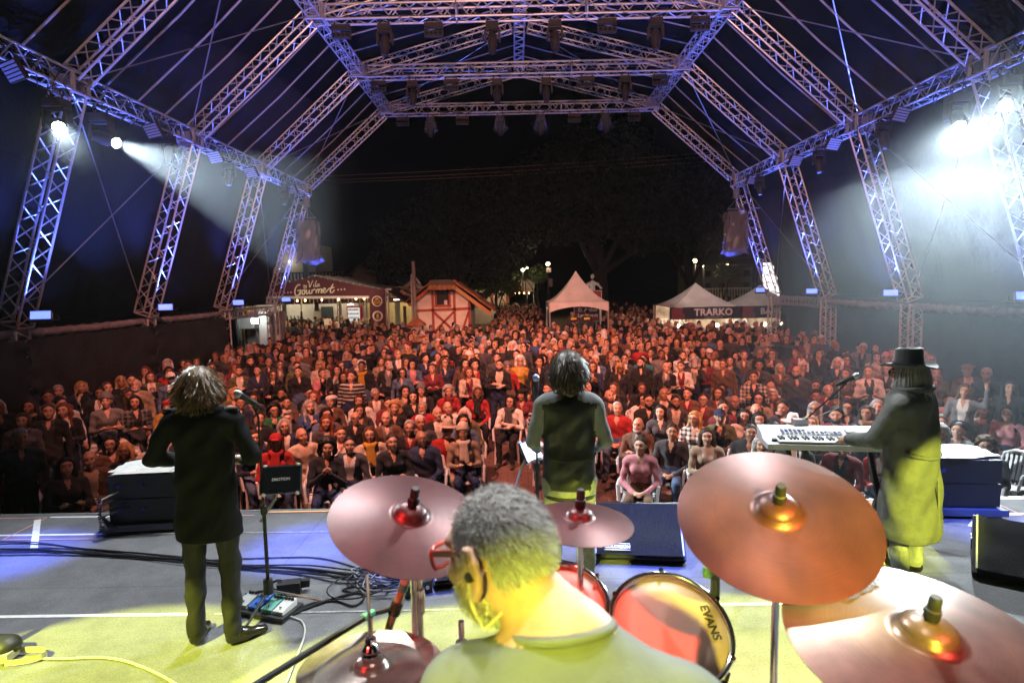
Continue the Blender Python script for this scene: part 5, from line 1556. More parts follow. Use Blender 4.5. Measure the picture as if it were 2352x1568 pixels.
# ------------------------------------------------------------------ the audience
# x, y, body, feminine build, look of the people one can tell apart in the front rows
CUSTOM = [
    (-3.79, 8.50, 'sit_fem', 1, dict(top='red',hair='long',hcol='dark brown',hat='cap',hatc='red',scarf='red')),
    (-3.44, 8.96, 'sit_lap', 0, dict(top='cream',hair='bald',hcol='dark brown',hat=None,inner='cream')),
    (-3.01, 8.25, 'sit_clap', 1, dict(top='black',hair='curly',hcol='black',hat=None,inner='black')),
    (-2.67, 8.35, 'sit_lap', 0, dict(top='charcoal',inner='white',hair='short',hcol='black',hat=None)),
    (-2.44, 8.93, 'sit_fem', 1, dict(top='cream',inner='pink',hair='bob',hcol='brown',hat=None,scarf='mustard',glasses=True)),
    (-2.05, 8.50, 'sit_phone', 1, dict(top='black',inner='black',hair='short',hcol='dark brown',hat=None)),
    (-1.61, 8.59, 'sit_wide', 0, dict(top='navy',pattern=0,hair='bald',hcol='black',hat=None,glasses=True,skin=(.30,.15,.09))),
    (-1.42, 9.08, 'sit_lap', 0, dict(top='red',inner='red',hair='short',hcol='grey',hat='fedora',hatc='cream',glasses=True)),
    (-1.09, 8.96, 'sit_phone', 1, dict(top='beige',inner='grey',hair='long',hcol='brown',hat='beanie',hatc='cream',scarf='cream',glasses=True)),
    (-1.99, 9.33, 'sit_cross', 0, dict(top='black',inner='maroon',hair='short',hcol='grey',hat=None,glasses=True)),
    (-1.78, 9.63, 'sit_lap', 0, dict(top='charcoal',inner='grey',hair='short',hcol='white',hat=None)),
    (-2.44, 10.03, 'sit_cross', 0, dict(top='brown',inner='grey',hair='thin',hcol='dark brown',hat=None)),
    (-1.12, 10.16, 'sit_fem', 1, dict(top='olive',hair='bob',hcol='white',hat=None,scarf='grey')),
    (-1.15, 12.27, 'sit_fem', 1, dict(top='red',hair='bob',hcol='brown',hat=None,scarf='black')),
    (-0.46, 11.31, 'sit_cross', 1, dict(top='white',inner='white',hair='bob',hcol='black',hat=None,scarf='charcoal',glasses=True,legs='black')),
    (-0.13, 12.00, 'sit_fem', 1, dict(top='maroon',hair='bob',hcol='black',hat='beret',hatc='black')),
    (-4.68, 10.88, 'sit_chin', 1, dict(top='green',inner='green',hair='curly',hcol='black',hat=None,glasses=True)),
    (-4.01, 9.60, 'sit_lap', 0, dict(top='navy',inner='white',hair='bob',hcol='grey',hat=None,glasses=True)),
    (-3.44, 9.78, 'sit_fem', 1, dict(top='charcoal',inner='cream',hair='wavy',hcol='auburn',hat=None)),
    (-2.99, 8.97, 'sit_chin', 1, dict(top='white',inner='white',hair='bun',hcol='brown',hat=None)),
    (-7.01, 11.54, 'sit_fem', 1, dict(top='mustard',hair='bob',hcol='brown',hat='beret',hatc='red')),
    (-7.57, 11.55, 'stand_wide', 0, dict(top='beige',hair='thin',hcol='grey',hat=None,beard=True)),
    (-7.92, 11.17, 'stand_down', 0, dict(top='black',inner='black',hair='short',hcol='brown',hat=None)),
    (-8.11, 11.09, 'stand_cross', 1, dict(top='black',inner='white',hair='long',hcol='black',hat=None)),
    (-7.06, 9.85, 'stand_hold', 1, dict(top='grey',inner='grey',hair='short',hcol='brown',hat='beanie',hatc='grey')),
    (-8.44, 10.51, 'stand_down', 0, dict(top='grey',inner='grey',hair='short',hcol='black',hat=None)),
    (-7.88, 10.15, 'stand_slim', 1, dict(top='white',hair='bun',hcol='black',hat=None)),
    (-7.50, 9.51, 'stand_hold', 1, dict(top='black',inner='white',hair='wavy',hcol='auburn',hat=None)),
    (-7.44, 9.05, 'stand_down', 0, dict(top='black',inner='charcoal',hair='short',hcol='brown',hat=None)),
    (-6.79, 10.11, 'stand_hold', 1, dict(top='black',pattern=2,second='grey',inner='black',hair='bob',hcol='black',hat=None)),
    (-7.35, 12.40, 'stand_down', 0, dict(top='denim',inner='white',hair='short',hcol='dark brown',hat='cap',hatc='white',beard=True)),
    (-5.05, 14.68, 'stand_hold', 1, dict(top='cream',inner='black',hair='wavy',hcol='blonde',hat=None,glasses=True)),
    (-4.32, 13.57, 'stand_chin', 1, dict(top='black',inner='white',hair='long',hcol='black',hat=None)),
    (-5.10, 13.45, 'stand_wide', 1, dict(top='black',hair='bun',hcol='dark brown',hat=None)),
    (-0.78, 14.89, 'stand_cross', 0, dict(top='charcoal',inner='charcoal',hair='short',hcol='black',hat=None)),
    (-0.21, 15.49, 'stand_wide', 0, dict(top='brown',hair='short',hcol='black',hat=None,legs='beige')),
    (0.23, 13.99, 'stand_down', 1, dict(top='black',hair='curly',hcol='black',hat=None)),
    (-1.48, 14.54, 'stand_down', 0, dict(top='charcoal',inner='cream',hair='short',hcol='brown',hat='cap',hatc='brown')),
    (-1.16, 13.63, 'stand_chin', 1, dict(top='black',inner='red',hair='curly',hcol='black',hat=None)),
    (-2.84, 14.32, 'stand_cross', 1, dict(top='denim',inner='pink',hair='bob',hcol='black',hat=None)),
    (-2.10, 13.54, 'stand_hold', 1, dict(top='maroon',hair='long',hcol='brown',hat=None)),
    (-3.69, 12.21, 'stand_wide', 0, dict(top='black',pattern=1,second='white',hair='short',hcol='dark brown',hat=None)),
    (3.38, 13.14, 'stand_hold', 1, dict(top='white',inner='maroon',hair='bun',hcol='brown',hat=None)),
    (4.39, 14.99, 'sit_phone', 1, dict(top='cream',inner='cream',hair='long',hcol='dark brown',hat=None)),
    (4.22, 11.42, 'stand_cross', 1, dict(top='cream',pattern=2,second='black',inner='black',hair='bun',hcol='dark brown',hat=None)),
    (5.10, 14.33, 'stand_down', 0, dict(top='grey',inner='brown',hair='short',hcol='brown',hat=None)),
    (4.37, 14.96, 'stand_down', 0, dict(top='cream',inner='cream',hair='short',hcol='brown',hat='cap',hatc='white')),
    (1.34, 8.00, 'sit_fem', 1, dict(top='pink',inner='pink',hair='bun',hcol='dark brown',hat=None,legs='brown')),
    (1.42, 10.41, 'sit_wide', 0, dict(top='red',hair='short',hcol='grey',hat=None)),
    (1.55, 9.19, 'sit_cross', 0, dict(top='brown',inner='grey',hair='bald',hcol='grey',hat=None,beard=True)),
    (1.90, 8.72, 'sit_lap', 0, dict(top='charcoal',inner='black',hair='short',hcol='dark brown',hat=None)),
    (2.15, 10.15, 'sit_fem', 1, dict(top='charcoal',inner='grey',hair='long',hcol='black',hat=None)),
    (2.40, 8.41, 'sit_phone', 1, dict(top='beige',inner='cream',hair='long',hcol='dark brown',hat=None)),
    (3.00, 8.63, 'sit_wide', 0, dict(top='black',hair='short',hcol='black',hat=None)),
    (2.57, 9.58, 'sit_fem', 1, dict(top='white',pattern=2,second='black',inner='black',hair='wavy',hcol='blonde',hat=None,glasses=True)),
    (3.02, 9.71, 'sit_chin', 0, dict(top='olive',inner='black',hair='short',hcol='black',hat='cap',hatc='navy')),
    (3.30, 9.68, 'sit_fem', 1, dict(top='white',hair='bob',hcol='black',hat=None,glasses=True)),
    (3.60, 9.48, 'sit_phone', 1, dict(top='cream',inner='white',hair='long',hcol='black',hat=None)),
    (3.80, 9.05, 'sit_lap', 0, dict(top='grey',inner='grey',hair='short',hcol='grey',hat='fedora',hatc='white')),
    (5.21, 11.72, 'stand_wide', 0, dict(top='charcoal',hair='bald',hcol='black',hat=None,beard=True)),
    (6.09, 11.78, 'stand_hold', 1, dict(top='brown',inner='brown',hair='wavy',hcol='brown',hat=None)),
    (6.46, 11.41, 'stand_hold', 1, dict(top='white',inner='black',hair='short',hcol='brown',hat=None)),
    (7.76, 13.23, 'stand_down', 0, dict(top='cream',inner='grey',hair='short',hcol='brown',hat='beanie',hatc='pink')),
    (8.23, 10.86, 'stand_hold', 0, dict(top='black',inner='black',hair='short',hcol='white',hat=None)),
    (6.86, 9.76, 'stand_wave', 1, dict(top='grey',inner='white',hair='wavy',hcol='brown',hat=None)),
    (7.75, 9.88, 'stand_slim', 1, dict(top='black',hair='long',hcol='black',hat=None)),
    (7.24, 10.64, 'sit_lap', 0, dict(top='white',inner='white',hair='short',hcol='black',hat=None)),
    (7.30, 9.84, 'sit_fem', 1, dict(top='white',inner='white',hair='wavy',hcol='brown',hat=None)),
    (7.43, 9.47, 'sit_fem', 1, dict(top='pink',hair='long',hcol='black',hat=None)),
    (5.89, 8.53, 'sit_fem', 1, dict(top='grey',hair='short',hcol='black',hat=None)),
    (-5.87, 7.84, 'sit_lap', 0, dict(top='brown',inner='cream',hair='thin',hcol='brown',hat=None,legs='beige')),
    (-6.00, 7.45, 'sit_phone', 1, dict(top='charcoal',inner='charcoal',hair='long',hcol='black',hat=None)),
    (-6.56, 7.38, 'stand_down', 0, dict(top='charcoal',inner='charcoal',hair='short',hcol='grey',hat=None)),
    (-6.89, 7.64, 'sit_fem', 1, dict(top='red',hair='long',hcol='dark brown',hat=None)),
    (-7.65, 8.74, 'stand_hold', 1, dict(top='grey',hair='bob',hcol='brown',hat=None,scarf='grey')),
    (-5.64, 8.64, 'sit_lap', 0, dict(top='cream',inner='pink',hair='short',hcol='grey',hat=None,beard=True)),
    (-5.68, 8.21, 'sit_fem', 1, dict(top='black',inner='brown',hair='bob',hcol='blonde',hat=None,glasses=True)),
    (-6.14, 8.68, 'sit_fem', 1, dict(top='brown',hair='bob',hcol='black',hat=None,glasses=True)),
    (-7.10, 9.86, 'sit_cross', 0, dict(top='white',pattern=1,second='black',inner='white',hair='short',hcol='brown',hat=None)),
    (-6.95, 9.91, 'sit_phone', 1, dict(top='white',inner='white',hair='bun',hcol='brown',hat=None)),
]
crowd = []      # x, y, key, spec, seated
rc = random.Random(11)
def free(x, y, d=.46):
    return all((x - c[0]) ** 2 + ((y - c[1]) * .75) ** 2 > d * d for c in crowd)
for x, y, key, fem, ov in CUSTOM:
    s = rspec(rc, fem); s['pattern'] = 0; s['scarf'] = None; s['glasses'] = False; s['beard'] = False
    s.update(ov)
    if 'inner' not in ov:
        s['inner'] = s['top']
    crowd.append((x, y, key, s, key.startswith('sit')))
SITK = ['sit_lap', 'sit_cross', 'sit_wide', 'sit_lap']; SITF = ['sit_chin', 'sit_fem', 'sit_clap', 'sit_phone', 'sit_fem']
STK = ['stand_down', 'stand_cross', 'stand_wide', 'stand_down', 'stand_phone']; STF = ['stand_clap', 'stand_hold', 'stand_chin', 'stand_slim', 'stand_slim']
def add(x, y, sit, d):
    if not free(x, y, d):
        return
    fem = rc.random() < .52
    key = rc.choice((SITF if fem else SITK) if sit else (STF if fem else STK))
    if key in ('stand_phone',) and rc.random() < .6:
        key = 'stand_down'
    s = rspec(rc, fem)
    crowd.append((x, y, key, s, sit))
for y0, xa, xb in ((8.75, -6.3, -.9), (9.5, -6.7, -.85), (10.25, -6.7, -.85), (11.0, -6.6, -.85), (11.75, -6.5, -.85), (12.5, -6.4, -.85), (7.85, 2.1, 5.9), (8.65, 1.3, 6.2), (9.4, .55, 6.3), (10.15, .1, 6.4), (10.9, -.1, 6.4), (11.65, -.2, 6.4), (12.4, -.2, 6.4)):
    x = xa + rc.uniform(0, .3)
    while x < xb:
        add(x + rc.uniform(-.09, .09), y0 + rc.uniform(-.17, .17), True, .41)
        x += .50
for y0, xa, xb in ((9.4, -8.6, -7.2), (10.2, -8.8, -7.1), (11.0, -8.8, -6.9), (11.8, -8.9, -6.8), (12.5, -8.9, -6.7), (10.6, 7.0, 8.6), (11.4, 6.9, 8.8), (12.2, 6.8, 8.8)):
    x = xa
    while x < xb:
        add(x + rc.uniform(-.12, .12), y0 + rc.uniform(-.25, .25), False, .42)
        x += .52
NIND = 288
y0 = 13.15
while len(crowd) < NIND and y0 < 18:
    x = -8.9 + rc.uniform(0, .3)
    while x < 8.9:
        if len(crowd) < NIND and not (5.2 < x < 7.9 and 15.9 < y0 < 17.8):
            add(x + rc.uniform(-.12, .12), y0 + rc.uniform(-.26, .26), False, .40)
        x += .52
    y0 += .62
Y_STUFF = y0

# places in words
NUM = 'one two three four five six seven eight nine ten eleven twelve thirteen fourteen fifteen sixteen seventeen eighteen nineteen twenty'.split()
def place_words():
    words = {}
    sit = [i for i, c in enumerate(crowd) if c[4]]
    st = [i for i, c in enumerate(crowd) if not c[4]]
    for side, nm in ((-1, 'left'), (1, 'right')):
        ids = [i for i in sit if (crowd[i][0] < -.65) == (side < 0)]
        rows = {}
        for i in ids:
            rows.setdefault(int((crowd[i][1] - 7.2) / .76), []).append(i)
        for q, rk in enumerate(sorted(rows)):
            for j, i in enumerate(sorted(rows[rk], key=lambda i: abs(crowd[i][0] + .65))):
                words[i] = '%s row %s, %s from aisle' % (nm, NUM[q], ORD[j])
    rows = {}
    for i in st:
        rows.setdefault(int((crowd[i][1] - 7.0) / .66), []).append(i)
    for q, rk in enumerate(sorted(rows)):
        left = sorted(rows[rk], key=lambda i: crowd[i][0])
        nl = (len(left) + 1) // 2
        for j, i in enumerate(left):
            if j < nl:
                words[i] = 'standing row %s, %s from left' % (NUM[q], ORD[j])
            else:
                words[i] = 'standing row %s, %s from right' % (NUM[q], ORD[len(left) - 1 - j])
    return words
WORDS = place_words()

M_RUB_ = mat('phone case', (.35, .35, .36), .4)
M_PHONE = mat('lit phone screen', (.7, .8, 1), .3, emit=(.8, .9, 1), estr=1.2)
# white plastic chair
def chair_parts():
    seat = MB().grid(lambda u, v: (-.22 + .44 * u, -.22 + .42 * v, .44 - .02 * math.sin(PI * u) - .015 * v), 6, 5)
    seat.grid(lambda u, v: (-.22 + .44 * u, -.22 + .42 * v, .425 - .02 * math.sin(PI * u) - .015 * v), 6, 5)
    back = MB()
    for k in range(7):
        x = -.165 + .055 * k
        back.bar((x, .21, .46), (x * 1.1, .30, .80), .03, .012, up=(0, 1, 0))
    back.tube([(-.24, .19, .42), (-.25, .24, .62), (-.22, .30, .80), (-.1, .325, .86), (.1, .325, .86), (.22, .30, .80), (.25, .24, .62), (.24, .19, .42)], .02, 6)
    arms = [MB().tube([(s * .25, .24, .64), (s * .27, .05, .65), (s * .27, -.16, .64), (s * .25, -.2, .44)], .022, 6) for s in (-1, 1)]
    legs = [MB().tube([(x, y, .44), (x * 1.12, y * 1.15, 0)], [.03, .018], 6) for x in (-.2, .2) for y in (-.19, .19)]
    m = mat('white plastic', (.55, .55, .56), .4)
    return seat.mesh('seat', m, 'all'), back.mesh('backrest', m), [a.mesh('armrest', m, True) for a in arms], [l.mesh('leg', m) for l in legs]
CS, CB, CA, CL = chair_parts()
def chair(x, y, rz, label):
    t = thing('plastic_chair', label, 'chair', (x, y, GZ), rz, 'white plastic chairs of the audience')
    link('seat', CS, t); link('backrest', CB, t)
    for a in CA:
        link('armrest', a, t)
    for l in CL:
        link('leg', l, t)

for i, (x, y, key, s, sit) in enumerate(crowd):
    face = math.atan2(x - (-.2), y - 3.5)          # look to the stage
    rz = -face * .75 + rc.uniform(-.22, .22)
    sc = rc.uniform(.95, 1.05) if i >= len(CUSTOM) else 1.0
    lab = look(s) + ', ' + WORDS[i]
    person(key, (x, y, GZ), rz, s, lab, 'audience members in front of the stage', sc * (.96 if s['hair'] in ('long', 'wavy', 'bob', 'bun') and not sit else 1.0)).rotation_euler = (rc.uniform(-.06, .05), rc.uniform(-.07, .07), rz)
    if key == 'stand_phone':
        q = Matrix.Rotation(rz, 3, 'Z') @ Vector((.085, -.40, 1.625)) * sc
        ph = thing('phone', 'lit phone held up by person in ' + WORDS[i].replace(',', ' ').replace('  ', ' '), 'phone', (x + q.x, y + q.y, GZ + q.z), rz, 'phones held up in the crowd')
        MB().box((0, 0, 0), (.075, .009, .15)).build('case', M_RUB_, ph)
        MB().box((0, .0055, 0), (.068, .002, .14)).build('screen', M_PHONE, ph)
    if sit:
        chair(x + .0, y + .08, rz, 'white plastic chair under person ' + WORDS[i])
for x, y, rz, lab in ((6.55, 8.35, -1.2, 'empty white plastic chair turned sideways in the right front corner'), (6.35, 9.3, -.9, 'empty white plastic chair by the right front speaker')):
    chair(x, y, rz, lab)

# the rest of the crowd, too many to count, fading back across the square
def low_template(fem, hair, arms, seed):
    r_ = np.random.RandomState(seed)
    L = [capsule((0, 0, .70), .13, (0, 0, 1.02), .125, 1, .05, (1.15, .85, 1)), capsule((0, 0, 1.02), .13, (0, 0, 1.30), .15, 1, .05, (1.15, .78, 1)), capsule((-.13, 0, 1.375), .072, (.13, 0, 1.375), .072, 1, .05), capsule((0, .01, 1.37), .058, (0, .0, 1.5), .05, 0, .02)]
    yaw = r_.uniform(-.5, .5)
    H, P = head_prims((0, -.01, 1.575), yaw, -.04, fem)
    L += H[:5] + H[7:9]
    for s in (-1, 1):
        if arms == 0:
            L += [capsule((s * .19, 0, 1.36), .055, (s * .25, .02, 1.05), .045, 1), capsule((s * .25, .02, 1.05), .045, (s * .22, -.08, .80), .035, 1)]
        else:
            L += [capsule((s * .19, 0, 1.36), .055, (s * .23, -.08, 1.08), .045, 1), capsule((s * .23, -.08, 1.08), .042, (s * .04, -.24, 1.20), .035, 1), ell((s * .03, -.25, 1.22), (.035, .035, .045), 0)]
    if hair == 'short':
        L += [ell((0, .018, 1.625), (.083, .098, .088), 2, .01)]
    elif hair == 'long':
        L += [ell((0, .022, 1.615), (.09, .10, .098), 2, .01), capsule((0, .07, 1.58), .07, (0, .09, 1.30), .06, 2, .02, (1.5, .7, 1)), capsule((.08, .02, 1.58), .03, (.1, .0, 1.32), .032, 2), capsule((-.08, .02, 1.58), .03, (-.1, .0, 1.32), .032, 2)]
    elif hair == 'cap':
        L += [ell((0, .012, 1.63), (.09, .108, .085), 3, .01), ell((0, -.12, 1.625), (.06, .06, .012), 3, .01)]
    def rule(cen, mi):
        mi = np.where((mi == 2) & (cen[:, 1] < -.06) & (cen[:, 2] < 1.63), 0, mi)
        m2 = head_rule(cen, mi, (0, -.01, 1.575), yaw, -.04, 4, 5)
        return m2
    V, Fq, mi = sdf_mesh(L, .030, rule=rule, clip=lambda X, Y, Z: .72 - Z)
    return V, Fq, mi
LOW = [low_template(f, h, a, k) for k, (f, h, a) in enumerate(((0, 'short', 0), (1, 'long', 0), (0, 'none', 0), (1, 'long', 1), (0, 'short', 1), (0, 'cap', 0), (1, 'long', 0), (0, 'short', 0)))]
SV, SF, SC = [], [], []
off = 0
rs2 = random.Random(23)
y = Y_STUFF
nst = 0
def blocked(x, y):
    if y < 23.4 and abs(x) > 9.05: return True
    if 5.2 < x < 7.9 and 15.9 < y < 17.9: return True
    if -5.0 < x < -1.5 and y > 26.4: return True
    if 1.0 < x < 3.9 and y > 25.5: return True
    if x > 6.1 and y > 25.8: return True
    if -13.5 < x < -10.2 and 28.6 < y < 29.8: return True
    if x < -10.3 and y < 28.8: return True
    if -7.6 < x < -6.4 and y > 29.0: return True
    if -6.5 < x < -4.7 and y > 29: return True
    return False
spots = []
while y < 36:
    x = (-9.0 if y < 28 else -14.0) + rs2.uniform(0, .4)
    xb = 9.0 if y < 23.2 else 12
    while x < xb:
        px, py = x + rs2.uniform(-.16, .16), y + rs2.uniform(-.28, .28)
        dens = 1.0 if y < 27 else .8
        if not blocked(px, py) and rs2.random() < dens:
            spots.append((px, py, 0))
        x += .53 if y < 24 else .60
    y += .66 if y < 24 else .9
for k in range(150):        # the lane and the slope beyond
    px = rs2.uniform(-1.6, 1.4); py = rs2.uniform(36, 53)
    spots.append((px, py, .004 * (py - 36)))
for k in range(60):
    px = rs2.uniform(4.2, 8.2); py = rs2.uniform(28.5, 44)
    spots.append((px, py, .02 * (py - 28)))
for k in range(14):
    spots.append((rs2.uniform(13, 19), rs2.uniform(44, 54), .5))
for px, py, dz in spots:
    V, Fq, mi = LOW[rs2.randrange(len(LOW))]
    s = rs2.uniform(.92, 1.06)
    a = -math.atan2(px + .2, py - 3.5) * .8 + rs2.uniform(-.45, .45) + (PI * .9 if rs2.random() < (.06 if py < 28 else .35) else 0)
    c_, s_ = math.cos(a) * s, math.sin(a) * s
    W_ = np.stack([V[:, 0] * c_ - V[:, 1] * s_ + px, V[:, 0] * s_ + V[:, 1] * c_ + py, V[:, 2] * s + GZ + dz], 1)
    sp = rspec(rs2, rs2.random() < .5)
    pal = np.array([sp['skin'], COLS[sp['top']], HAIRC[sp['hcol']], COLS[sp['hatc']], (.05, .03, .025), (.25, .08, .07)])
    SV.append(W_); SF.append(Fq + off); SC.append(pal[mi]); off += len(V)
SV = np.concatenate(SV); SF = np.concatenate(SF); SC = np.concatenate(SC)
M_CROWD = bpy.data.materials.new('distant crowd'); M_CROWD.use_nodes = True
_b = M_CROWD.node_tree.nodes['Principled BSDF']; _a = M_CROWD.node_tree.nodes.new('ShaderNodeAttribute'); _a.attribute_name = 'tone'
M_CROWD.node_tree.links.new(_a.outputs['Color'], _b.inputs['Base Color']); _b.inputs['Roughness'].default_value = .75; _b.inputs['Specular IOR Level'].default_value = .25
cme = np_mesh('crowd', SV, SF, np.zeros(len(SF), int), [M_CROWD])
ca = cme.color_attributes.new('tone', 'FLOAT_COLOR', 'CORNER')
ca.data.foreach_set('color', np.repeat(np.concatenate([SC, np.ones((len(SC), 1))], 1), 4, axis=0).astype(np.float32).ravel())
co = link('crowd', cme)
tag(co, 'dense far crowd filling the square behind the front rows', None, None, 'stuff')
# ------------------------------------------------------------------ the band
def strands(cen, rad, n, length, segs, width, seed, keep, grav=.5, back=.25, curl=.25, lift=.35, lens=None):
    """hair ribbons rooted on an ellipsoid, flowing out, back and down without entering the skull"""
    r_ = np.random.RandomState(seed)
    cen = np.array(cen); rad = np.array(rad)
    d = r_.normal(size=(n * 3, 3)); d /= np.linalg.norm(d, axis=1)[:, None]
    d = d[keep(d)][:n]
    n = len(d)
    P = cen + d * rad
    nrm = d / rad; nrm /= np.linalg.norm(nrm, axis=1)[:, None]
    clump = np.sin(d @ np.array([9.0, 7, 5])) + np.sin(d @ np.array([-6, 11, 8.0]) + 1)
    dr = nrm * lift + np.array([0, back, -.15]) + r_.normal(size=(n, 3)) * .10
    dr /= np.linalg.norm(dr, axis=1)[:, None]
    L = length * (.6 + .6 * r_.rand(n)) * (1 if lens is None else lens(d))
    st = (L / segs)[:, None]
    pts = [P]
    cv = r_.normal(size=(n, 3)) * curl + np.stack([np.sin(clump * 3), np.cos(clump * 4), 0 * clump], 1) * curl
    for s in range(segs):
        dr = dr + np.array([0, 0, -1]) * grav + cv * (.4 + .6 * s / segs)
        dr /= np.linalg.norm(dr, axis=1)[:, None]
        Q = pts[-1] + dr * st
        e = (Q - cen) / (rad * 1.04)
        ln = np.linalg.norm(e, axis=1)
        ins = ln < 1
        Q[ins] = cen + (e[ins] / ln[ins][:, None]) * rad * 1.04
        dr = Q - pts[-1]; dr /= (np.linalg.norm(dr, axis=1)[:, None] + 1e-9)
        pts.append(Q)
    A = np.stack(pts, 1)
    T = np.diff(A, axis=1); T = np.concatenate([T, T[:, -1:]], 1)
    side = np.cross(T, (A - cen)); side /= (np.linalg.norm(side, axis=2)[..., None] + 1e-9)
    w = width * np.array([1.0] * (segs - 1) + [.75, .12])[None, :, None] * (.6 + .8 * r_.rand(n))[:, None, None]
    V = np.stack([A - side * w, A + side * w], 2).reshape(-1, 3)
    base = (np.arange(n) * (segs + 1) * 2)[:, None]
    k = np.arange(segs)[None] * 2
    Fq = np.stack([base + k, base + k + 1, base + k + 3, base + k + 2], 2).reshape(-1, 4)
    return V, Fq

def hair_mat(name, c, c2, rough=.42):
    m = mat(name, c, rough)
    nt = m.node_tree; b = nt.nodes['Principled BSDF']
    g = nt.nodes.new('ShaderNodeNewGeometry')
    mx = nt.nodes.new('ShaderNodeMix'); mx.data_type = 'RGBA'; mx.inputs[6].default_value = (*c, 1); mx.inputs[7].default_value = (*c2, 1)
    nt.links.new(g.outputs['Random Per Island'], mx.inputs[0]); nt.links.new(mx.outputs[2], b.inputs['Base Color'])
    return m

def smooth_person(name, prims, vox, mats, rule=None, clip=None, folds=(), fold_amp=.006, freq=34, loc=(0, 0, 0), rz=0):
    V, Fq, mi = sdf_mesh(prims, vox, rule=rule, clip=clip)
    sel = np.zeros(len(V), bool); sel[np.unique(Fq[np.isin(mi, folds)])] = True
    a = V[sel]
    f = fold_amp * (np.sin(a[:, 2] * freq + 3.2 * np.sin(a[:, 0] * 9 + a[:, 1] * 7) + a[:, 0] * 14) + .6 * np.sin(a[:, 2] * freq * 1.9 + a[:, 0] * 31 + 2 * np.sin(a[:, 1] * 13)))
    c = np.stack([a[:, 0], a[:, 1], 0 * a[:, 2]], 1); c /= (np.linalg.norm(c, axis=1)[:, None] + 1e-6)
    V[sel] = a + c * f[:, None]
    me = np_mesh('person', V, Fq, mi, mats)
    return link('person', me, None, loc, rz)

M_SKINP = mat('player skin', (.50, .29, .20), .5, noise=.12, scale=30, bump=.12, bscale=160)
M_COAT = mat('black wool coat', (.006, .0063, .007), .8, noise=.25, scale=40, spec=.2, bump=.25, bscale=220)
M_TROU = mat('black trousers', (.007, .007, .008), .7, noise=.2, scale=20, bump=.2, bscale=60)
M_SHINE = mat('polished shoe', (.014, .013, .012), .18)
M_JEAN = mat('grey jeans', (.20, .21, .22), .8, noise=.2, scale=25, bump=.9, bscale=14)
M_VEST = mat('satin vest back', (.010, .0105, .009), .45, noise=.2, scale=12, bump=.35, bscale=12)
M_SLEEVE = mat('grey shirt', (.21, .22, .23), .75, noise=.1, scale=20, bump=.2, bscale=40)
M_COAT2 = mat('dark cotton coat', (.085, .088, .080), .7, noise=.15, scale=18, bump=1.0, bscale=7)
M_TEE = mat('grey tee shirt', (.135, .145, .13), .85, noise=.12, scale=14, bump=.12, bscale=200)

def legs_prims(L, m, shoe, sp=.09, hip=.9, turn=(0, 0), ankle=.1, fr=1.0):
    for i, s in enumerate((-1, 1)):
        L += [capsule((s * sp, 0, hip), .084, (s * sp * 1.1, -.01, .50), .060, m, .03), capsule((s * sp * 1.1, -.01, .50), .061, (s * sp * 1.15, .02, .10), .054, m, .02)]
        x, y = s * sp * 1.15, .03
        a = turn[i]
        L += [capsule((x, y, .048), .042, (x + .07 * math.sin(a), y - .07 * math.cos(a), .045), .044, shoe, .015), capsule((x + .07 * math.sin(a), y - .07 * math.cos(a), .042), .043, (x + .19 * math.sin(a), y - .19 * math.cos(a), .028), .030, shoe, .02, (1, 1, .85))]

# --- guitarist in the long black coat
L = [capsule((0, 0, 1.02), .150, (0, -.005, 1.36), .158, 1, .05, (1.12, .80, 1)), capsule((0, .01, 1.08), .142, (0, .01, .62), .205, 1, .06, (1.06, .76, 1), zmin=.70),
     capsule((-.15, .0, 1.425), .082, (.15, 0, 1.425), .082, 1, .05, (1, .9, .8)), capsule((0, .01, 1.42), .07, (0, .005, 1.50), .062, 1, .03), capsule((0, .0, 1.45), .055, (0, -.01, 1.57), .05, 0, .02)]
legs_prims(L, 2, 3, .10, .88, (-.85, .15))
for s in (-1, 1):
    arm(L, (s * .205, 0, 1.40), (s * .305, .03, 1.20), (s * .16, -.20, 1.12), (s * .06, -.26, 1.10), 1, .056)
    L += [ell((s * .17, .0, 1.493), (.065, .035, .010), 1, .008)]
H, _ = head_prims((0, -.02, 1.635), .12, 0)
L += H
def rl(cen, mi):
    return head_rule(cen, mi, (0, -.02, 1.635), .12, 0, 4, 4)
g1 = smooth_person('person', L, .0125, [M_SKINP, M_COAT, M_TROU, M_SHINE, M_EYE], rl, None, (1, 2), .0055, 26, (-2.22, 3.66, 0), PI)
tag(g1, 'person in long black coat with shaggy blond hair playing by the left microphone', 'person', 'band members on stage')
hv, hf, hm = sdf_mesh([ell((0, .005, 1.655), (.098, .115, .100), 0), capsule((0, .05, 1.61), .075, (0, .07, 1.54), .065, 0, .03, (1.25, .8, 1))], .014, noise=wav(50, .012, 3), clip=lambda X, Y, Z: -(Y * .8 + (Z - 1.635) * .6 + .02))
MH1 = hair_mat('blond brown hair', (.06, .030, .013), (.26, .145, .06))
h1 = link('hair', np_mesh('hair', hv, hf, hm, [MH1]), g1)
sv, sf = strands((0, .01, 1.655), (.100, .116, .100), 6000, .105, 8, .0022, 4, lambda d: (d[:, 1] * .8 + d[:, 2] * .6) > -.15, .62, .20, .30, .16)
link('hair_strands', np_mesh('hair_strands', sv, sf, np.zeros(len(sf), int), [MH1], True), h1)
MB().tube([(.13 * math.cos(a), .01 + .095 * math.sin(a), 1.492 + .012 * math.sin(a)) for a in np.linspace(0, PI, 12)], .022, 6).build('collar', M_COAT, g1, smooth='all')
for s in (-1, 1):
    MB().bar((s * .10, .0, 1.512), (s * .225, .0, 1.472), .05, .012).build('epaulette', M_COAT, g1)

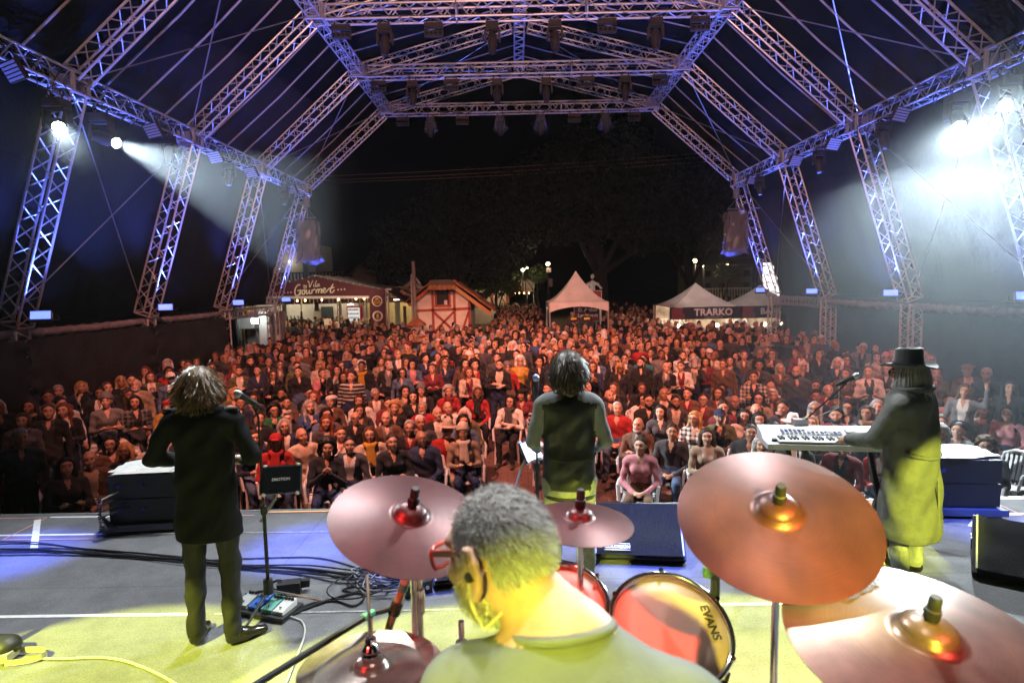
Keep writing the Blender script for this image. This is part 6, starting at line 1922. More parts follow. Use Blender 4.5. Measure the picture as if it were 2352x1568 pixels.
# --- singer in the satin vest
L = [capsule((0, 0, .98), .145, (0, -.005, 1.33), .158, 1, .05, (1.18, .78, 1)), capsule((0, 0, .86), .150, (0, 0, 1.0), .14, 1, .04, (1.14, .85, 1)), capsule((0, 0, .80), .145, (0, 0, .82), .145, 2, .03, (1.10, .85, 1)),
     capsule((-.13, .0, 1.40), .082, (.13, 0, 1.40), .082, 1, .05, (1, .9, .85)), capsule((0, .01, 1.40), .062, (0, -.01, 1.55), .052, 0, .02)]
legs_prims(L, 2, 3, .105, .84, (.3, -.2))
for s in (-1, 1):
    arm(L, (s * .188, 0, 1.375), (s * .250, .03, 1.14), (s * .215, -.15, 1.04), (s * .19, -.26, 1.05), 4, .050)
H, _ = head_prims((0, -.02, 1.625), 0, 0)
L += H
def rl(cen, mi):
    mi = head_rule(cen, mi, (0, -.02, 1.625), 0, 0, 5, 5)
    yk = (mi == 1) & (cen[:, 2] > 1.395 + .30 * (.19 - np.abs(cen[:, 0]))) & (cen[:, 1] > -.2)
    return np.where(yk & (np.abs(cen[:, 0]) > .05), 4, mi)
g2 = smooth_person('person', L, .012, [M_SKINP, M_VEST, M_JEAN, M_SHINE, M_SLEEVE, M_EYE], rl, None, (1, 2, 4), .0035, 23, (.06, 4.12, 0), PI)
tag(g2, 'person with dark shaggy hair in shiny black vest singing at centre microphone', 'person', 'band members on stage')
MH2 = hair_mat('dark brown hair', (.028, .018, .012), (.10, .07, .045))
hv, hf, hm = sdf_mesh([ell((0, .008, 1.655), (.100, .118, .105), 0), capsule((0, .05, 1.61), .075, (0, .075, 1.50), .062, 0, .03, (1.25, .75, 1))], .014, noise=wav(50, .010, 5), clip=lambda X, Y, Z: -(Y * .8 + (Z - 1.63) * .6 + .015))
h2 = link('hair', np_mesh('hair', hv, hf, hm, [MH2]), g2)
sv, sf = strands((0, .012, 1.655), (.102, .120, .106), 4200, .11, 8, .0025, 9, lambda d: (d[:, 1] * .8 + d[:, 2] * .6) > -.12, .6, .22, .20, .2)
link('hair_strands', np_mesh('hair_strands', sv, sf, np.zeros(len(sf), int), [MH2], True), h2)
MB().tube([(-.15, .13, 1.045), (-.05, .152, 1.035), (.05, .152, 1.035), (.15, .13, 1.045)], .009, 5).build('vest_strap', M_VEST, g2)
MB().tube([(.170 * math.cos(a), .130 * math.sin(a), .76) for a in np.linspace(0, 2 * PI, 25)[:-1]], .014, 5, closed=True).build('belt', M_TROU, g2)
MB().tube([(-.205 + .034 * math.cos(a), -.185, 1.047 + .034 * math.sin(a)) for a in np.linspace(0, 2 * PI, 13)[:-1]], .006, 5, closed=True).build('bracelet', mat('wooden beads', (.25, .12, .05), .5), g2)

# --- keyboard player in hat and long coat
L = [capsule((0, 0, 1.0), .165, (0, -.005, 1.27), .172, 1, .06, (1.22, .86, 1)), capsule((0, .015, 1.05), .170, (0, .02, .40), .215, 1, .06, (1.20, .88, 1), zmin=.33),
     capsule((-.15, .0, 1.335), .088, (.15, 0, 1.335), .088, 1, .06, (1, .95, .85)), capsule((0, .0, 1.35), .062, (0, -.02, 1.48), .054, 0, .02), capsule((0, .01, 1.36), .085, (0, .005, 1.405), .075, 1, .02)]
legs_prims(L, 2, 3, .11, .80, (.2, -.2))
arm(L, (-.215, 0, 1.31), (-.285, -.07, 1.05), (-.20, -.27, .98), (-.16, -.38, .97), 1, .070)
arm(L, (.215, 0, 1.31), (.285, -.10, 1.06), (.19, -.32, 1.0), (.15, -.42, .97), 1, .070)
HC = (0, -.035, 1.515)
H, _ = head_prims(HC, .25, .06)
L += H
def rl(cen, mi):
    return head_rule(cen, mi, HC, .25, .06, 4, 4)
g3 = smooth_person('person', L, .0125, [M_SKINP, M_COAT2, M_JEAN, M_SHINE, M_EYE], rl, None, (1, 2), .011, 12, (2.56, 4.36, 0), PI + .62)
tag(g3, 'person in black fedora and long dark coat standing at the white keyboard', 'person', 'band members on stage')
MH3 = hair_mat('long grey hair', (.14, .14, .14), (.52, .52, .52))
hv, hf, hm = sdf_mesh([ell((0, -.02, 1.535), (.090, .110, .09), 0), capsule((0, .04, 1.50), .07, (0, .06, 1.38), .065, 0, .03, (1.3, .75, 1))], .013, noise=wav(50, .006, 5), clip=lambda X, Y, Z: -(Y * .8 + (Z - 1.52) * .6 - .005))
h3 = link('hair', np_mesh('hair', hv, hf, hm, [MH3]), g3); h3.rotation_euler = (0, 0, 0)
sv, sf = strands((0, -.02, 1.535), (.092, .112, .09), 2800, .20, 8, .0024, 19, lambda d: ((d[:, 1] * .8 + d[:, 2] * .3) > .05) & (d[:, 2] < .75), .9, .05, .08, .05)
link('hair_strands', np_mesh('hair_strands', sv, sf, np.zeros(len(sf), int), [MH3], True), h3)
hatm = mat('black felt', (.016, .017, .018), .75, sheen=.3, noise=.2, scale=30)
def brim(u, v):
    a = 2 * PI * u; r = .088 + .075 * v
    x, y = r * .97 * math.cos(a), r * 1.12 * math.sin(a)
    return (x, y - .03, 1.572 + .030 * v * v * abs(math.cos(a)) - .014 * v * max(0, -math.sin(a)))
hb_ = MB().grid(brim, 48, 6); hb_.grid(lambda u, v: tuple(np.array(brim(u, v)) - np.array([0, 0, .006])), 48, 6)
hat = hb_.build('hat', hatm, g3, smooth='all')
def crown(u, v):
    a = 2 * PI * u
    if v < .75:
        t = v / .75; r = 1.0 - .10 * t - .02 * math.sin(PI * t); z = .135 * t
    else:
        t = (v - .75) / .25; r = .90 * (1 - t); z = .135 + .012 * math.sin(PI * min(1, t * 2)) * (1 - t) - .028 * t
    pin = 1 - .14 * max(0, -math.sin(a)) * min(1, v * 1.3) * abs(math.cos(a)) ** .5
    return (.088 * r * math.cos(a) * pin, .099 * r * math.sin(a) - .03, 1.568 + z - .014 * (1 if v > .3 else 0) * max(0, -math.sin(a)) * v)
MB().grid(crown, 40, 16).build('crown', hatm, hat, smooth='all')
MB().grid(lambda u, v: (.0895 * math.cos(2 * PI * u), .1005 * math.sin(2 * PI * u) - .03, 1.571 + .032 * v), 40, 1).build('hat_band', mat('satin band', (.05, .055, .06), .3), hat, smooth='all')
gl = link('glasses', GLASSES, g3); gl.location = HC; gl.rotation_euler = (.06, 0, .25)
bd = link('beard', BEARD, g3); bd.location = HC; bd.rotation_euler = (.06, 0, .25); bd['tint'] = (.30, .29, .27)
MB().tube([(-.215, .055, .985), (-.185, .105, .965), (-.10, .158, .945), (0, .178, .935), (.10, .158, .945), (.185, .105, .965), (.215, .055, .985)], .017, 6).build('half_belt', M_COAT2, g3, smooth='all')
MB().tube([(.15 * math.cos(a), .005 + .11 * math.sin(a), 1.41 + .012 * math.sin(a)) for a in np.linspace(-.3, PI + .3, 14)], .026, 6).build('collar', M_COAT2, g3, smooth='all')
MB().tube([(0, .186, .80), (.0, .198, .6), (.0, .206, .36)], .008, 4).build('vent_seam', M_COAT2, g3)

# --- drummer seen from behind, head turned to the left
DH = Vector((-.330, 1.03, 1.742))
yaw = PI - math.radians(-52)      # face turned towards -X and +Y
def D(x, y, z, t=.22):
    # head local (face to -Y) with forward tilt
    v = Matrix.Rotation(yaw, 3, 'Z') @ (Matrix.Rotation(t, 3, 'X') @ (Vector((x, y, z)) * .94))
    return tuple(DH + v)
RN = [list(r) for r in (Matrix.Rotation(yaw, 3, 'Z') @ Matrix.Rotation(.22, 3, 'X'))]
def E_(x, y, z, r, m=0, k=.02, sub=False):
    return ell(D(x, y, z), tuple(q * .94 for q in r), m, k, RN, sub)
SKULL_C, SKULL_R = (0, .012, .022), (.079, .101, .100)
hp = [E_(*SKULL_C, SKULL_R), E_(0, -.035, -.052, (.058, .062, .068), 0, .03), E_(0, -.078, -.092, (.03, .024, .026), 0, .02), E_(0, -.083, .034, (.05, .019, .018), 0, .02), capsule(D(0, -.096, .014), .009, D(0, -.120, -.022), .015, 0, .012), E_(0.014, -.105, -.026, (.011, .012, .010), 0, .008), E_(-.014, -.105, -.026, (.011, .012, .010), 0, .008),
      E_(.036, -.075, -.022, (.024, .02, .022), 0, .02), E_(-.036, -.075, -.022, (.024, .02, .022), 0, .02), E_(.031, -.100, .012, (.017, .014, .010), 0, .008, True), E_(-.031, -.100, .012, (.017, .014, .010), 0, .008, True), E_(.031, -.088, .011, (.012, .010, .009), 3, .003), E_(-.031, -.088, .011, (.012, .010, .009), 3, .003), E_(0, -.094, -.056, (.025, .012, .009), 0, .01)]
for s in (-1, 1):
    hx = lambda y: s * (.085 + .50 * y)
    ring = [(.000, .022), (.012, .039), (.030, .040), (.044, .022), (.046, -.004), (.036, -.026), (.022, -.042), (.008, -.044)]
    for (y0_, z0_), (y1_, z1_) in zip(ring[:-1], ring[1:]):
        hp.append(capsule(D(hx(y0_), y0_, z0_), .0075, D(hx(y1_), y1_, z1_), .0075, 0, .004))
    hp += [E_(hx(.022) - s * .006, .022, -.002, (.006, .022, .034), 0, .006), E_(hx(.014) - s * .001, .016, -.030, (.008, .010, .014), 0, .006), E_(s * .081, .004, -.006, (.006, .006, .010), 0, .004)]
SH = Vector((-.215, .915, 1.638))
hp += [capsule(D(0, .045, -.06), .056, (SH.x - .0, SH.y + .02, SH.z + .015), .058, 0, .025), capsule((SH.x - .005, SH.y + .005, SH.z - .03), .074, (SH.x, SH.y - .02, SH.z - .075), .12, 1, .04),
       capsule((SH.x - .165, SH.y + .055, SH.z - .105), .072, (SH.x + .168, SH.y - .03, SH.z - .10), .076, 1, .06), capsule((SH.x, SH.y - .02, SH.z - .14), .165, (SH.x + .02, .92, 1.02), .155, 1, .06, (1.15, .78, 1)),
       capsule((SH.x + .02, .93, .95), .17, (SH.x + .02, .95, .88), .17, 2, .05, (1.1, 1, 1))]
hp += [capsule((SH.x - .10, .98, .86), .095, (SH.x - .26, SH.y + .46, .82), .07, 2, .03), capsule((SH.x - .26, SH.y + .46, .82), .068, (SH.x - .28, SH.y + .50, .46), .05, 2, .02), capsule((SH.x + .12, .98, .86), .095, (SH.x + .24, SH.y + .46, .82), .07, 2, .03), capsule((SH.x + .24, SH.y + .46, .82), .068, (SH.x + .26, SH.y + .50, .46), .05, 2, .02)]
for s in (-1, 1):
    hp += [capsule((SH.x + s * .25, SH.y + .44 + .06, .445), .042, (SH.x + s * .27, SH.y + .68, .43), .036, 4, .02)]
arm(hp, (SH.x - .185, SH.y + .06, SH.z - .125), (SH.x - .30, SH.y + .12, SH.z - .36), (SH.x - .20, SH.y + .35, SH.z - .40), (SH.x - .17, SH.y + .42, SH.z - .39), 1, .062, 0, True)
arm(hp, (SH.x + .188, SH.y - .03, SH.z - .12), (SH.x + .30, SH.y + .05, SH.z - .37), (SH.x + .24, SH.y + .30, SH.z - .40), (SH.x + .21, SH.y + .38, SH.z - .39), 1, .062, 0, True)
def tee_rule(cen, mi):
    nk = (mi < 2) & (np.hypot(cen[:, 0] - SH.x, cen[:, 1] - SH.y) < .16) & (cen[:, 2] > SH.z - .06)
    return np.where(nk, np.where(cen[:, 2] > SH.z + .024 + .12 * (cen[:, 0] - SH.x) - .30 * (cen[:, 1] - SH.y), 0, 1), mi)
V1, F1, m1 = sdf_mesh(hp, .0078, rule=tee_rule)
sel = np.zeros(len(V1), bool); sel[np.unique(F1[m1 == 1])] = True
a = V1[sel]; V1[sel] = a + np.stack([0 * a[:, 0], -.0022 * (np.sin(a[:, 0] * 26 + a[:, 2] * 44) + np.sin(a[:, 2] * 31 - a[:, 0] * 40 + 1.3 * np.sin(a[:, 0] * 19))), .0014 * np.sin(a[:, 0] * 30 + a[:, 2] * 17)], 1)
g4 = link('person', np_mesh('person', V1, F1, m1, [M_SKINP, M_TEE, M_TROU, M_EYE, M_SHINE]))
tag(g4, 'grey-haired drummer with red glasses and olive tee shirt seen from behind', 'person', 'band members on stage')
# cropped hair: thousands of short blades over the scalp, sparser beard
def blades(n, region, length, width, seed, cen=SKULL_C, rad=SKULL_R, out=1.004):
    r_ = np.random.RandomState(seed)
    d = r_.normal(size=(n * 4, 3)); d /= np.linalg.norm(d, axis=1)[:, None]
    p = np.array(cen) + d * np.array(rad) * out
    k = region(p, d, r_)
    d, p = d[k][:n], p[k][:n]; n = len(d)
    nr = d / np.array(rad); nr /= np.linalg.norm(nr, axis=1)[:, None]
    flow = nr * .75 + np.array([0, .55, -.45]) + r_.normal(size=(n, 3)) * .30
    flow /= np.linalg.norm(flow, axis=1)[:, None]
    L_ = length * (.5 + .8 * r_.rand(n))[:, None]
    s = np.cross(flow, nr); s /= (np.linalg.norm(s, axis=1)[:, None] + 1e-9)
    mid = p + flow * L_ * .55; tip = p + flow * L_ + np.array([0, .15, -.2]) * L_
    V = np.stack([p - s * width, p + s * width, mid + s * width * .7, mid - s * width * .7, tip], 1)
    Rm = np.array(RN)
    V = (V.reshape(-1, 3) * .94) @ Rm.T + np.array(DH)
    b = (np.arange(n) * 5)[:, None]
    T = np.concatenate([b + np.array([[0, 1, 2]]), b + np.array([[0, 2, 3]]), b + np.array([[3, 2, 4]])])
    return V, T
def scalp(p, d, r_):
    hl = p[:, 2] > (.062 - 1.25 * (p[:, 1] + .055))          # hairline runs from the high forehead down to the ear
    nape = p[:, 2] > -.070
    thin = r_.rand(len(p)) < np.clip(.35 + (p[:, 1] + .06) * 9, .25, 1)
    ear = (np.abs(p[:, 1] - .02) < .022) & (p[:, 2] < .03)
    return hl & nape & thin & ~ear
MHD = hair_mat('cropped grey hair', (.22, .20, .18), (.80, .79, .76), .5)
V, T = blades(15000, scalp, .015, .00075, 31)
link('hair', np_mesh('hair', V, T, np.zeros(len(T), int), [MHD], False), g4)
def beard(p, d, r_):
    return (p[:, 1] < .012) & (p[:, 2] < -.012 - .55 * (p[:, 1] < -.06) * (p[:, 1] + .06) * 0) & ~((np.abs(p[:, 0]) < .03) & (p[:, 2] > -.052) & (p[:, 1] < -.05))
V, T = blades(3500, beard, .016, .0008, 33, (0, -.034, -.054), (.062, .066, .072))
link('beard', np_mesh('beard', V, T, np.zeros(len(T), int), [MHD], False), g4)
V, T = blades(900, lambda p, d, r_: (p[:, 1] < .01) & (p[:, 2] < .0) & (p[:, 2] > -.05) & (np.abs(p[:, 0]) > .05), .010, .0008, 35)
link('sideburn', np_mesh('sideburn', V, T, np.zeros(len(T), int), [MHD], False), g4)
M_REDG = mat('red glasses frame', (.62, .03, .015), .28, coat=.5)
gm = MB()
for s in (-1, 1):
    gm.bar(D(s * .068, -.100, .020), D(s * .082, .018, .030), .004, .012)
    gm.tube([D(s * .034 + .030 * math.copysign(abs(math.cos(q)) ** .6, math.cos(q)), -.113, .006 + .021 * math.copysign(abs(math.sin(q)) ** .6, math.sin(q))) for q in np.linspace(0, 2 * PI, 19)[:-1]], .0042, 6, closed=True)
gm.tube([D(-.008, -.116, .016), D(.008, -.116, .016)], .0042, 6)
gm.build('glasses', M_REDG, g4, smooth=True)
ie = MB()
for s in (-1, 1):
    c = D(s * .094, .012, -.007)
    ie.lathe([(0, .006), (.008, .005), (.0095, 0), (.0095, -.005), (0, -.006)], 12, c, Matrix.Rotation(yaw, 3, 'Z') @ Matrix.Rotation(PI / 2, 3, 'Y'))
ie.build('in_ear_monitor', M_INK, g4, smooth=True)
MB().tube([D(-.088, .000, -.014), D(-.095, .006, -.06), D(-.088, .018, -.10), (SH.x - .085, SH.y + .05, SH.z + .055), (SH.x - .02, SH.y - .035, SH.z + .05), (SH.x + .01, SH.y - .09, SH.z - .02)], .0022, 5).build('monitor_cable', mat('clear cable', (.55, .5, .35), .4), g4, smooth=True)
MB().tube([D(.088, .000, -.014), D(.095, .006, -.06), D(.088, .018, -.10), (SH.x - .085 + .0, SH.y + .05, SH.z + .055)], .0022, 5).build('monitor_cable', MATS['clear cable'], g4, smooth=True)
MB().tube([(SH.x - .010 + .078 * math.cos(q), SH.y + .010 + .070 * math.sin(q), SH.z + .024 + .0094 * math.cos(q) - .023 * math.sin(q)) for q in np.linspace(0, 2 * PI, 25)[:-1]], .008, 6, closed=True).build('neck_band', M_TEE, g4, smooth='all')
st_ = thing('drum_throne', 'black padded drum stool under the drummer', 'stool', (SH.x + .02, SH.y + .0, .4))
MB().lathe([(0, .0), (.16, 0), (.175, .03), (.17, .08), (0, .095)], 24, (0, 0, .30)).build('seat', M_BLK, st_, smooth=True)
MB().tube([(0, 0, 0), (0, 0, .3)], .02, 8).build('column', M_STEEL, st_)
for k in range(3):
    MB().tube([(0, 0, .2), (.24 * math.cos(2.1 * k + 2.6), .24 * math.sin(2.1 * k + 2.6), 0)], .012, 6).build('leg', M_STEEL, st_)

# --- two officers on the platform under the pagoda tent
for i, (x, key, rz, lab) in enumerate(((2.2, 'stand_hold', .35, 'officer in dark uniform with yellow chest patch under the pagoda tent, facing sideways'), (2.86, 'stand_chin', PI * .95, 'officer in dark uniform with yellow back patch and raised hand under the pagoda tent'))):
    s = dict(skin=SKINS[0], top='charcoal', legs='charcoal', inner='charcoal', hair='short', hcol='black', hat='cap' if i == 0 else None, hatc='black', pattern=0)
    o = person(key, (x, 26.75, GZ + .5), rz, s, lab, 'officers under the tent', 1.0)
    MB().box((0, -.165 if i == 0 else .145, 1.33), (.26, .012, .09)).build('reflective_patch', M_YLW, o)
s = dict(skin=SKINS[2], top='pink', legs='black', inner='pink', hair='long', hcol='black', hat=None, hatc='black', pattern=0)
person('stand_slim', (-2.95, 26.35, GZ + .28), .6, s, 'small person in bright pink top raised before the half-timbered kiosk', 'people by the kiosk', .9)
# ------------------------------------------------------------------ instruments and stage gear
def bronze(name, c, rough, seed):
    m = mat(name, c, rough, .5)
    nt = m.node_tree; b = nt.nodes['Principled BSDF']
    tc = nt.nodes.new('ShaderNodeTexCoord')
    n = nt.nodes.new('ShaderNodeTexNoise'); n.inputs['Scale'].default_value = 7 + seed; n.inputs['Detail'].default_value = 8
    nt.links.new(tc.outputs['Object'], n.inputs['Vector'])
    cr = nt.nodes.new('ShaderNodeValToRGB')
    cr.color_ramp.elements[0].position = .35; cr.color_ramp.elements[0].color = (*[v * .62 for v in c], 1)
    cr.color_ramp.elements[1].position = .68; cr.color_ramp.elements[1].color = (*[min(1, v * 1.15) for v in c], 1)
    nt.links.new(n.outputs[0], cr.inputs[0]); nt.links.new(cr.outputs[0], b.inputs['Base Color'])
    # lathe grooves
    sp = nt.nodes.new('ShaderNodeSeparateXYZ'); nt.links.new(tc.outputs['Object'], sp.inputs[0])
    l = nt.nodes.new('ShaderNodeVectorMath'); l.operation = 'LENGTH'
    cb = nt.nodes.new('ShaderNodeCombineXYZ'); nt.links.new(sp.outputs[0], cb.inputs[0]); nt.links.new(sp.outputs[1], cb.inputs[1]); nt.links.new(cb.outputs[0], l.inputs[0])
    w = nt.nodes.new('ShaderNodeMath'); w.operation = 'MULTIPLY'; w.inputs[1].default_value = 1500; nt.links.new(l.outputs['Value'], w.inputs[0])
    sn = nt.nodes.new('ShaderNodeMath'); sn.operation = 'SINE'; nt.links.new(w.outputs[0], sn.inputs[0])
    rn = nt.nodes.new('ShaderNodeTexNoise'); rn.noise_dimensions = '1D'; rn.inputs['Scale'].default_value = 1.0; rn.inputs['Detail'].default_value = 3
    rw = nt.nodes.new('ShaderNodeMath'); rw.operation = 'MULTIPLY'; rw.inputs[1].default_value = 380; nt.links.new(l.outputs['Value'], rw.inputs[0]); nt.links.new(rw.outputs[0], rn.inputs['W'])
    rm = nt.nodes.new('ShaderNodeMapRange'); rm.inputs[1].default_value = .3; rm.inputs[2].default_value = .7; rm.inputs[3].default_value = .88; rm.inputs[4].default_value = 1.12; nt.links.new(rn.outputs[0], rm.inputs[0])
    vs = nt.nodes.new('ShaderNodeVectorMath'); vs.operation = 'SCALE'; nt.links.new(cr.outputs[0], vs.inputs[0]); nt.links.new(rm.outputs[0], vs.inputs['Scale']); nt.links.new(vs.outputs[0], b.inputs['Base Color'])
    bp = nt.nodes.new('ShaderNodeBump'); bp.inputs['Strength'].default_value = .06; bp.inputs['Distance'].default_value = .002
    nt.links.new(sn.outputs[0], bp.inputs['Height']); nt.links.new(bp.outputs[0], b.inputs['Normal'])
    return m
M_CHROME = mat('chrome', (.78, .78, .80), .12, 1.0)
M_RUB = mat('black rubber', (.012, .012, .013), .55)

def cymbal(label, c, r, bell, tiltx, tilty, m, cap='sleeve', stand=True, foot=None, two=False, logo=None):
    t = thing('cymbal', label, 'cymbal', c, 0, 'cymbals of the drum kit')
    R = Matrix.Rotation(math.radians(tilty), 3, 'Y') @ Matrix.Rotation(math.radians(tiltx), 3, 'X')
    prof = [(.006, bell * .62)]
    for k in range(1, 9):
        a = k / 8
        prof.append((bell * a, bell * .62 * math.sqrt(max(0, 1 - a ** 2.2)) + .002))
    for k in range(1, 13):
        a = k / 12
        prof.append((bell + (r - bell) * a, .002 - (r * .115) * a ** 1.5))
    pl = MB().lathe([(x, z - r * .02) for x, z in prof], 96, (0, 0, 0), None, 0, False)
    pl.lathe([(x, z - .0016 - r * .02) for x, z in prof], 96, (0, 0, 0), None, 0, False)
    p = pl.build('plate', m, t, smooth='all'); p.rotation_euler = R.to_euler()
    if two:
        q = link('plate', p.data, t); q.rotation_euler = (R @ Matrix.Rotation(PI, 3, 'X')).to_euler(); q.location = (0, 0, -.028)
    top = MB()
    if cap == 'sleeve':
        top.lathe([(0, .058), (.010, .058), (.0125, .050), (.0125, .030), (.016, .028), (.016, .012), (.014, .004), (0, .004)], 14)
    else:
        top.lathe([(0, .10), (.006, .10), (.006, .05), (.014, .048), (.016, .038), (.010, .034), (.014, .03), (.022, .018), (.020, .010), (0, .010)], 14)
        top.lathe([(0, .008), (.024, .008), (.024, -.002), (0, -.002)], 14)
    k_ = top.build('top_sleeve' if cap == 'sleeve' else 'clutch', M_RUB if cap == 'sleeve' else M_CHROME, t, smooth=True)
    k_.rotation_euler = R.to_euler(); k_.location = R @ Vector((0, 0, bell * .60 - r * .02))
    if cap != 'sleeve':
        MB().tube([(0, 0, 0), (0, 0, .24)], .0042, 8).build('pull_rod', M_CHROME, t, smooth=True)
    if logo:
        lo = lettering(logo[0], (0, 0, 0), (0, 0, 0), logo[1], M_INK, t, font_shear=.25, bold=.001, extrude=.0004)
        a = math.radians(logo[2]); rr_ = logo[3]
        lo.location = R @ Vector((rr_ * math.cos(a), rr_ * math.sin(a), .002 - r * .115 * ((rr_ - bell) / (r - bell)) ** 1.5 - r * .02 + .003))
        lo.rotation_euler = (R @ Matrix.Rotation(a - PI / 2 + logo[4], 3, 'Z') @ Matrix.Rotation(math.radians(-5), 3, 'X')).to_euler()
    if stand:
        f = Vector(foot) if foot else Vector((c[0], c[1] + .05, .4))
        d = Vector(c)
        s = thing('cymbal_stand', 'chrome stand under ' + label.split(' with ')[0], 'stand', f, 0, 'cymbal stands')
        o = d - f
        sm = MB().tube([(0, 0, .02), (o.x * .9, o.y * .9, .45)], .014, 10)
        sm.build('lower_tube', M_CHROME, s, smooth=True)
        MB().tube([(o.x * .9, o.y * .9, .43), (o.x, o.y, o.z - .02)], .0095, 10).build('upper_tube', M_CHROME, s, smooth=True)
        j = MB().lathe([(0, .035), (.018, .035), (.022, .02), (.022, -.02), (.018, -.035), (0, -.035)], 12, (o.x * .9, o.y * .9, .45)); j.tube([(o.x * .9, o.y * .9, .45), (o.x * .9 + .05, o.y * .9 - .02, .455)], [.012, .006], 8)
        j.box((o.x * .9 + .055, o.y * .9 - .022, .455), (.012, .008, .05))
        j.build('wing_clamp', M_CHROME, s, smooth=True)
        for k in range(3):
            a = 2.094 * k + .5
            MB().tube([(0, 0, .30), (.20 * math.cos(a), .20 * math.sin(a), .012)], .009, 6).build('leg', M_CHROME, s)
    return t
B1 = bronze('cymbal bronze', (.085, .030, .030), .38, 0)
B2 = bronze('ride bronze', (.19, .125, .09), .32, 2)
B3 = bronze('hat bronze', (.24, .20, .17), .26, 4)
cymbal('left crash cymbal with black sleeve, tilted beside the drummer', (-.585, 1.60, 1.60), .215, .048, 15, 14, B1)
cymbal('small splash cymbal with black sleeve in front of the singer', (-.118, 1.70, 1.545), .155, .042, 2, 3, B1)
cymbal('large right crash cymbal with black sleeve, glowing red', (.345, 1.46, 1.645), .238, .055, 27, -7, B1)
cymbal('big ride cymbal with black sleeve in the lower right corner', (.538, 1.19, 1.485), .270, .060, 11, 2, B2, logo=('Groove', .045, 108, .16, .2), foot=(.62, 1.3, .4))
cymbal('hi-hat cymbals with chrome rod in the lower left', (-.672, 1.45, 1.265), .180, .045, -3, 1, B3, cap='clutch', two=True)

def drum(name, label, c, r, depth, R, shell, text=None, angle=0):
    t = thing(name, label, 'drum', c, 0, 'toms of the drum kit')
    t.rotation_euler = R.to_euler()
    MB().lathe([(r * .985, -.005), (r * .985, -depth)], 48, cap=False).build('shell', shell, t, smooth='all')
    hd = MB().lathe([(0, .004), (r * .6, .004), (r * .97, .002), (r, -.008)], 48, cap=False).build('head', mat('coated drum head', (.42, .26, .18), .42, noise=.08, scale=6), t, smooth='all')
    for z in (.006, -depth - .006):
        hp_ = MB().tube([(r * 1.035 * math.cos(a), r * 1.035 * math.sin(a), z) for a in np.linspace(0, 2 * PI, 49)[:-1]], .0075, 8, closed=True)
        hp_.lathe([(r * 1.03, z + .004), (r * 1.045, z), (r * 1.03, z - .022)], 48, cap=False)
        hp_.build('hoop', M_CHROME, t, smooth='all')
    for k in range(6):
        a = 2 * PI * (k + .5) / 6
        lg = MB().tube([(r * 1.06 * math.cos(a), r * 1.06 * math.sin(a), .012), (r * 1.06 * math.cos(a), r * 1.06 * math.sin(a), -depth * .45)], .0045, 6)
        lg.box((r * 1.04 * math.cos(a), r * 1.04 * math.sin(a), -depth * .5), (.03, .03, .055), Matrix.Rotation(a, 3, 'Z'))
        lg.lathe([(0, .018), (.007, .018), (.007, .006), (0, .006)], 6, (r * 1.06 * math.cos(a), r * 1.06 * math.sin(a), .002))
        lg.build('lug', M_CHROME, t, smooth=True)
    if text:
        a = math.radians(angle)
        lo = lettering(text, (r * .72 * math.cos(a), r * .72 * math.sin(a), .0055), (0, 0, a - PI / 2), .034, M_INK, t, bold=.0012, extrude=.0003)
    return t
M_SHELL = mat('amber lacquer shell', (.30, .10, .03), .2, noise=.3, scale=6, coat=.6)
Rt = Matrix.Rotation(math.radians(4), 3, 'Y') @ Matrix.Rotation(math.radians(30), 3, 'X')
drum('tom_drum', 'right tom drum with pale head lettered EVANS and chrome hoop', (.118, 1.60, 1.262), .160, .20, Rt, M_SHELL, 'EVANS', 10)
drum('tom_drum', 'left tom drum with chrome hoop half hidden by the drummer', (-.185, 1.66, 1.30), .135, .18, Matrix.Rotation(math.radians(-6), 3, 'Y') @ Matrix.Rotation(math.radians(24), 3, 'X'), M_SHELL)
fl_ = drum('floor_tom', 'floor tom with amber shell under the ride cymbal', (.27, 1.18, 1.02), .19, .38, Matrix.Rotation(0, 3, 'X'), M_SHELL)
for k in range(3):
    a = 2.094 * k
    MB().tube([(.2 * math.cos(a), .2 * math.sin(a), -.1), (.21 * math.cos(a), .21 * math.sin(a), -.615)], .008, 6).build('leg', M_CHROME, fl_)
kd = thing('bass_drum', 'amber bass drum under the toms', 'drum', (-.02, 1.9, .68), 0, 'toms of the drum kit')
MB().lathe([(.275, -.22), (.275, .22)], 40, (0, 0, 0), Matrix.Rotation(PI / 2, 3, 'X')).build('shell', M_SHELL, kd, smooth=True)
MB().tube([(.285 * math.cos(a), .225, .285 * math.sin(a)) for a in np.linspace(0, 2 * PI, 41)[:-1]], .014, 6, closed=True).build('hoop', M_BLK, kd)
MB().tube([(0, 0, .27), (0, -.15, .5)], .016, 8).build('tom_post', M_CHROME, kd)
MB().tube([(0, -.15, .5), (.06, -.27, .55)], .012, 8).build('tom_arm', M_CHROME, kd); MB().tube([(0, -.15, .5), (-.1, -.2, .58)], .012, 8).build('tom_arm', M_CHROME, kd)
MB().box((0, -.15, .5), (.05, .05, .06)).build('clamp', M_CHROME, kd)
tm = thing('clip_microphone', 'small black clip microphone on the rim of the right tom', 'microphone', (.27, 1.69, 1.33))
MB().tube([(0, 0, -.03), (.0, .0, .03), (-.02, -.015, .05)], .014, 8).build('body', M_RUB, tm, smooth=True)
MB().lathe([(0, .02), (.012, .018), (.015, 0), (.012, -.012)], 10, (-.03, -.022, .055)).build('capsule', mat('green mic ring', (.10, .22, .12), .4), tm)
pm_ = thing('overhead_microphone', 'pencil microphone with teal tape on a black boom beside the drummer', 'microphone', (0, 0, 0))
a, b = Vector((-.628, 1.70, 1.355)), Vector((-.686, 1.70, 1.205))
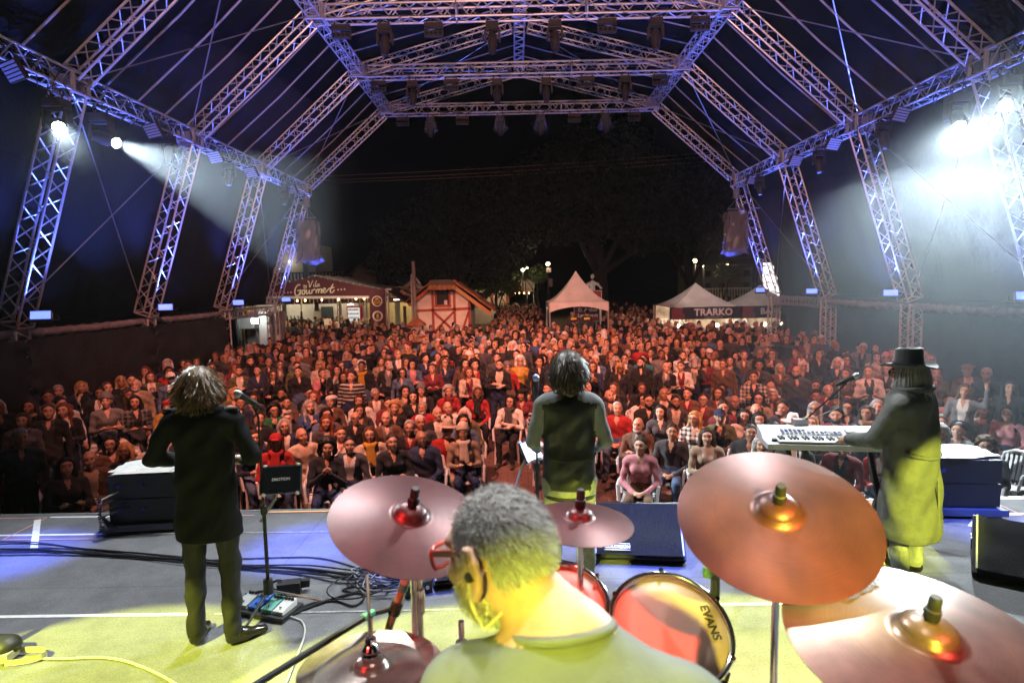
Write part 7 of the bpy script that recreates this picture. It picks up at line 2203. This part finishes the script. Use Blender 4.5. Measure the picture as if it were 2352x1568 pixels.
MB().tube([a, b], .0125, 12).build('barrel', mat('tan mic barrel', (.34, .24, .15), .35, .3), pm_, smooth=True)
MB().tube([a, a + (a - b) * .18], .015, 12).build('grille', M_STEEL, pm_, smooth=True); MB().tube([b, b + (b - a) * .14], .010, 12).build('plug', M_RUB, pm_, smooth=True)
MB().tube([a.lerp(b, .02), a.lerp(b, .16)], .0138, 12).build('tape', mat('teal tape', (.06, .30, .24), .5), pm_, smooth=True)
MB().lathe([(.018, -.02), (.018, .02)], 12, a.lerp(b, .5), (a - b).to_track_quat('Z', 'Y').to_matrix()).build('clip', M_RUB, pm_)
MB().tube([a.lerp(b, .5), Vector((-.72, 1.66, 1.285)), Vector((-1.0, 1.12, 1.33))], .009, 8).build('boom', M_RUB, pm_, smooth=True)
MB().tube([Vector((-.715, 1.662, 1.287)), Vector((-.735, 1.63, 1.289))], .0108, 8).build('boom_tape', MATS['teal tape'], pm_)
MB().tube([(-1.0, 1.12, 1.33), (-1.0, 1.12, .4)], .012, 8).build('stand', M_RUB, pm_)
for k in range(3):
    MB().tube([(-1.0, 1.12, .6), (-1.0 + .25 * math.cos(2.1 * k), 1.12 + .25 * math.sin(2.1 * k), .41)], .009, 6).build('leg', M_RUB, pm_)
for i, (x, y, z0, z1, lab) in enumerate(((-.575, 1.62, .4, 1.44, 'thick chrome stand tube rising behind the hi-hat'), (-.447, 1.50, .4, 1.35, 'short chrome stand tube with collar beside the drummer'))):
    t = thing('hardware_stand', lab, 'stand', (x, y, z0), 0, 'hardware stands of the drum kit')
    MB().tube([(0, 0, 0), (0, 0, z1 - z0)], .0105 if i == 0 else .008, 10).build('tube', M_CHROME, t, smooth=True)
    MB().lathe([(0, .02), (.016, .02), (.018, 0), (.016, -.05), (0, -.05)], 12, (0, 0, (z1 - z0) * .92)).build('collar', M_CHROME, t, smooth=True)

# --- microphones and stands
def vocal_mic(parent, tip, dr, body=M_RUB):
    dr = Vector(dr).normalized(); q = dr.to_track_quat('Z', 'Y').to_matrix(); tip = Vector(tip)
    MB().lathe([(0, .026), (.015, .022), (.025, .008), (.027, -.006), (.022, -.024)], 16, tip, q).build('grille', mat('mic grille', (.45, .45, .47), .35, .8, noise=.3, scale=400), parent, smooth=True)
    MB().lathe([(.023, -.022), (.024, -.034), (.020, -.04), (.014, -.17), (0, -.172)], 14, tip, q).build('body', body, parent, smooth=True)
    MB().lathe([(.021, -.09), (.021, -.13)], 12, tip, q).build('clip', M_RUB, parent)
def mic_stand(label, base, top, mic_tip, mic_dir, legs=True, mid=None):
    t = thing('microphone_stand', label, 'microphone stand', (0, 0, 0), 0, 'vocal microphone stands')
    b = Vector(base); tp = Vector(top)
    m = Vector(mid) if mid else b.lerp(tp, .5)
    MB().tube([b + Vector((0, 0, .12)), m], .0125, 10).build('lower_tube', M_RUB, t, smooth=True)
    MB().tube([m, tp], .008, 8).build('upper_tube', M_RUB, t, smooth=True)
    MB().lathe([(.02, .03), (.022, 0), (.02, -.03)], 12, m).build('clutch', M_RUB, t)
    MB().lathe([(.03, .06), (.034, .0), (.034, -.04), (.0, -.05)], 12, b + Vector((0, 0, .17))).build('hub', M_RUB, t, smooth=True)
    for k in range(3):
        a_ = 2.094 * k + .35
        MB().tube([b + Vector((0, 0, .15)), b + Vector((.34 * math.cos(a_), .34 * math.sin(a_), .012))], .0095, 8).build('leg', M_RUB if k else M_CHROME, t, smooth=True)
    vocal_mic(t, mic_tip, mic_dir)
    return t
s1 = mic_stand('black microphone stand with tablet holder beside the coated guitarist', (-2.03, 4.02, 0), (-2.03, 4.02, 1.36), (-2.14, 3.98, 1.53), (-.7, -.35, .6), mid=(-2.03, 4.02, .72))
MB().tube([(-2.03, 4.02, 1.36), (-2.06, 4.02, 1.44)], .008, 6).build('neck', M_RUB, s1)
s2 = mic_stand('black microphone stand straight before the singer', (-.15, 4.5, 0), (-.15, 4.45, 1.40), (-.15, 4.40, 1.535), (0, -.35, .94), mid=(-.15, 4.48, .85))
s3 = mic_stand('boom microphone stand leaning over the white keyboard', (2.12, 5.15, 0), (2.12, 5.15, .96), (2.46, 4.9, 1.425), (.62, -.3, .42), mid=(2.12, 5.15, .6))
MB().tube([(2.12, 5.15, .96), (2.40, 4.93, 1.36)], .008, 6).build('boom', M_RUB, s3)
MB().box((2.12, 5.13, 1.0), (.12, .06, .05)).build('boom_clutch', M_STEEL, s3)
MB().tube([(2.36, 4.97, 1.33), (2.36, 4.97, 1.15), (2.22, 5.05, 1.06), (2.12, 5.15, 1.02)], .005, 5).build('cable', M_STEEL, s3)
def tablet(label, c, Rz, lit=False, txt=None, size=(.27, .19)):
    t = thing('tablet_holder', label, 'tablet', c, Rz, 'tablets on stands')
    R = Matrix.Rotation(math.radians(62), 3, 'X')
    MB().box((0, 0, 0), (size[0], size[1], .016), R).build('case', mat('tablet case', (.07, .07, .075), .4), t)
    MB().box(R @ Vector((0, 0, .0095)), (size[0] * .93, size[1] * .88, .002), R).build('screen', mat('lit tablet screen', (.8, .85, 1), .3, emit=(.7, .8, 1), estr=2.2) if lit else mat('dark screen', (.012, .013, .016), .25), t)
    for sx in (-.8, .8):
        for sy in (-1, 1):
            MB().lathe([(0, .012), (.012, .008), (.014, -.012), (0, -.016)], 8, R @ Vector((size[0] / 2 * sx, size[1] / 2 * sy, 0)), R).build('grip', M_WHT, t)
    MB().tube([R @ Vector((0, 0, -.01)), Vector((-.05, .06, -.14)), Vector((-.16, .05, -.30))], .009, 6).build('arm', M_STEEL, t)
    if txt:
        lo = lettering(txt, R @ Vector((0, 0, .0115)), R.to_euler(), .026, M_WHT, t, bold=.0006, extrude=.0002, font_shear=.1)
    return t
tablet('black tablet lettered EMOTION on the guitarist\'s stand', (-1.90, 4.02, .93), .18, False, 'EMOTION')
tablet('lit tablet glowing beside the singer', (-.195, 4.52, .96), .9, True, size=(.2, .16))

# --- wedge monitors
M_GRIL = mat('perforated black grille', (.035, .037, .042), .45, .3, bump=1.0, bscale=420)
def wedge(label, c, rz, w=.66, logo=None):
    t = thing('wedge_monitor', label, 'stage monitor', c, rz, 'wedge monitors on the deck')
    MB().prism([(-.05, .0), (.42, .0), (.45, .06), (.26, .36), (.18, .375), (-.14, .06)], -w / 2, w / 2, 'x').build('cabinet', M_BLK, t)
    a, b = Vector((-.165, .065)), Vector((.165, .385))
    d = (b - a); n = Vector((-d.y, d.x)).normalized()
    g0 = a + n * .006; g1 = b + n * .006
    gm_ = MB().bar((0, g0.x + .02, g0.y + .02), (0, g1.x, g1.y), w * .95, .012, up=(0, -.7, .7)).build('grille', M_GRIL, t)
    for sx in (-.47, .47):
        MB().bar((sx * w, g0.x + .02, g0.y + .025), (sx * w, g1.x, g1.y + .005), .012, .016, up=(0, -.7, .7)).build('edge', M_STEEL, t)
    for sx in (-1, 1):
        MB().box((sx * (w / 2 + .003), .2, .17), (.006, .14, .08)).build('handle_plate', M_INK, t)
    if logo:
        q = Vector((-.11, .135))
        R = Matrix.Rotation(math.atan2(d.y, d.x), 3, 'X')
        pl_ = MB().box((-.17, q.x - .012, q.y + .006), (.20, .055, .004), R).build('badge', M_INK, t)
        lettering(logo, (-.17, q.x - .016, q.y + .010), R.to_euler(), .036, M_WHT, t, bold=.0012, extrude=.0002, font_shear=.15)
        for dx, dz, lw, lh in ((0, .026, .2, .004), (0, -.026, .2, .004)):
            MB().box(Vector((-.17, q.x - .016, q.y + .010)) + R @ Vector((dx, dz, 0)), (lw, lh, .002), R).build('badge_line', M_WHT, t)
    return t
wedge('black wedge monitor lettered COLORSON behind the singer', (.66, 4.74, 0), -.12, .72, 'COLORSON')
wedge('black wedge monitor at the right edge beside the keyboard player', (3.42, 4.18, 0), -.62, .8)
wedge('small black wedge monitor behind the cable pile', (-.75, 4.42, 0), .25, .42)

# --- front-fill speakers with white sheets on top
def frontfill(label, c, rz, s):
    t = thing('front_speaker', label, 'loudspeaker', c, rz, 'front speakers at the deck edge')
    for k in range(2):
        z = .10 + .225 * k
        MB().prism([(-.40, -.20), (.40, -.20), (.36, .10), (.20, .26), (-.20, .26), (-.36, .10)], z, z + .215, 'z').build('cabinet', M_BLK, t)
        for sx in (-.3, -.1):
            MB().lathe([(0, .012), (.02, .012), (.02, 0), (0, 0)], 10, (sx, -.203, z + .12), RX).build('socket', mat('blue connector', (.02, .06, .3), .4), t)
    MB().box((0, 0, .06), (.9, .5, .06)).build('base_board', mat('grey blue board', (.10, .12, .18), .6), t)
    sh_ = MB().grid(lambda u, v: ((-.44 + .88 * v) * 1.0, (-.22 + .5 * u) * (1 - .35 * (2 * v - 1) ** 2) + .03, .552 + .012 * math.sin(v * 9) + .006 * math.sin(u * 13)), 10, 14)
    sh_.build('white_sheet', M_TAPE, t, smooth='all')
    MB().box((-.1, -.14, .561), (.5, .16, .004)).build('paper', M_PAPER, t)
    for k in range(4):
        MB().tube([(-.3 + .03 * k, -.21, .40 - .05 * k), (-.40, -.30 - .02 * k, .36 - .05 * k), (-.45, -.26, .2), (-.40 + .04 * k, -.24, .03)], .008, 6).build('cable', M_STEEL if k == 0 else M_RUB, t, smooth=True)
    MB().tube([(-.46 + .012 * math.sin(k * 2.2), -.25 + .012 * math.cos(k * 2.2), .36 - .008 * k) for k in range(40)], .006, 5).build('coiled_cable', M_RUB, t)
    return t
frontfill('black front speaker under white sheets at the left deck edge', (-3.68, 5.66, .0), .10, -1)
frontfill('black front speaker under white sheets at the right deck edge', (3.72, 5.66, .0), -.1, 1)

# --- keyboard on its stand
kb = thing('keyboard', 'white arranger keyboard on a stand before the hatted player', 'keyboard', (2.30, 4.88, .86), -.16)
M_KBW = mat('white keyboard shell', (.72, .73, .76), .35)
Rk = Matrix.Rotation(math.radians(-2), 3, 'X')
MB().prism([(-.19, .0), (.20, .0), (.20, .115), (.05, .085), (-.02, .045), (-.19, .045)], -.57, .57, 'x').build('case', M_KBW, kb)
MB().box((0, -.105, .05), (.96, .145, .012)).build('key_bed', M_INK, kb)
for k in range(36):
    MB().box((-.468 + .0267 * k, -.108, .060), (.0245, .138, .014)).build('white_key', mat('ivory key', (.8, .8, .8), .3), kb)
bkm = MB().box((0, 0, 0), (.013, .085, .016)).mesh('black_key', M_INK)
for k in range(35):
    if k % 7 not in (2, 6):
        link('black_key', bkm, kb, (-.455 + .0267 * k, -.075, .073))
pn = MB().box((.22, .095, .112), (.26, .12, .006), Matrix.Rotation(.2, 3, 'X')).build('display', mat('display grey', (.35, .38, .36), .3, emit=(.5, .55, .5), estr=.25), kb)
for k in range(34):
    MB().box((-.40 + .034 * (k % 14), .035 + .028 * (k // 14), .088 + .006 * (k // 14)), (.022, .012, .008)).build('button', M_STEEL if k % 3 else mat('blue button', (.1, .1, .5), .4), kb)
for k in range(2):
    MB().lathe([(0, .02), (.02, .02), (.022, 0)], 12, (-.50 + .055 * k, -.10, .048)).build('wheel', M_INK, kb)
ks_ = thing('keyboard_stand', 'black folding keyboard stand under the white keyboard', 'stand', (2.30, 4.88, 0), -.16)
for sx in (-.32, .32):
    MB().bar((sx, -.30, .02), (sx, .22, .85), .035, .035).build('tube', M_RUB, ks_); MB().bar((sx + .04, .30, .02), (sx + .04, -.18, .85), .035, .035).build('tube', M_RUB, ks_)
for y_ in (-.3, .3):
    MB().tube([(-.45, y_, .02), (.45, y_, .02)], .016, 8).build('foot_bar', M_STEEL, ks_)
    for sx in (-.45, .45):
        MB().lathe([(.022, -.02), (.022, .02)], 10, (sx, y_, .022), Matrix.Rotation(PI / 2, 3, 'Y')).build('rubber_foot', M_RUB, ks_)
pd = thing('folding_frame', 'steel frame with rubber feet on the deck behind the right crash', 'frame', (1.95, 4.12, 0), .5)
for a, b in (((-.25, -.1, .03), (.25, -.1, .03)), ((-.25, .15, .03), (.25, .15, .03)), ((-.2, -.1, .03), (.05, .15, .35)), ((.2, -.1, .03), (-.05, .15, .35))):
    MB().tube([a, b], .014, 8).build('tube', M_STEEL, pd, smooth=True)
for sx in (-.26, .26):
    MB().lathe([(.02, -.02), (.02, .02)], 10, (sx, -.1, .03), Matrix.Rotation(PI / 2, 3, 'Y')).build('rubber_foot', M_RUB, pd)

# --- pedal board
pb = thing('pedal_board', 'black pedal board with four effect pedals beside the guitarist', 'pedal board', (-2.05, 4.02, 0), -.32)
MB().box((0, 0, .02), (.44, .22, .03)).build('board', M_BLK, pb)
for k, (c, x, w_) in enumerate((((.42, .45, .44), -.155, .09), ((.03, .13, .50), -.045, .09), ((.16, .42, .36), .06, .085), ((.68, .68, .66), .155, .08))):
    p = MB().prism([(-.075, .036), (.075, .036), (.075, .085), (-.075, .060)], x - w_ / 2, x + w_ / 2, 'x').build('pedal', mat('pedal paint %d' % k, c, .35), pb)
    for q in range(3):
        MB().lathe([(0, .018), (.009, .018), (.011, 0)], 10, (x - .025 + .025 * q, .05, .080)).build('knob', M_INK if k != 1 else M_WHT, p)
    MB().lathe([(0, .014), (.009, .012), (.011, 0)], 10, (x, -.045, .064)).build('footswitch', M_CHROME, p)
tr = thing('power_adapter', 'black power adapter box behind the pedal board', 'power adapter', (-1.98, 4.26, 0), .2)
MB().box((0, 0, .05), (.16, .09, .08)).build('box', M_RUB, tr); MB().box((.1, .02, .06), (.08, .05, .05)).build('plug', M_RUB, tr)
MB().tube([(-.08 + .045 * math.cos(q), .0 + .02 * q / 6, .06 + .04 * math.sin(q)) for q in np.linspace(0, 12, 40)], .005, 5).build('coil', M_RUB, tr)

# --- cables
def cable(pts, label, r=.009, m=M_CABLE, jit=.0, seed=0, group='cables on the deck'):
    rr = random.Random(seed)
    P = [Vector((p[0] + rr.uniform(-jit, jit), p[1] + rr.uniform(-jit, jit), (p[2] if len(p) > 2 else r + .004))) for p in pts]
    Q = []
    for i in range(len(P) - 1):
        p0 = P[max(i - 1, 0)]; p1 = P[i]; p2 = P[i + 1]; p3 = P[min(i + 2, len(P) - 1)]
        for k in range(8):
            t = k / 8
            Q.append(0.5 * ((2 * p1) + (p2 - p0) * t + (2 * p0 - 5 * p1 + 4 * p2 - p3) * t * t + (3 * p1 - p0 - 3 * p2 + p3) * t ** 3))
    Q.append(P[-1])
    return tag(MB().tube(Q, r, 6).build('cable', m, smooth=True), label, 'cable', group)
base = [(-7.5, 5.15), (-6.2, 5.0), (-4.8, 5.06), (-3.96, 4.97), (-3.02, 4.81), (-2.55, 4.71), (-2.0, 4.62), (-1.6, 4.46), (-1.4, 4.5)]
for k in range(7):
    dy = (-.10, -.06, -.02, .015, .05, .10, .22)[k]
    cable([(x, y + dy * (.5 + .5 * math.sin(i * 1.3 + k)), .010 + .006 * (k % 3)) for i, (x, y) in enumerate(base)], '%s black cable of the bundle running along the left deck, counted from the front' % ORD[k], .010 if k == 2 else .006, M_CABLE if k % 3 else mat('blue grey cable', (.05, .055, .09), .5), .03, k)
rr = random.Random(77)
for k in range(9):
    cx, cy_, ra = -1.33 + rr.uniform(-.14, .14), 4.42 + rr.uniform(-.12, .12), rr.uniform(.12, .28)
    n_ = rr.randint(14, 24); a0 = rr.uniform(0, 6)
    cable([(cx + ra * math.cos(a0 + q * .62) * rr.uniform(.8, 1.2), cy_ + ra * .8 * math.sin(a0 + q * .62) * rr.uniform(.8, 1.2), .012 + .004 * q * rr.uniform(.3, 1.0)) for q in range(n_)], 'looped cable in the tangled pile left of the drummer, loop %s' % ('one', 'two', 'three', 'four', 'five', 'six', 'seven', 'eight', 'nine')[k], .0055, M_CABLE if k % 4 else mat('grey cable', (.3, .3, .32), .45), .01, 100 + k)
cable([(-1.85, 4.0), (-1.75, 4.1), (-1.6, 4.12), (-1.45, 4.05), (-1.42, 4.2), (-1.6, 4.28), (-1.4, 4.38)], 'black cable looping from the pedal board to the cable pile', .007, seed=5)
cable([(-1.85, 3.95), (-1.72, 4.08), (-1.55, 4.2), (-1.35, 4.3)], 'second black cable beside the loop from the pedal board', .009, seed=6)
cable([(-1.86, 3.93), (-1.75, 3.86), (-1.68, 3.7), (-1.64, 3.4), (-1.62, 3.1), (-1.70, 2.7)], 'pale cable running from the pedal board to the front', .006, mat('pale cable', (.5, .5, .46), .5), seed=7)
cable([(-3.31, 3.50), (-3.06, 3.49), (-2.85, 3.497), (-2.63, 3.44), (-2.3, 3.27), (-2.0, 3.05), (-1.9, 2.8)], 'pale cable curving across the yellow floor at lower left', .007, MATS['pale cable'], seed=8)
cable([(1.6, 3.95), (1.75, 4.15), (2.0, 4.3), (2.2, 4.45), (2.3, 4.7)], 'black cable on the deck below the keyboard', .007, seed=9)
cable([(-.3, 4.6), (.1, 4.5), (.3, 4.62), (.45, 4.9)], 'black cable behind the singer by the wedge monitor', .006, seed=10)
for i, (x, y, rz, m) in enumerate(((-1.42, 4.72, .3, M_STEEL), (-1.16, 4.5, -.3, M_RUB), (-1.05, 4.25, .5, M_RUB))):
    t = thing('stage_box', ('pale metal junction box above the cable pile', 'black junction box in the cable pile', 'small black box with white sticker below the cable pile')[i], 'junction box', (x, y, 0), rz, 'junction boxes on the deck')
    MB().box((0, 0, .045), (.2, .13, .09)).build('box', m, t)
    for k in range(3):
        MB().lathe([(0, .012), (.013, .012), (.013, 0)], 10, (-.06 + .06 * k, -.066, .05), RX).build('socket', M_INK if m is M_STEEL else M_STEEL, t)
    MB().box((.03, 0, .091), (.08, .05, .002)).build('sticker', M_PAPER, t)
bg_ = thing('instrument_bag', 'black instrument bag with pale strap at the lower left edge', 'bag', (-3.50, 3.50, 0), .1)
V, Fq, mi = sdf_mesh([capsule((-.35, 0, .09), .10, (.06, .02, .07), .075, 0, .04, (1, 1.2, .9)), ell((-.2, .0, .16), (.2, .1, .1), 0)], .02)
link('body', np_mesh('body', V, Fq, mi, [M_BLK]), bg_)
MB().tube([(-.1, .0, .12), (-.08, .02, .32), (-.1, .05, .5)], [.05, .03, .02], 8).build('neck', M_TROU, bg_, smooth=True)
stp = MB().grid(lambda u, v: (.12 + .19 * math.sin(PI * u) ** .8 * 1.0, -.02 + .07 * math.cos(PI * u), .012 + .035 * v), 16, 1); stp.grid(lambda u, v: (.116 + .185 * math.sin(PI * u) ** .8 * 1.0, -.02 + .066 * math.cos(PI * u), .012 + .035 * v), 16, 1)
stp.build('strap', mat('pale strap', (.55, .55, .40), .6), bg_, smooth='all')
MB().box((.10, -.02, .045), (.05, .11, .05)).build('buckle', M_STEEL, bg_)
# ------------------------------------------------------------------ haze in the air
_hm = bpy.data.materials.new('stage haze')
_hm.use_nodes = True
_hn = _hm.node_tree
for _n in list(_hn.nodes):
    _hn.nodes.remove(_n)
_ho = _hn.nodes.new('ShaderNodeOutputMaterial')
_hv = _hn.nodes.new('ShaderNodeVolumePrincipled')
_hv.inputs['Color'].default_value = (0.92, 0.96, 1.0, 1)
_hv.inputs['Density'].default_value = 0.0003
_hv.inputs['Anisotropy'].default_value = 0.66
_hn.links.new(_hv.outputs[0], _ho.inputs['Volume'])
hz = MB().box((0, 46, 7.8), (150, 120, 20.0)).build('haze', _hm)
hz['kind'] = 'stuff'
hz['label'] = 'thin stage haze filling the air'

# smoke drifting from the fog machines, thickest on the right of the roof
def smoke(label, c, r, dens, seed):
    m = _hm.copy(); m.name = 'machine smoke'
    v = [n for n in m.node_tree.nodes if n.type == 'PRINCIPLED_VOLUME'][0]
    v.inputs['Density'].default_value = dens
    v.inputs['Color'].default_value = (.78, .89, 1.0, 1)
    r_ = np.random.RandomState(seed)
    ph = r_.rand(8) * 6
    def f(u, w):
        a, b = 2 * PI * u, PI * w
        d = Vector((math.sin(b) * math.cos(a), math.sin(b) * math.sin(a), math.cos(b)))
        k = 1 + .10 * math.sin(3 * d.x + ph[0]) * math.cos(4 * d.y + ph[1]) + .08 * math.sin(5 * d.z + ph[2] + 2 * d.x)
        return (c[0] + d.x * r[0] * k, c[1] + d.y * r[1] * k, c[2] + d.z * r[2] * k)
    mb = MB().grid(f, 32, 20)
    me = mb.mesh('smoke', m, 'all', fix=False)
    bm = bmesh.new(); bm.from_mesh(me); bmesh.ops.remove_doubles(bm, verts=bm.verts, dist=1e-4); bmesh.ops.recalc_face_normals(bm, faces=bm.faces); bm.to_mesh(me); bm.free()
    o = link('smoke', me)
    return tag(o, label, None, None, 'stuff')
smoke('broad cloud of stage smoke glowing on the right under the white lamps', (5.9, 8.6, .9), (3.6, 5.6, 3.2), .0110, 1)
smoke('faint veil of stage smoke round the right white lamps', (6.9, 9.8, 3.1), (3.5, 6.4, 3.7), .0035, 3)
smoke('thin cloud of stage smoke round the left beam', (-5.6, 10.9, 3.9), (2.6, 2.5, 2.3), .0085, 2)
